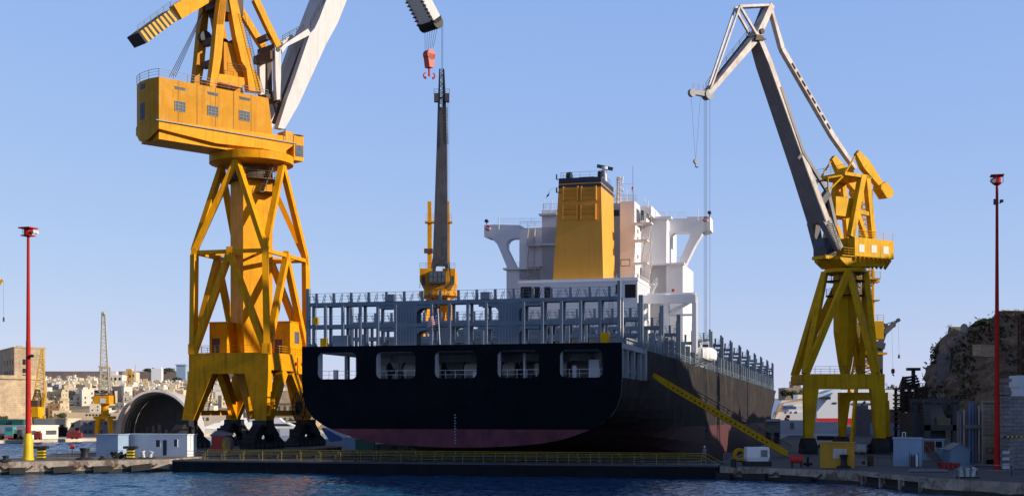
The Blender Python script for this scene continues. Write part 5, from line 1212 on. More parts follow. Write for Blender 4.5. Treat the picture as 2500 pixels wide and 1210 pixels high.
bollard(250,1122,1112,'low black bollard in front of the pale blue cabin',.28,QZ)
bollard(359,1118,1101,'white and dark double horn bollard before the white cabin',.5,QZ,1)
bollard(2060,1142,1108,'black mushroom bollard standing before the yellow hut',.42,RZ)
bollard(2362,1166,1141,'pale three horned bollard by the quay railing at right',.4,RZ,3)
SB=[mat('hazard_black',(.02,.02,.02),.6),mat('hazard_yellow',(.62,.44,.01),.6)]
for x,yb,yt,label in((101,1120,1088,'yellow and black striped post under a dark slab, beside the left red mast'),(319,1119,1088,'yellow and black striped post under a dark slab, before the white cabin')):
    c=G(x,yb,QZ); h=(yb-yt)*c.y/F; t=thing('hazard_post',label,'quay post',c,'striped quay posts')
    b=MB()
    for i in range(7): b.box(c+Z*(i*h*.78/7),.85,.85,h*.78/7,0,i%2)
    b.build('striped_block',SB,t); MB().box(c+Z*h*.8,1.65,1.1,h*.2).build('cap_slab',M['black'],t)
c=G(176,1112,QZ); t=thing('junction_box','small red box on a stand on the left pier','box',c); MB().box(c+Z*.95,.5,.4,.55).build('box_body',M['red'],t); MB().tube(c,c+Z*.95,.06).build('stand',M['grey'],t)
for x0,x1,y in((112,165,1119),(262,300,1118)):
    p=G(x0,y,QZ);q=G(x1,y,QZ); b=MB().rail([p,q],1.05,1.6,.03,1); tag(b.build('chain_fence',M['dgrey'],loc=p),'thin dark rail on the pier '+('left of the big mushroom bollard' if x0<200 else 'in front of the pale blue cabin'),'railing')
c=G(292,1119,QZ); t=b=MB()
for k in range(9): p=c+V((random.uniform(-.8,.8),random.uniform(-.4,.4),.1+.35*random.random())); b.tube(p,p+V((random.uniform(-1,1),.2,.3)).normalized()*.8,.22,n=7)
tag(b.build('rope_heap',M['rubber'],loc=c),'dark heap of mooring rope beside a striped post','rope')
# red hut and clutter by the crane feet
t,c,w,h,fr=cabin('red_hut','small dark red hut with pitched grey roof between the crane feet',516,551,1100,1064,4,M['red'],QZ,cat='hut',roof=M['grey'])
b=MB().prism([c+V((-w/2-.3,-2.2,h+.12)),c+V((w/2+.5,-2.2,h+.12)),c+V((w/2+.2,-2.2,h+.35)),c+V((-w*.2,-2.2,h+.85))],V((0,4.4,0))); b.build('pitched_roof',M['grey'],t)
c=G(556,1104,QZ); t=thing('timber_reel','worn yellow cable reel standing next to the red hut','cable reel',c)
b=MB(); 
for s_ in(-.5,.5): b.tube(c+V((-.1,s_-.1,1.15)),c+V((.1,s_+.1,1.15)),1.15,n=20)
b.build('flange',M['wood'],t); MB().tube(c+V((0,-.45,1.15)),c+V((0,.45,1.15)),.7,n=16).build('drum',M['lem'],t)
p=W(795,1062,205); b=MB().prism([W(784,1045,205),W(790,1043,205),W(838,1068,205),W(838,1075,205),W(806,1078,205)],V((0,8,0))); tag(b.build('tarpaulin_roof',M['bluep'],loc=W(806,1078,205)),'bright blue sheet roof under the port quarter of the ship','roof')
b=MB().box(V((W(855,1080,206).x,206,QZ)),2.2,3,2.0); tag(b.build('storage_crate',M['cabb'],loc=V((W(855,1080,206).x,206,QZ))),'pale blue crate beside the blue sheet roof','crate')
b=MB().box(V((W(892,1080,205).x,205,QZ)),2.8,3,1.6).box(V((W(892,1080,205).x,205,QZ+1.6)),3.0,3.2,.12); tag(b.build('waste_container',M['green'],loc=V((W(892,1080,205).x,205,QZ))),'dark green container below the pink boot topping','container')
# fenders with chains on quay faces
def fender(p0,p1,z0,z1,label,tilt=0):
    p0=V((p0[0],p0[1],0));p1=V((p1[0],p1[1],0)); d=(p1-p0).normalized(); nn=d.cross(Z)
    t=thing('quay_fender',label,'fender',(p0+p1)/2+Z*z0,'chained fenders along the quays')
    L=(p1-p0).length; a=p0+nn*.45+Z*z0; b_=p1+nn*.45+Z*(z0+tilt)
    MB().beam(a+Z*.35,b_+Z*.35,.8,.75,side=nn).build('fender_body',M['rubber'],t)
    b=MB()
    for e,s_ in((a,1),(b_,-1)):
        top=e-nn*.42+d*s_*-.9; top.z=z1; prev=top
        for k in range(1,7):
            u=k/6; q=top.lerp(e+Z*.7,u)+Z*(-.25*math.sin(u*math.pi)); b.tube(prev,q,.10,n=5); prev=q
    b.build('chain',M['chain'],t)
def onl(A,B,k): return (A[0]+(B[0]-A[0])*k,A[1]+(B[1]-A[1])*k)
for k0,k1,lab,ti in((.05,.14,'sunken dark fender at the left end of the pier face',0),(.30,.42,'dark fender hung on rusty chains below the left red mast',.1),(.535,.64,'dark box fender under the large mushroom bollard',.05),(.76,.88,'dark slanting fender on the pier face nearest the dock gate',.25)):
    fender(onl(LQ1,LQ2,k0),onl(LQ1,LQ2,k1),.12,1.0,lab,ti)
for k0,k1,lab,ti in((.0,.10,'dark fender at the corner of the apron beside the dock gate',0),(.20,.36,'dark fender below the white generator',.1),(.47,.68,'long dark fender on the apron face left of the yellow hut',-.1)):
    fender(onl(R0,R1,k0),onl(R0,R1,k1),.0,.95,lab,ti)
# ================= right apron objects =================
def GR_(x,y): return G(x,y,RZ)
c=GR_(1852,1137); t=thing('generator','white generator housing on a dark skid at the apron edge','generator',c)
w=2.55; b=MB().box(c+V((0,1.1,0)),3.0,2.2,.55); b.build('skid',M['black'],t)
b=MB().hexa([c+V(q) for q in((-1.15,.2,.55),(1.15,.2,.55),(1.15,2.0,.55),(-1.15,2.0,.55),(-1.3,.1,1.0),(1.3,.1,1.0),(1.3,2.1,1.0),(-1.3,2.1,1.0))]).hexa([c+V(q) for q in((-1.3,.1,1.0),(1.3,.1,1.0),(1.3,2.1,1.0),(-1.3,2.1,1.0),(-1.25,.15,2.15),(1.25,.15,2.15),(1.25,2.05,2.15),(-1.25,2.05,2.15))]); o=b.build('housing',M['boat'],t)
b=MB(); b.box(c+V((.65,.06,1.05)),.75,.08,.8); 
b.build('vent_grille',M['grey'],o)
c=GR_(1806,1126); t=thing('cable_reel','yellow hose reel left of the white generator','cable reel',c)
b=MB(); 
for s_ in(-.45,.45): torus(b,c+V((0,s_,.85)),V((1,0,0)),Z,.75,.09,18)
for k in range(5): torus(b,c+V((0,-.3+k*.15,.85)),V((1,0,0)),Z,.55,.1,14)
b.build('coiled_hose',M['lem'],t); MB().box(c,1.8,1.3,.18).build('stand',M['black'],t)
c=GR_(1945,1140); t=thing('red_tank','red tank on thin legs on the apron','tank',c); MB().tube(c+V((-.75,0,.95)),c+V((.6,0,.95)),.48,n=14).build('tank_body',M['red'],t)
b=MB(); [b.tube(c+V((dx,dy,0)),c+V((dx,dy,.6)),.05,n=5) for dx in(-.5,.5) for dy in(-.25,.25)]; b.build('legs',M['black'],t)
t,c,w,h,fr=cabin('yellow_hut','yellow sheet metal hut with a grey window panel on the apron',2002,2086,1141,1081,3.2,mat('hut_yellow',(.52,.265,.012),.55,var=.1,streak=.35,dirt=(.25,.15,.02)),RZ,16,cat='hut')
panel(t,fr,'window_panel',2034,2067,1094,1118,M['boomlite'])
t,c,w,h,fr=cabin('container_cabin','large plain pale blue container cabin on the right apron',2181,2251,1137,1071,5,M['cabb'],RZ,17)
b=MB().tube(c+V((-.6,0,h)),c+V((-.6,0,h+.75)),.05).tube(c+V((-.25,0,h)),c+V((-.25,0,h+.75)),.05).tube(c+V((-.6,0,h+.75)),c+V((-.25,0,h+.75)),.05); b.build('vent_pipe',M['boat'],t)
t,c,w,h,fr=cabin('office_cabin','raised pale blue office cabin with red door, right of the container cabin',2252,2306,1122,1073,3,M['cabb'],RZ,17)
panel(t,fr,'door',2256,2281,1076,1104,mat('dark_red_door',(.16,.03,.03),.6)); panel(t,fr,'window',2284,2300,1076,1092,M['dark']); D=fr.O.y
p=W(2288,1124,D-2.5); b=MB().stair(V((p.x,D-2.6,RZ)),V((W(2268,1104,D).x,D-.2,RZ+1.1)),(1,.2),1.2,6,.05); tag(b.build('wooden_steps',M['wood'],loc=V((p.x,D-2.6,RZ))),'weathered wooden steps leading up to the red door','steps')
c=GR_(2232,1139); t=thing('gas_bottle_rack','dark rack of gas bottles standing before the container cabin','gas bottles',c)
for i in range(3): MB().lathe(c+V((-.3+i*.3,0,.05)),[(.13,0),(.13,1.15),(.05,1.3),(.05,1.4)],10).build('gas_bottle',[M['chain'],M['dgrey'],M['boat']][i],t)
b=MB().tube(c+V((-.5,.1,0)),c+V((-.5,.1,1.6)),.04).tube(c+V((.5,.1,0)),c+V((.5,.1,1.6)),.04).tube(c+V((-.5,.1,1.0)),c+V((.5,.1,1.0)),.04).box(c,1.1,.6,.06); b.build('rack_frame',M['dgrey'],t)
c=GR_(2320,1146); b=MB().hexa([c+V(q) for q in((-.85,0,.1),(.85,0,.1),(.85,1.2,.1),(-.85,1.2,.1),(-1.1,-.1,.85),(1.1,-.1,.72),(1.1,1.3,.72),(-1.1,1.3,.85))])
t=thing('waste_skip','low dark red waste skip before the blue shed','skip',c); b.build('skip_body',mat('skip_red',(.22,.025,.03),.6,streak=.4,dirt=(.1,.02,.02)),t)
b=MB(); [b.box(c+V((dx,-.1,.1)),.08,.1,.62) for dx in(-.7,-.25,.25,.7)]; b.build('skip_ribs',M['red'],t)
c=GR_(2344,1139); D=c.y; w=2.15; h=1.95; t=thing('garden_shed','small blue gabled shed on the right apron','shed',c)
b=MB().prism([c+V(q) for q in((-w/2,0,0),(w/2,0,0),(w/2,0,h),(0,0,h+.62),(-w/2,0,h))],V((0,2.6,0))); b.build('body',M['shed'],t)
b=MB().prism([c+V(q) for q in((-w/2-.2,-.12,h-.08),(0,-.12,h+.62),(w/2+.2,-.12,h-.08),(w/2+.2,-.12,h+.03),(0,-.12,h+.74),(-w/2-.2,-.12,h+.03))],V((0,2.85,0))); b.build('roof',M['grey'],t)
p=G(2330,1172,RZ); q=G(2470,1160,RZ); b=MB().rail([p,G(2385,1158,RZ),q,G(2560,1166,RZ)],1.0,2.4,.04,1); tag(b.build('quay_railing',M['grey'],loc=p),'thin grey railing along the edge of the right apron','railing')
# low openings in the apron face (recessed bays)
A=V((R1[0],R1[1],0));Bv=V((R2[0],R2[1],0)); d=(Bv-A).normalized(); nn=d.cross(Z); L=(Bv-A).length
b=MB()
for i in range(3):
    k0=.08+i*.31; p=A+d*L*k0; q=A+d*L*(k0+.24); b.hexa([p+nn*.02-Z*.5,q+nn*.02-Z*.5,q-nn*.02-Z*.5,p-nn*.02-Z*.5,p+nn*.02+Z*.95,q+nn*.02+Z*.95,q-nn*.02+Z*.95,p-nn*.02+Z*.95])
tag(b.build('quay_bay_openings',M['dark']),kind='structure')
b=MB(); 
for i in range(4):
    k0=.035+i*.31; p=A+d*L*k0; b.beam(p+nn*.15-Z*1,p+nn*.15+Z*1.2,.35,.3,side=d)
b.beam(A+nn*.2+Z*1.15,Bv+nn*.2+Z*1.15,.4,.4,side=nn); tag(b.build('quay_bay_frame',M['conc']),kind='structure')

def drum(x,yb,label,m,h=.95,r=.3):
    c=G(x,yb,RZ); b=MB().lathe(c,[(r,0),(r,h*.32),(r*1.04,h*.34),(r,h*.36),(r,h*.66),(r*1.04,h*.68),(r,h*.7),(r,h)],14); tag(b.build('steel_drum',m,loc=c),label,'drum')
drum(2125,1136,'rusty brown drum between the yellow hut and the container cabin',M['chain'],1.2,.36); drum(1791,1139,'dark drum left of the white generator',M['black'],.9,.32)
c=G(2099,1136,RZ); t=thing('switch_box','low pale grey switch box right of the yellow hut','box',c); MB().box(c,1.5,.9,.75).build('casing',M['grey'],t); MB().box(c+V((.3,-.47,.2)),.4,.05,.35).build('hatch',M['black'],t)
c=G(1972,1139,RZ); t=thing('valve_stand','dark valve stand on the apron between the red tank and the yellow hut','valve',c); MB().tube(c,c+Z*1.05,.14,n=8).build('stem',M['black'],t); b=torus(MB(),c+Z*1.15,V((1,0,0)),V((0,1,0)),.28,.05,14); b.build('hand_wheel',M['dgrey'],t); MB().tube(c+V((-.5,0,.35)),c+V((.5,0,.35)),.16,n=8).build('pipe_tee',M['black'],t)
p=G(1767,1132,RZ); q=G(1788,1130,RZ); tag(MB().rail([p,q],1.25,.55,.06,2).build('guard_rail',M['grey'],loc=p),'short grey guard rail at the right end of the dock gate','railing')
p=G(2110,1126,RZ); q=G(2176,1126,RZ); tag(MB().rail([p,q],1.0,1.6,.04,1).build('guard_rail',M['dgrey'],loc=p),'low dark guard rail left of the container cabin','railing')
c=G(2270,1152,RZ); b=MB()
for k in range(5): b.tube(c+V((-2.2+.1*k,.2*k,.14+.05*(k%2))),c+V((2.0-.2*k,.2*k+.3,.14+.05*(k%2))),.12,n=8)
tag(b.build('pipe_bundle',M['grey'],loc=c),'bundle of grey pipes lying on the ground before the wooden steps','pipes')
# ================= right hand buildings =================
def slab(name,label,cat,pts,z0,z1,m,parent=None):
    b=MB(); b.prism([V((x,y,z0)) for x,y in pts],Z*(z1-z0)); return b
def bld(name,label,x0,x1,D,yt,depth,m,cat='building',zb=RZ,skew=0):
    p=W(x0,1000,D);q=W(x1,1000,D+skew); zt=H+(HY-yt)/F*D; c=V(((p.x+q.x)/2,D,zb)); t=thing(name,label,cat,c)
    b=MB().prism([V((p.x,D,zb)),V((q.x,D+skew,zb)),V((q.x*(D+skew+depth)/(D+skew),D+skew+depth,zb)),V((p.x*(D+depth)/D-.3,D+depth,zb))],Z*(zt-zb)); w=b.build('wall',m,t)
    return t,w,p,q,zt
D=152; t,w,p,q,zt=bld('stone_building','tall brown banded stone building behind the right red mast',2400,2442,D,975,14,M['bandst'])
b=MB().box(V(((p.x+q.x)/2,D-.12,zt-.35)),q.x-p.x+.5,.4,.35).box(V(((p.x+q.x)/2,D-.1,H+(HY-1059)/F*D)),q.x-p.x+.3,.3,.25); b.build('cornice',M['bandst'],t)
zs=H+(HY-1104)/F*D; x_=W(2416,1000,D).x; b=MB().box(V((x_,D-.08,zs)),.82,.1,.55); sg=b.build('notice_sign',mat('sign_red',(.30,.02,.035),.5),t)
b=MB(); [b.box(V((x_,D-.10,zs+.1+k*.16)),.6,.1,.05) for k in range(3)]; b.build('sign_lettering',M['cabw'],sg)
x_=W(2417,1000,D).x; b=MB().box(V((x_,D-.04,RZ+.1)),.85,.12,.55); b.build('low_opening',M['dark'],t)
t2,w,p,q,zt=bld('pipe_tower','stone block clad with vertical blue and grey pipes, left of the brown banded building',2341,2398,162,1003,10,M['corr'])
for x0,x1,y0,y1,m in((2365,2371,980,1125,'bluep'),(2373,2379,980,1130,'bluep'),(2381,2385,985,1135,'grey'),(2388,2393,990,1138,'boomlite'),(2352,2356,1000,1140,'boomlite'),(2343,2347,1010,1140,'grey')):
    pp=W((x0+x1)/2,y0,160.8); r=(x1-x0)/2/F*160; b=MB().tube(V((pp.x,160.8,RZ)),pp,r,n=10); b.build('pipe',mat('faded_blue_pipe',(.10,.20,.36),.6,var=.2) if m=='bluep' and 'faded_blue_pipe' not in bpy.data.materials else (bpy.data.materials['faded_blue_pipe'] if m=='bluep' else M[m]),t2)
b=MB(); pp=W(2375,1045,160.4); b.box(pp,2.2,.5,.5); b.build('pipe_bracket',M['grey'],t2)
D=139; t3,w,p,q,zt=bld('stone_building','pale grey rough stone building at the right edge, with a hazard striped lintel',2446,2560,D+3,966,16,M['greyst'])
b=MB(); 
for k in range(14): b.box(V((p.x+.2+.2*random.random(),D+2.95,RZ+.6+k*.68)),.9+.5*random.random(),.3,.36)
b.build('quoin_blocks',M['greyst'],t3)
b=MB(); x0=W(2452,1000,D).x;x1=W(2494,1000,D).x; zl_=H+(HY-1068)/F*D
for k in range(8): 
    u0=x0+(x1-x0)*k/8;u1=x0+(x1-x0)*(k+1)/8; b.prism([V((u0,D,zl_)),V((u1,D,zl_)),V((u1+.1,D,zl_+.22)),V((u0+.1,D,zl_+.22))],V((0,.4,0)),k%2)
b.build('hazard_lintel',SB,t3); MB().box(V((W(2470,1000,D).x,D,RZ)),.35,.35,zl_-RZ).build('lintel_post',M['greyst'],t3)
b=MB().box(V((W(2484,1000,D).x,D+2.9,RZ)),1.0,.15,2.2); b.build('door',M['cabw'],t3); b=MB().box(V((W(2480,1000,D).x,D+2.9,RZ+2.5)),1.2,.16,.12); b.build('ledge',M['grey'],t3)
c=V((W(2492,1000,D+6).x,D+6,0)); c.z=H+(HY-966)/F*(D+3); b=MB().box(c,1.3,2.4,1.0).box(c+Z*1.0,1.6,2.6,1.3); tag(b.build('roof_cabin',M['cabw'],loc=c),'white box cabin on the roof of the pale grey stone building','cabin')
# scaffold tower with spiral top
D=205; sx0,sx1=W(2196,1000,D).x,W(2245,1000,D).x; c=V(((sx0+sx1)/2,D,RZ)); sy=lambda y:H+(HY-y)/F*D
sm=mat('scaffold_rust',(.045,.025,.018),.85,var=.5,scale=2)
t=thing('scaffold_tower','dark rusty scaffold tower crowded with platforms, left of the cliff','scaffold',c)
for xx in(sx0,sx0+.9,sx1-.9,sx1):
    for yy_ in(D-2,D+2): MB().beam(V((xx,yy_,RZ)),V((xx,yy_,sy(948))),.38).build('upright',sm,t)
lv=(950,966,976,986,996,1006,1018,1032,1048)
for k,y in enumerate(lv):
    b=MB().box(V((c.x,D,sy(y))),sx1-sx0+.8,4.4,.3)
    for j in range(7): b.box(V((sx0+.4+random.random()*(sx1-sx0-.8),D+random.uniform(-1.5,1.5),sy(y)+.3)),random.uniform(.25,.8),.6,random.uniform(.2,.62))
    if k: 
        b.beam(V((sx0,D-2,sy(y)+.15)),V((sx1,D-2,sy(lv[k-1])-.05)),.14); b.beam(V((sx1,D+2,sy(y)+.15)),V((sx0,D+2,sy(lv[k-1])-.05)),.14)
    b.rail([V((sx0-.3,D-2.1,sy(y)+.3)),V((sx1+.3,D-2.1,sy(y)+.3))],.6,.5,.06,1); b.build('platform',sm,t)
b=MB(); cx=c.x
for xx in(-1.7,-.8,.8,1.7): b.beam(V((cx+xx,D,sy(948))),V((cx+xx*.6,D,sy(918))),.16)
for y,r in((941,1.55),(934,1.45),(927,1.3),(920,1.05)):
    torus(b,V((cx,D,sy(y))),V((1,0,.22)).normalized(),V((0,1,0)),r,.15,16)
    b.beam(V((cx-r,D,sy(y))),V((cx+r,D,sy(y)+.2)),.16)
b.beam(V((cx+.6,D,sy(948))),V((cx+.6,D,sy(901))),.5); b.box(V((cx+.6,D,sy(904))),2.0,1,.45); b.build('spiral_top',M['black'],t)
b=MB(); xr=W(2263,1000,D).x; b.beam(V((xr,D,sy(975))),V((xr,D,sy(945))),.25).beam(V((sx1,D,sy(953))),V((xr,D,sy(953))),.35).rail([V((sx1,D,sy(951))),V((xr,D,sy(951)))],1,1,.06,1); b.build('side_arm',sm,t)
# dark gantry frame with hopper
D=190; gy=lambda y:H+(HY-y)/F*D; gxx=lambda x:W(x,1000,D).x
t=thing('hopper_frame','dark steel frame holding a big grey hopper at the foot of the cliff','hopper',V((gxx(2297),D,RZ)))
b=MB(); 
for x in(2262,2331): 
    for yy_ in(D,D+6): b.beam(V((gxx(x),yy_,RZ)),V((gxx(x),yy_,gy(982))),.9)
b.box(V((gxx(2296),D,gy(984))),gxx(2340)-gxx(2255),.9,.7).box(V((gxx(2296),D,gy(1050))),gxx(2340)-gxx(2255),.9,.8).box(V((gxx(2296),D+6,gy(984))),gxx(2340)-gxx(2255),.9,.7); b.build('frame',M['dgrey'],t)
hop=lambda x,y,dy:V((gxx(x),D+dy,gy(y)))
b=MB().hexa([hop(2273,1040,.5),hop(2322,1040,.5),hop(2322,1040,5.5),hop(2273,1040,5.5),hop(2283,987,2),hop(2307,987,2),hop(2307,987,4),hop(2283,987,4)]); b.build('hopper',M['corr'],t)
b=MB().box(hop(2304,1043,1.0)-Z*0,2.0,2,1.4); b.build('timber_baffle',M['wood'],t)
D=186; b=MB().box(V((gxx(2300),D+9,RZ)),5,6,6.0); tag(b.build('dark_shed',M['dgrey'],loc=V((gxx(2300),D+9,RZ))),'dark low shed behind the office cabin under the hopper frame','shed')
# lattice post at the right edge
D=200; b=MB().lattice(V((W(2497,1000,D).x,D,RZ)),W(2497,768,D),1.1,1.0,16,.16,rb=.12); b.beam(W(2490,768,D),W(2530,772,D),.5); tag(b.build('lattice_post',M['chain'],loc=V((W(2497,1000,D).x,D,RZ))),'dark lattice post rising at the extreme right edge','post')
# grey warehouse and low sheds between portal legs of the right crane
D=330; t,w,p,q,zt=bld('warehouse','grey windowless warehouse seen between the legs of the right yellow crane',2090,2196,D,998,20,M['corr'])
b=MB().hexa([V((W(2120,1000,D).x,D-2,RZ)),V((W(2192,1000,D).x,D-2,RZ)),V((W(2192,1000,D).x,D-.05,RZ)),V((W(2120,1000,D).x,D-.05,RZ)),V((W(2120,1000,D).x,D-2,H-31/F*D)),V((W(2192,1000,D).x,D-2,H-31/F*D)),V((W(2192,1000,D).x,D-.05,H-31/F*D)),V((W(2120,1000,D).x,D-.05,H-31/F*D))]); b.build('lean_to',M['cabb'],t)
x_=W(2108,1000,D).x; b=MB().box(V((x_,D+2,zt)),3,2,1).tube(V((x_,D+2,zt+1)),V((x_+1,D+2,zt+2)),.3); b.build('roof_vent',M['grey'],t)
D=240; t,w,p,q,zt=bld('stone_hut','plain grey stone hut between the bow and the gangway foot',1872,1905,D,1022,6,M['greyst'])
for x in(1875,1896): b=MB().box(V((W(x,1000,D).x,D-.05,RZ+.3)),.9,.12,2.0); b.build('window',M['dark'],t)
b=MB().box(V((W(1888,1000,D).x,D-.3,zt-.4)),2.9,.5,.25); b.build('roof_edge',M['cabw'],t)
# ================= ships behind on the right =================
def vessel(name,label,cat,D,x0,x1,yw,yd,m,bow=0,depth=14,cols=None,band=None):
    pass
D=330; vy=lambda y:H+(HY-y)/F*D; vx=lambda x:W(x,1000,D).x
t=thing('work_boat','pale blue and white work ship berthed behind the container ship bow','ship',V((vx(1930),D,0)))
b=MB(); b.prism([V((vx(1900),D,-.5)),V((vx(2050),D,-.5)),V((vx(2056),D,vy(1058))),V((vx(1897),D,vy(1058)))],V((0,12,0))); hu=b.build('hull',M['boat'],t)
b=MB().prism([V((vx(1898.5),D-.06,vy(1072))),V((vx(2054),D-.06,vy(1072))),V((vx(2054),D-.06,vy(1070))),V((vx(1898.5),D-.06,vy(1070)))],V((0,.05,0))); b.build('hull_stripe',M['bluep'],hu)
for x in(1925,1945,2015,2030): b=MB().box(V((vx(x),D-.04,vy(1067))),.9,.1,.5); b.build('porthole',M['navy'],hu)
b=MB().box(V((vx(1945),D+4,vy(1058))),vx(2000)-vx(1905),7,vy(1025)-vy(1058)).box(V((vx(2020),D+5,vy(1058))),6,7,3.0); b.build('deck_house',M['cabw'],t)
b=MB().box(V((vx(1935),D+3.9,vy(1048))),1.0,7,1.8); b.build('door',M['grey'],t)
b=MB(); 
for k in range(4): b.box(V((vx(1917)+.3*k,D+1.0,vy(1046)+k*.9)),1.4-.2*k,.8,.8)
b.tube(V((vx(1920),D+1,vy(1058))),V((vx(1920),D+1,vy(1018))),.2); b.build('deck_crane',M['red'],t)
b=MB().rail([V((vx(1900),D+.2,vy(1058))),V((vx(2050),D+.2,vy(1058)))],1.2,2.5,.06,2); b.build('railing',M['boat'],t)
# white ferry with red band, bow to the left
D=600; fy=lambda y:H+(HY-y)/F*D; fx=lambda x:W(x,1000,D).x
t=thing('ferry','large white ferry with a broad red band seen under the right yellow crane','ferry',V((fx(2050),D,0)))
b=MB(); hgt=lambda x,y,dy=0:V((fx(x),D+dy,fy(y)))
b.prism([hgt(1995,1040),hgt(2260,1040),hgt(2260,957),hgt(2035,957),hgt(1994,1005)],V((0,26,0))); hu=b.build('hull',M['boat'],t)
b=MB().prism([hgt(1993,1020,-.25),hgt(2130,1020,-.25),hgt(2260,1020,-.25),hgt(2260,1036,-.25),hgt(1994,1036,-.25)],V((0,.2,0))); b.build('red_band',M['fred'],hu)
for x0,n_,y in((2034,3,984),(2080,14,986)):
    for k in range(n_): b=MB().box(V((fx(x0+k*3.6),D-.1,fy(y+1.5))),.42,.2,.85); b.build('window',M['navy'],hu)
b=MB().prism([hgt(1955,985,3),hgt(2000,962,3),hgt(2060,953,3),hgt(2060,1038,3),hgt(1990,1038,3)],V((0,20,0))).prism([hgt(2000,965,4),hgt(2040,950,4),hgt(2200,950,4),hgt(2200,960,4),hgt(2000,968,4)],V((0,17,0))); b.build('superstructure',M['cabw'],t)
b=MB().prism([hgt(2005,968,-.2),hgt(2018,968,-.2),hgt(2018,972,-.2),hgt(2003,972,-.2)],V((0,4,0))).box(V((fx(2024),D+1.9,fy(974))),1.5,4,1.2); b.build('bridge_window',M['navy'],t)
b=MB().prism([hgt(2070,950,6),hgt(2092,950,6),hgt(2090,944,6),hgt(2074,944,6)],V((0,8,0))); b.build('ferry_funnel',M['fred'],t)
# white ship with buff hull behind the bow
D=520; fy=lambda y:H+(HY-y)/F*D; fx=lambda x:W(x,1000,D).x; hgt=lambda x,y,dy=0:V((fx(x),D+dy,fy(y)))
t=thing('supply_ship','white and pale blue ship superstructure with buff upper deck beside the black bow','ship',V((fx(1935),D,0)))
b=MB().prism([hgt(1880,1040),hgt(1985,1040),hgt(1985,1005),hgt(1890,1005)],V((0,18,0))).prism([hgt(1893,1005,1),hgt(1985,1005,1),hgt(1985,990,1),hgt(1902,990,1)],V((0,16,0))).prism([hgt(1903,990,2),hgt(1985,990,2),hgt(1985,976,2),hgt(1912,976,2)],V((0,14,0))).prism([hgt(1950,976,3),hgt(1966,976,3),hgt(1966,962,3),hgt(1952,962,3)],V((0,8,0))); b.build('superstructure',M['boat'],t)
b=MB().prism([hgt(1900,985,-2),hgt(1955,971,-2),hgt(1985,969,-2),hgt(1985,974,-2),hgt(1912,983,-2),hgt(1897,1008,-2),hgt(1888,1024,-2)],V((0,1.8,0))); b.build('buff_bulwark',mat('buff_paint',(.62,.38,.20),.5,var=.1),t)
for x0,x1,y0,y1 in((1912,1944,992,998),(1916,1920,1003,1008),(1929,1933,1003,1008),(1940,1946,1003,1008)): b=MB().prism([hgt(x0,y0,-.1),hgt(x1,y0,-.1),hgt(x1,y1,-.1),hgt(x0,y1,-.1)],V((0,.3,0))); b.build('window',M['bluep'],t)
D=640; fy=lambda y:H+(HY-y)/F*D; fx=lambda x:W(x,1000,D).x; hgt=lambda x,y,dy=0:V((fx(x),D+dy,fy(y)))
t=thing('moored_ship','white ship with blue mast house between the right crane and the scaffold tower','ship',V((fx(2185),D,0)))
b=MB().prism([hgt(2165,1040),hgt(2275,1040),hgt(2275,965),hgt(2172,965)],V((0,20,0))); b.build('hull',M['boat'],t)
b=MB().prism([hgt(2174,965),hgt(2192,965),hgt(2190,950),hgt(2182,950)],V((0,8,0))); b.build('mast_house',M['bluep'],t); b=MB().tube(hgt(2187,950,3),hgt(2190,935,3),.3,.15); b.build('mast',M['boat'],t)
# vehicles on the apron
def car(x,y,label,m,hd=90,s=1.0):
    c=G(x,y,RZ); t=thing('parked_car',label,'car',c,'vehicles parked on the right apron'); f=Fr((c.x,c.y),hd)
    prof=[(-2.1,.35),(2.1,.35),(2.15,.75),(1.2,.92),(.6,1.42),(-1.2,1.45),(-2.0,.95),(-2.15,.7)]
    b=MB().prism([f.P(a,-.82,RZ+z) for a,z in prof],V((f.n.x,f.n.y,0))*1.64); bo=b.build('body',m,t)
    for s_ in(-1,1):
        b=MB().prism([f.P(a,s_*.82,RZ+z) for a,z in((1.02,.95),(.52,1.36),(-1.1,1.38),(-1.6,.98))],V((f.n.x,f.n.y,0))*.02*s_); b.build('side_window',M['navy'],bo)
        for a in(-1.3,1.3): q=f.P(a,s_*.72,RZ+.33); MB().tube(q,q+V((f.n.x,f.n.y,0))*s_*.14,.33,n=14).build('wheel',M['rubber'],t)
    return t
car(2104,1107,'silver car parked right of the yellow hut',M['boomlite'],20); 
c=G(2022,1092,RZ); t=thing('parked_van','white van whose roof shows behind the yellow hut','van',c); f=Fr((c.x,c.y),85)
b=MB().prism([f.P(a,-1,RZ+z) for a,z in((-2.6,.4),(2.6,.4),(2.6,1.1),(1.9,1.3),(1.3,2.2),(-2.6,2.25))],V((f.n.x,f.n.y,0))*2); bo=b.build('body',M['boat'],t)
b=MB().prism([f.P(a,1.0,RZ+z) for a,z in((1.6,1.3),(1.15,2.0),(-2.3,2.05),(-2.3,1.35))],V((f.n.x,f.n.y,0))*.03); b.build('side_window',M['navy'],bo)
for a in(-1.7,1.7):
    for s_ in(-1,1): q=f.P(a,s_*.85,RZ+.36); MB().tube(q,q+V((f.n.x,f.n.y,0))*s_*.18,.36,n=12).build('wheel',M['rubber'],t)
car(2130,1105,'dark car parked behind the silver car',M['dgrey'],60)
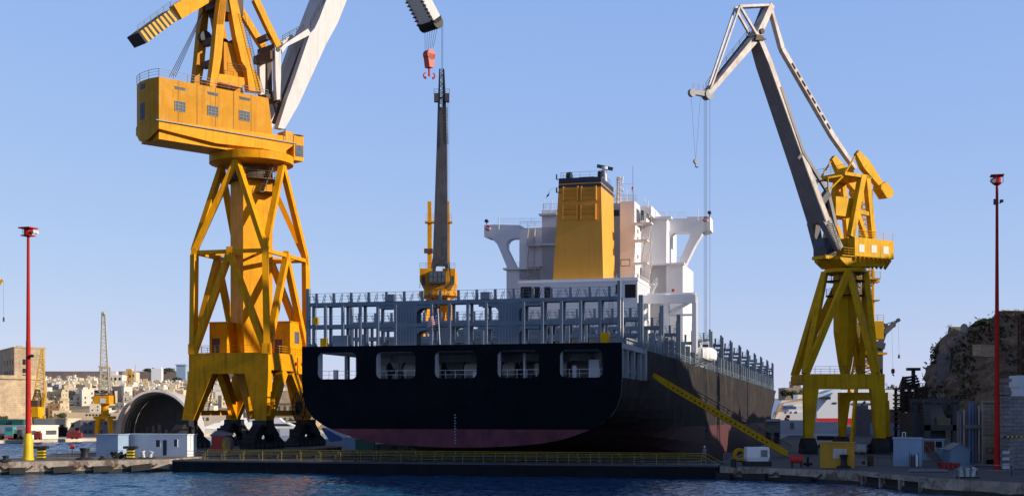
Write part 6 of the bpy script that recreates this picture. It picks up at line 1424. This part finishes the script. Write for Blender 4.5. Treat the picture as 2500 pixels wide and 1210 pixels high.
# person behind the gate railing
def person(c,label):
    c=V(c); t=thing('person',label,'person',c)
    J=[(0,0,.93),(0,0,1.15),(0,0,1.40),(0,0,1.50),(0,-.02,1.66),(0,-.02,1.76),(-.10,0,.90),(-.11,-.02,.50),(-.11,.03,.08),(-.11,-.14,.04),(.10,0,.90),(.11,-.03,.50),(.11,.02,.08),(.11,-.14,.04),(-.19,0,1.40),(-.24,.02,1.12),(-.22,-.08,.88),(-.22,-.10,.78),(.19,0,1.40),(.25,0,1.12),(.22,-.10,.90),(.22,-.13,.80)]
    E_=[(0,1),(1,2),(2,3),(3,4),(4,5),(0,6),(6,7),(7,8),(8,9),(0,10),(10,11),(11,12),(12,13),(2,14),(14,15),(15,16),(16,17),(2,18),(18,19),(19,20),(20,21)]
    RR=[.15,.14,.15,.055,.10,.085,.09,.065,.045,.04,.09,.065,.045,.04,.07,.05,.035,.03,.07,.05,.035,.03]
    me=bpy.data.meshes.new('body'); me.from_pydata(J,E_,[]); o=bpy.data.objects.new('body',me); COL.objects.link(o); o.parent=t; ABS[o.name]=c
    md=o.modifiers.new('skin','SKIN'); 
    for i,r in enumerate(RR): me.skin_vertices[0].data[i].radius=(r,r*.8)
    me.skin_vertices[0].data[0].use_root=True
    s_=o.modifiers.new('sub','SUBSURF'); s_.levels=1; s_.render_levels=1
    me.materials.append(M['cloth'])
    b=MB().lathe(c+V((0,-.02,1.70)),[(.11,-.12),(.115,0),(.09,.10),(.04,.13)],10); b.build('helmet',M['cabw'],t,smooth=True)
    b=MB().lathe(c+V((0,-.045,1.64)),[(.05,-.1),(.095,-.03),(.095,.05),(.07,.09)],10); b.build('face',M['skin'],t,smooth=True)
q=GF.P(GLEN-2.4,-6.7,1.62); person((q.x,q.y,1.75),'person in grey work clothes standing at the right end of the dock gate')
MB().fbox(GF,GLEN-4.5,GLEN-.3,-8,-6.1,-9,1.75).build('landing',M['dgrey'],gate)
# ================= far quay left: rampart, fort, low buildings, shelter =================
def px_block(name,label,cat,x0,x1,D,yt,depth,m,zb=1.0,hd=0,grp=None,parent=None,yb=None):
    p=W(x0,1000,D);q=W(x1,1000,D); zt=H+(HY-yt)/F*D
    c=V(((p.x+q.x)/2,D,zb)); t=thing(name,label,cat,c,grp); b=MB().box(c+V((0,depth/2,0)),q.x-p.x,depth,zt-zb,0); w=b.build('wall',m,t); return t,w,c,zt
D=430; ry=lambda y:H+(HY-y)/F*D; rx=lambda x:W(x,1000,D).x
t=thing('rampart','sunlit limestone rampart below the stone fort at left','rampart',V((rx(40),D,1)))
b=MB(); P0=[(rx(-200),D-32),(rx(60),D),(W(97,1000,D+10).x,D+10),(W(112,1000,D+60).x,D+60),(rx(-200),D+70)]
lo=[V((x,y,1)) for x,y in P0]; hi=[V((x+(0),y+1.5,ry(924) )) for x,y in P0]; n=len(lo)
b.add(lo+hi,[tuple(range(n-1,-1,-1)),tuple(range(n,2*n))]+[(i,(i+1)%n,n+(i+1)%n,n+i) for i in range(n)]); b.build('wall',M['rampart'],t)
b=MB(); 
for i in range(2): p=V((P0[i][0],P0[i][1]+1.2,ry(924)));q=V((P0[i+1][0],P0[i+1][1]+1.2,ry(924))); b.beam(p+Z*.5,q+Z*.5,1.0,1.2)
b.build('parapet',M['rampart'],t)
b=MB(); q=V((rx(43),D-.2,1)); b.prism([V((rx(30),D+1.0,4)),V((rx(54),D+.6,4)),V((rx(52),D+.6,ry(975))),V((rx(34),D+.9,ry(975)))],V((0,-.25,0))); b.build('blocked_arch',M['bark'],t)
t=thing('stone_fort','square limestone fort building with small windows on top of the rampart','fort',V((rx(40),D+20,ry(924))))
fD=450; f=Fr((W(35,1000,fD).x,fD),60); fy=lambda y:H+(HY-y)/F*fD
zt=fy(849); zb=ry(924)-.2
b=MB(); b.fbox(f,0,10.2,-40,0,zb,zt); b.fbox(f,-.2,10.4,-40.2,.2,zt,zt+.5); w=b.build('wall',M['lime'],t)
for a in(3.5,8.6): pass
for (s_,y0,y1) in((-0,0,0),): pass
fl=Fr((W(35,1000,fD).x,fD),118)
for tt in(3.5,9.0,14.5,19.5):
    for z0 in(zb+1.8,zb+5.6): b=MB().fbox(f,-.06,.1,-tt-.5,-tt+.5,z0,z0+1.9); b.build('window',M['dark'],w)
for aa in(3.2,):
    for z0,hh in((zb+5.6,1.9),(zb+2.8,1.5),(zb,2.2)): b=MB().fbox(f,aa-.5,aa+.5,-.1,.06,z0,z0+hh); b.build('window',M['dark'],w)
b=MB(); 
b.fbox(f,1,2.5,-2,-.5,zt+.5,zt+.9); b.build('roof_hatch',M['lime'],w)
def winrow(t,c,D,xs,y0,y1,name='window',m=None,wpx=6):
    for x in xs:
        p=W(x-wpx/2,y0,D);q=W(x+wpx/2,y1,D); b=MB().hexa([V((p.x,D-.08,q.z)),V((q.x,D-.08,q.z)),V((q.x,D+.1,q.z)),V((p.x,D+.1,q.z)),V((p.x,D-.08,p.z)),V((q.x,D-.08,p.z)),V((q.x,D+.1,p.z)),V((p.x,D+.1,p.z))]); b.build(name,m or M['dgrey'],t)
limew=mat('whitewash',(.66,.56,.43),.85,var=.1,scale=.4,streak=.35,dirt=(.42,.33,.23))
whitew=mat('white_render',(.74,.68,.58),.8,var=.08,scale=.4,streak=.25,dirt=(.5,.42,.33))
def rot_block(name,label,cat,x0,x1,D,yt,depth,m,hd,zb=1.0):
    # long front turned to face the sunny side: heading of the front from left to right
    p=W(x0,1000,D); f=Fr((p.x,p.y),hd); zt=H+(HY-yt)/F*D
    a=(x1-CX)/F; k=0
    dx,dy=f.d; L=(a*D-p.x)/(dx-a*dy) if abs(dx-a*dy)>1e-6 else 10
    t=thing(name,label,cat,f.P(L/2,-depth/2,zb)); b=MB().fbox(f,0,L,-depth,0,zb,zt); w=b.build('wall',m,t)
    b=MB().fbox(f,-.15,L+.15,-depth-.15,.15,zt,zt+.35); b.build('parapet',m,w); return t,w,f,L,zt
t,w,f,L,zt=rot_block('low_white_building','long low white building on the far quay behind the left mast foot','building',62,142,305,1041,10,whitew,35)
for u in(.18,.22,.62,.68,.74,.80,.86): b=MB().fbox(f,L*u,L*u+.75,-.03,.1,zt-1.9,zt-.9); b.build('window',M['dgrey'],w)
t,w,f,L,zt=rot_block('stone_workshop','cream two storey workshop, right of the long low white building','building',135,196,335,1024,9,limew,35)
for u,z0,hh,ww in((.2,zt-2.8,1.6,.9),(.62,zt-1.9,1.2,.9),(.8,1.2,2.0,1.1)): b=MB().fbox(f,L*u,L*u+ww,-.03,.1,z0,z0+hh); b.build('window',M['dgrey'],w)
b=MB().fbox(f,L*.08,L*.48,.02,.1,1.0,3.4); b.build('gateway',M['dark'],w)
t,w,c,zt=px_block('warehouse','grey two storey warehouse in shade behind the pale lattice boom crane','building',196,282,372,1025,14,M['greyst'])
winrow(w,c,372,(208,221,246,258),1029,1036); winrow(w,c,372,(208,221,246),1049,1056); 
t,w,c,zt=px_block('long_wall_building','long pale stone building with a row of small arches above the grey warehouse','building',150,330,470,1006,8,limew)
winrow(w,c,470,[212+8*i for i in range(8)],1010,1014,m=M['dark'],wpx=4)
t,w,c,zt=px_block('dark_shed','low grey shed behind the green trucks','shed',-40,68,345,1033,10,M['corr'])
t,w,c,zt=px_block('stone_house','cream stone building with windows between the legs of the big yellow crane','building',478,580,440,1010,9,limew)
winrow(w,c,440,(495,507,560,572),1018,1026); b=MB().box(V((W(500,1000,440).x,445,zt)),5,5,2.6); b.build('roof_room',limew,w)
t,w,c,zt=px_block('church_front','pale church front seen between two legs of the big yellow crane','church',598,624,470,966,12,whitew)
b=MB().prism([W(598,966,470),W(611,952,470),W(624,966,470)],V((0,12,0))); b.build('gable',whitew,w); winrow(w,c,470,(611,),990,1005,wpx=5)
D=455; t,w,c,zt=px_block('palazzo','stone palazzo with rows of green shuttered windows behind the rear crane leg','building',655,770,D,975,14,M['lime'])
winrow(w,c,D,[668+14*i for i in range(7)],1018,1026,'shutter',M['green'],5); winrow(w,c,D,[668+14*i for i in range(7)],990,1004,'window',M['dgrey'],5)
b=MB(); 
for y in(983,1010,1030): p=W(655,y,D);q=W(770,y,D); b.box(V(((p.x+q.x)/2,D-.2,p.z)),q.x-p.x+.6,.8,.45)
b.build('cornice',M['lime'],w); b=MB()
for k in range(3): b.tube(W(705,1046,D-.1)+V((k*.01,0,-.2)),W(705,1046,D-.1)+V((k*.01,-.2,0)),.1)
p=W(712,1048,D); b=MB().tube(V((p.x,D-.2,1.5)),V((p.x,D+.2,1.5)),3.0,n=20); b.build('arched_doorway',M['dark'],w)
b=MB().box(V((W(690,1000,D).x,D+5,zt)),9,6,3.2); b.build('roof_room',M['lime'],w)
# arched shelter
D=335; A0=W(283,1000,D); A1=W(476,1000,D); rc=V(((A0.x+A1.x)/2,D,1.0)); Rr=(A1.x-A0.x)/2; hh=H+(HY-950)/F*D-1.0
t=thing('arched_shelter','big grey arched shelter open at the front, left of the yellow crane legs','shelter',rc)
f=Fr((rc.x,rc.y),-10); b=MB(); n=28; Ls=40
def arc(r,h,a): return [f.P(a,-r*math.cos(math.pi*k/n),1.0+h*math.sin(math.pi*k/n)) for k in range(n+1)]
o0,i0,o1,i1=arc(Rr,hh,0),arc(Rr-.6,hh-.6,0),arc(Rr,hh,Ls),arc(Rr-.6,hh-.6,Ls); m_=n+1
b.v=o0+i0+o1+i1
for k in range(n):
    b.f+=[(k,k+1,m_+k+1,m_+k),(2*m_+k,3*m_+k,3*m_+k+1,2*m_+k+1),(k,2*m_+k,2*m_+k+1,k+1),(m_+k,m_+k+1,3*m_+k+1,3*m_+k)]; b.m+=[0]*4
sh=b.build('shell',M['shell'],t,smooth=True)
for a in(4,11,18,26,34):
    b=MB(); oo,ii=arc(Rr-.55,hh-.55,a),arc(Rr-1.0,hh-1.0,a); o2,i2=arc(Rr-.55,hh-.55,a+.6),arc(Rr-1.0,hh-1.0,a+.6); b.v=oo+ii+o2+i2
    for k in range(n): b.f+=[(k,k+1,m_+k+1,m_+k),(2*m_+k,3*m_+k,3*m_+k+1,2*m_+k+1),(m_+k,m_+k+1,3*m_+k+1,3*m_+k)]; b.m+=[0]*3
    b.build('rib',M['boomlite'],sh)
b=MB(); e=arc(Rr-.65,hh-.65,Ls-.2); b.add(e,[tuple(range(len(e)))]); b.build('end_wall',M['shell'],t)
for k in range(8): MB().fbox(f,Ls-14-k,Ls-13.4-k,-7+k*1.8+.4*random.random(),-6+k*1.8,1.0,1.8+random.random()*2).build('stored_panel',M['boomlite'],t)
# trucks and cars on the far quay
def truck(x,D,label,m):
    p=W(x,1000,D); c=V((p.x,D,1.0)); t=thing('parked_truck',label,'truck',c,'trucks on the far quay')
    b=MB().box(c+V((1.4,0,.9)),1.9,2.3,2.1); cb=b.build('cab',m,t); MB().box(c+V((1.5,-1.17,2.0)),1.3,.05,.7).build('window',M['glass'],cb)
    MB().box(c+V((-1.6,0,.9)),3.9,2.3,.5).build('flat_bed',M['dgrey'],t)
    for dx in(-2.6,-.9,1.6): q=c+V((dx,-1.1,.5)); MB().tube(q,q+V((0,2.2,0)),.5,n=12).build('axle_wheels',M['rubber'],t)
    MB().box(c+V((1.5,-1.2,.45)),1.9,.1,.4).build('bumper',M['red'],t)
truck(11,300,'turquoise cab truck parked at the far left on the far quay',M['teal'])
for x,D,lab,m,w in((25,315,'dark green container standing behind the turquoise truck','teal',4),(53,312,'dark green container left of the long white building','teal',2.8)):
    c=V((W(x,1000,D).x,D,1)); b=MB().box(c,w,5,4.6); 
    for k in range(8): b.box(c+V((-w/2+.25+k*(w-.5)/7,-2.55,.1)),.12,.1,4.3)
    tag(b.build('shipping_container',mat('dark_teal_%d'%x,(.02,.10,.10),.6,var=.2),loc=c),lab,'container')
for i,(x,lab,mm) in enumerate(((34,'grey machinery parked right of the turquoise truck','grey'),(46,'dark machinery before the second green container','dgrey'))):
    c=V((W(x,1000,300).x,300,1)); t=thing('yard_machine',lab,'machine',c); MB().box(c+Z*.5,2.2,1.6,.9).box(c+Z*1.4+V((.4,0,0)),.9,1.2,.9).build('body',M[mm],t)
    for dx in(-.7,.7): q=c+V((dx,-.8,.45)); MB().tube(q,q+V((0,1.6,0)),.45,n=12).build('axle_wheels',M['rubber'],t)
for x,D,lab,m in((93,298,'small red box on the far quay before the white building','dullred'),(182,305,'small dark red van by the far quay edge','dullred')):
    c=V((W(x,1000,D).x,D,1)); b=MB().box(c+Z*.25,1.5 if x<100 else 3.4,1.2,1.3).box(c+Z*1.5,1.0 if x<100 else 2.2,1.1,.5); 
    for dx in(-.5,.5): b.tube(c+V((dx,-.6,.25)),c+V((dx,.6,.25)),.25,n=8)
    tag(b.build('quay_box' if x<100 else 'parked_van',M[m],loc=c),lab,'box' if x<100 else 'van')
# yachts
def yacht(x,D,L,label,m2,hd=100):
    c=V((W(x,1000,D).x,D,0)); f=Fr((c.x,c.y),hd); t=thing('motor_yacht',label,'yacht',c,'white yachts in the basin behind the big crane')
    b=MB(); st=[(-L/2,2.2,.0),(-L/4,2.5,0),(0,2.6,.1),(L/4,2.0,.5),(L/2-.8,.7,1.0),(L/2+.4,.05,1.3)]
    rows=[[f.P(a,-w,2.0+e),f.P(a,-w*.6,-.3),f.P(a,w*.6,-.3),f.P(a,w,2.0+e)] for a,w,e in st]
    for r in rows: b.v+=r
    for i in range(5):
        for j in range(4): b.f.append((i*4+j,i*4+(j+1)%4,i*4+4+(j+1)%4,i*4+4+j)); b.m.append(0)
    b.f+=[(0,1,2,3)]; b.m+=[0]; b.build('hull',M['boat'] if m2 is None else m2,t)
    b=MB().prism([f.P(a,-1.8,z) for a,z in((-L*.4,2.1),(L*.28,2.3),(L*.10,4.0),(-L*.36,4.2))],V((f.n.x,f.n.y,0))*3.6).prism([f.P(a,-1.4,z) for a,z in((-L*.3,4.1),(L*.05,4.1),(-L*.03,5.4),(-L*.28,5.5))],V((f.n.x,f.n.y,0))*2.8); cbn=b.build('cabin',M['boat'],t)
    b=MB().prism([f.P(a,1.8,z) for a,z in((-L*.34,2.9),(L*.17,2.9),(L*.10,3.6),(-L*.33,3.7))],V((f.n.x,f.n.y,0))*.05); b.build('window',M['navy'],cbn)
yacht(545,390,24,'white motor yacht with raked cabin seen between the left crane legs',None,255); yacht(688,400,20,'boxy white yacht moored before the green shuttered palazzo',None,95); yacht(620,405,12,'small white yacht in the gap between the crane bogies',None,200)
# ================= hillside town =================
HC=[('cream',(.60,.50,.36)),('white',(.72,.67,.58)),('sandy',(.52,.41,.28)),('grey',(.40,.36,.33)),('pink',(.52,.34,.28)),('ochre',(.50,.36,.18))]
HM=[mat('house_'+n_,c_,.9,var=.14,scale=.25,streak=.35,dirt=tuple(x*.6 for x in c_)) for n_,c_ in HC]
SH=[]
def house_mesh(w,d,h,nf,hut,seed):
    rnd=random.Random(seed); b=MB(); b.box((0,d/2,-5),w,d,h+5); 
    for (cx,cy,sx,sy_) in((0,.1,w+.1,.25),(0,d-.1,w+.1,.25),(-w/2+.1,d/2,.25,d-.3),(w/2-.1,d/2,.25,d-.3)): b.box((cx,cy,h),sx,sy_,.7)
    if hut: b.box((w*rnd.uniform(-.25,.25),d*.6,h),w*.35,d*.35,2.3); b.box((w*rnd.uniform(-.3,.3),d*.3,h),1.1,1.1,1.2)
    for k in range(nf):
        z=h-2.6-k*3.1
        nw=max(1,int(w/3.2))
        for i in range(nw):
            if rnd.random()<.2: continue
            x=-w/2+(i+.5)*w/nw; b.box((x,-.04,z),.95,.12,1.5,0,1)
        for i in range(max(1,int(d/4))):
            y=(i+.5)*d/max(1,int(d/4)); b.box((w/2+.01,y,z),.12,.9,1.4,0,1)
    if nf>1 and rnd.random()<.6: b.box((0,-.6,h-3.2-.1),w*.4,1.1,.9)
    return b
shapes=[(7,8,6.5,2,1),(10,8,7,2,1),(6,9,9.5,3,0),(13,9,6,1,1),(8,7,4,1,0),(9,10,10,3,1),(16,9,8,2,1)]
PROTO={}; wdk=mat('house_window_shade',(.13,.11,.10),.8)
for si,(w,d,h,nf,hut) in enumerate(shapes):
    for ci in range(6):
        b=house_mesh(w,d,h,nf,hut,si*10+ci); o=b.build('town_house',[HM[ci],wdk]); PROTO[si,ci]=o
rnd=random.Random(11); used=set(); SIZE=['small','broad','narrow tall','long low','tiny','tall','long']
def band(px,y):
    e=('behind the leaning lattice boom' if px<165 else 'behind the pale lattice crane' if px<300 else 'above the arched shelter' if px<450 else 'between the yellow crane legs')
    if px>742: e='framed by the first stern opening'
    v=('lowest' if y<570 else 'middle' if y<730 else 'highest'); return e,v
nh=0; LBL={}
def put(si,ci,x,y,rz):
    global nh
    o=PROTO[si,ci]; z=hz(x,y)
    if (si,ci) in used: o=o.copy(); COL.objects.link(o)
    used.add((si,ci)); o.location=(x,y,z); o.rotation_euler=(0,0,rz); k=.5*rnd.uniform(.85,1.2); o.scale=(k,k,k); px=CX+F*x/y; e,v=band(px,y)
    tag(o,'%s %s flat roofed house in the %s rows %s'%(SIZE[si],HC[ci][0],v,e),'house','houses of the hillside town'); nh+=1
for row in range(26):
    y=476+row*12+(row**1.5)*1.5
    xl=(95-CX)/F*y; xr=(905-CX)/F*y; x=xl+rnd.uniform(0,4); hsc=.5
    while x<xr:
        px=CX+F*x/y
        si=rnd.choice([0,0,1,1,2,3,4,4,5,6]) ; ci=rnd.choice([0,0,0,1,1,1,2,2,3,4,5])
        if ci>=4 and rnd.random()<.5: ci=1
        w=shapes[si][0]*hsc
        vis = px<452 or (478<px<760) or (770<px<850)
        if vis and nh<299 and rnd.random()<.72: put(si,ci,x+w/2,y+rnd.uniform(-6,6),rnd.uniform(-.6,.6)+.12)
        x+=w*rnd.uniform(.95,1.35)+ (rnd.uniform(4,16) if rnd.random()<.35 else 0)
# the far rows, past the three hundred individual houses: one mass
b=MB(); rm=random.Random(4)
for k in range(1500):
    y=rm.uniform(560,1030); x=rm.uniform((95-CX)/F*y,(880-CX)/F*y); w=rm.uniform(3,7); d=rm.uniform(3,6); h=rm.uniform(2.5,5.5); z=hz(x,y); ci=rm.choice([0,0,0,1,1,2,3])
    b.box((x,y,z-4),w,d,h+4,rm.uniform(-40,40),ci)
    if rm.random()<.5: b.box((x+w*.1,y,z+h),w*.4,d*.4,2,0,ci)
tag(b.build('town_mass',HM),'mass of tiny pale houses filling the upper slope of the hillside town','houses',kind='stuff')
for k,o in PROTO.items():
    if k not in used: bpy.data.objects.remove(o)
# ridge wall along the skyline, blocks
D=1180; zr0=hz(-300,1180); ry=lambda y:H+(HY-y)/F*D
b=MB().box(V((W(330,1000,D).x,D,zr0-12)),W(745,1000,D).x-W(60,1000,D).x+60,8,ry(906)-zr0+12); tag(b.build('ridge_wall',mat('weathered_ridge_stone',(.21,.17,.15),.95,var=.25,scale=.05,patch=.5,pcol=(.13,.11,.09),pscale=.03),loc=V((W(330,1000,D).x,D,zr0-12))),'long weathered brown wall along the skyline above the town','wall')
for x0,x1,D,yt,lab,ci in((305,335,900,908,'pale tower block just below the skyline wall behind the lattice mast',0),(262,305,860,915,'long white block below the skyline wall, right of the pale lattice boom',1)):
    c=V(((W(x0,0,D).x+W(x1,0,D).x)/2,D,hz(-280,D)-2)); zt=H+(HY-yt)/F*D; b=MB().box(c,(x1-x0)/F*D,12,zt-c.z); b.box(V((c.x-2,c.y+3,zt)),4,4,2.5); 
    for k in range(4): b.box(c+V((-(x1-x0)/F*D*.38+k*(x1-x0)/F*D*.25,-6.05,zt-c.z-3.5)),1.2,.15,1.8,0,1)
    tag(b.build('town_block',[HM[ci],M['dark']],loc=c),lab,'building')
c=W(444,905,1000); b=MB().box(V((c.x,1000,hz(c.x,1000))),7,6,H+(HY-892)/F*1000-hz(c.x,1000)).box(V((c.x,1000,H+(HY-892)/F*1000)),8,7,1); tag(b.build('water_tower',M['cabb'],loc=V((c.x,1000,hz(c.x,1000)))),'small grey blue tower on the skyline beside the big yellow crane','tower')
c=W(384,905,1150); b=MB().box(V((c.x,1150,hz(c.x,1150))),9,6,H+(HY-899)/F*1150-hz(c.x,1150)).tube(V((c.x+3,1150,H+(HY-899)/F*1150)),V((c.x+4,1150,H+(HY-893)/F*1150)),.8,.3); tag(b.build('skyline_chapel',M['boat'],loc=V((c.x,1150,hz(c.x,1150)))),'tiny white building on the skyline between two dark tree clumps','building')
# ================= trees and bushes =================
def crown(b,c,rx_,ry_,rz_,n,leaf,rn):
    cl=[(V((rn.gauss(0,.42)*rx_,rn.gauss(0,.42)*ry_,rn.gauss(0,.38)*rz_)),rn.uniform(.28,.5)) for _ in range(14)]
    for i in range(n):
        cc,cr=rn.choice(cl); d=V((rn.gauss(0,1),rn.gauss(0,1),rn.gauss(0,1))).normalized(); k=cr*rn.uniform(.5,1.0)
        q=c+cc+V((d.x*rx_*k,d.y*ry_*k,d.z*rz_*k)); s_=leaf*rn.uniform(.6,1.3); u=V((rn.gauss(0,1),rn.gauss(0,1),rn.gauss(0,1))).normalized(); w_=u.orthogonal().normalized()
        b.add([q+u*s_,q+w_*s_*.6,q-u*s_,q-w_*s_*.6],[(0,1,2,3)])
def tree(name,label,c,rx_,rz_,n,leaf,m,trunk=1.5,grp=None,cat='tree'):
    rn=random.Random(int(c[0]*7+c[1])); c=V(c); t=thing(name,label,cat,c,grp)
    b=MB().tube(c-Z*.3,c+Z*(trunk+rz_*.4),rx_*.09+.05,rx_*.04+.02,n=7)
    for k in range(5): a=k*1.26; b.tube(c+Z*trunk*.7,c+V((math.cos(a)*rx_*.5,math.sin(a)*rx_*.5,trunk+rz_*.7)),rx_*.04+.02,.02,n=5)
    b.build('trunk',M['bark'],t); b=MB(); crown(b,c+Z*(trunk+rz_*.75),rx_,rx_,rz_,n,leaf,rn); b.build('crown',m,t,recalc=False)
def ptree(x,y,D,rpx,hpx,label,n=700,m='leafd',z=None,grp=None,name='tree',leaf=None):
    q=W(x,y,D); r=rpx/F*D; h=hpx/F*D; tree(name,label,(q.x,q.y,q.z),r,h*.55,n,leaf or r*.13,M[m],h*.15,grp)
ptree(8,1037,395,22,24,'round dark green tree at the foot of the rampart at left',700,'leaf')
ptree(153,1024,420,14,16,'olive green tree behind the cream workshop',500,'leaf'); ptree(106,985,450,8,26,'dark bush clinging to the rampart corner behind the leaning lattice boom',400,'leaf')
ptree(365,908,1160,14,10,'dark tree clump on the skyline left of the tiny white building',400); ptree(412,907,1160,18,10,'wider dark tree clump on the skyline right of the tiny white building',400)
ptree(480,940,700,12,14,'dark tree among the houses between the crane legs',300); ptree(520,950,680,14,16,'second dark tree on the slope between the crane legs',300); ptree(430,935,760,12,16,'dark tree on the slope right above the arched shelter',300)
for i,(x,y,r,h) in enumerate(((1918,968,16,18),(1940,972,18,16),(1960,966,12,16))): ptree(x,y,800,r,h,['bushy green tree nearest the bow on the far right hill','green tree in the middle of the clump right of the bow','green tree of the clump nearest the right crane leg'][i],500,'leaf',grp='trees on the far hill')
for i,(x,y,r,h) in enumerate(((2166,968,9,26),(2180,962,10,26),(2192,962,9,24),(2204,966,9,20))): ptree(x,y,760,r,h,['pine tree close to the right leg of the right crane','tallest pine beside the right crane leg','pine tree left of the scaffold tower','pine tree behind the scaffold tower'][i],450,'leafd',name='pine_tree',grp='pines on the far hill')
D=820; c=V((W(1945,0,D).x,D,8)); b=MB().box(c,46/F*D*1.6,20,H+(HY-946)/F*D-8).box(V((W(1940,0,D).x,D-1,8)),18/F*D,12,H+(HY-930)/F*D-8); 
for k in range(5): b.box(V((W(1925+k*9,0,D).x,D-7.05,H+(HY-940)/F*D)),1.2,.2,1.6)
tag(b.build('hilltop_building',M['bandst'],loc=c),'broad stone building on the far hill right of the bow','building')
# ================= cliff on the right =================
PL=[(235,480),(172,430),(142,388),(126,352),(97,314),(98,303),(101,290),(107,277),(118,262),(119,230),(119,200),(119,174),(119,150),(119,125),(119,100),(121,75),(130,55)]
TP=[40,38,33,30.5,22.5,27,28,28.5,29,38,50,58,59,61,58,50,16]  # unseen near stretch raised to cast shade over apron and ship
b=MB(); rn=random.Random(5); NS=90; NV=26; P3=[V((x,y,0)) for x,y in PL]
def along(u):
    k=min(len(P3)-2,int(u*(len(P3)-1))); f_=u*(len(P3)-1)-k; return P3[k].lerp(P3[k+1],f_),TP[k]+(TP[k+1]-TP[k])*f_
from mathutils import noise as NZ
grid=[]
for i in range(NS+1):
    u=i/NS; p,zt=along(u); q,_=along(min(1,u+.01)); p0,_=along(max(0,u-.01)); d=(q-p0).normalized(); inn=V((-d.y,d.x,0)); 
    if inn.x<0 and u>.25: inn=-inn
    if u<=.25: inn=V((.7,-.7,0)) if False else (inn if inn.dot(V((1,0,0)))>0 else -inn)
    zt+=2.2*NZ.noise(V((u*40,1.3,0)))
    for j in range(NV+1):
        v=j/NV; z=1.0+(zt-1)*v; dd=v*1.4+ (1.4 if v>.55 else 0)+(1.2 if v>.8 else 0)
        dd+=1.7*NZ.noise(V((p.x*.16,p.y*.16,z*.22)))+1.1*NZ.noise(V((p.x*.5,p.y*.5,z*.7)))
        grid.append(p+inn*dd+Z*z)
    # plateau
    for j in range(1,7):
        w_=j/6; grid.append(p+inn*(6+w_*80)+Z*(zt+1.5*w_+1.2*NZ.noise(V((u*20,j*.7,3)))))
R_=NV+7
b.v=grid
for i in range(NS):
    for j in range(R_-1): b.f.append((i*R_+j,i*R_+j+1,(i+1)*R_+j+1,(i+1)*R_+j)); b.m.append(0 if j<NV else 1)
tag(b.build('cliff',[M['rock'],M['scrub']],smooth=False),kind='structure')
# ivy and scrub on the ledges (uncountable)
b=MB(); 
for i in range(8000):
    k=rn.randrange(int(NS*.16),int(NS*.66)); j=rn.randrange(3,NV); p=grid[k*R_+j]; 
    n1=NZ.noise(V((p.x*.09,p.y*.09+5,p.z*.16)))
    if n1<.03: continue
    q=p+V((rn.gauss(-.5,.5),rn.gauss(-.3,.5),rn.gauss(0,.6))); s_=rn.uniform(.25,.6); u=V((rn.gauss(0,1),rn.gauss(0,1),rn.gauss(0,1))).normalized(); w_=u.orthogonal().normalized(); b.add([q+u*s_,q+w_*s_*.6,q-u*s_,q-w_*s_*.6],[(0,1,2,3)])
tag(b.build('cliff_ivy',M['leafd'],recalc=False),'dark ivy and scrub spread over the cliff ledges','ivy',kind='stuff')
b=MB()
for i in range(1800):
    k=rn.randrange(int(NS*.18),int(NS*.7)); j=rn.choice([NV,NV+1,NV+1]); p=grid[k*R_+j]; q=p+V((rn.gauss(0,.5),rn.gauss(0,.5),rn.gauss(0,.15))); s_=rn.uniform(.2,.5); u=V((rn.gauss(0,.5),rn.gauss(0,.5),1)).normalized(); w_=u.orthogonal().normalized(); b.add([q+u*s_,q+w_*s_*.4,q-u*s_,q-w_*s_*.4],[(0,1,2,3)])
tag(b.build('clifftop_grass',mat('dry_grass',(.13,.11,.045),.9,var=.4),recalc=False),'dry grass fringe along the cliff top','grass',kind='stuff')
ptree(2398,803,283,21,26,'big round bush on the cliff top left of the right red mast',900,'leaf',name='bush'); ptree(2448,803,285,9,12,'small bush just right of the red mast on the cliff top',400,'leaf',name='bush'); ptree(2478,803,285,17,18,'broad bush at the right end of the cliff top',700,'leaf',name='bush')
q=W(2357,822,292); t=thing('radar_dish','small round dish on a post at the cliff edge','dish',q)
b=MB().tube(q-Z*1.5,q+Z*1.6,.12); b.box(q+V((-.5,0,.3)),1.2,.3,.25); b.build('post',M['grey'],t); c=q+Z*2.0; MB().tube(c+V((-.35,-.1,0)),c+V((-.2,0,0)),1.0,.9,16).build('dish',M['grey'],t)
D=300; p=W(2291,862,D); b=MB().prism([W(2287,940,D),W(2322,940,D),W(2322,858,D),W(2287,866,D)],V((3,8,0))); tag(b.build('retaining_wall',M['greyst'],loc=W(2289,900,D)),'small grey retaining wall jutting from the left shoulder of the cliff','wall')
b=MB(); p=V((106,277,22)); b.prism([W(2374,868,278),W(2436,872,272),W(2436,842,272),W(2374,840,278)],V((2.5,5,0))); tag(b.build('cliff_wall',M['bandst'],loc=W(2374,868,278)),'pale block wall built into the cliff below the bushes','wall')
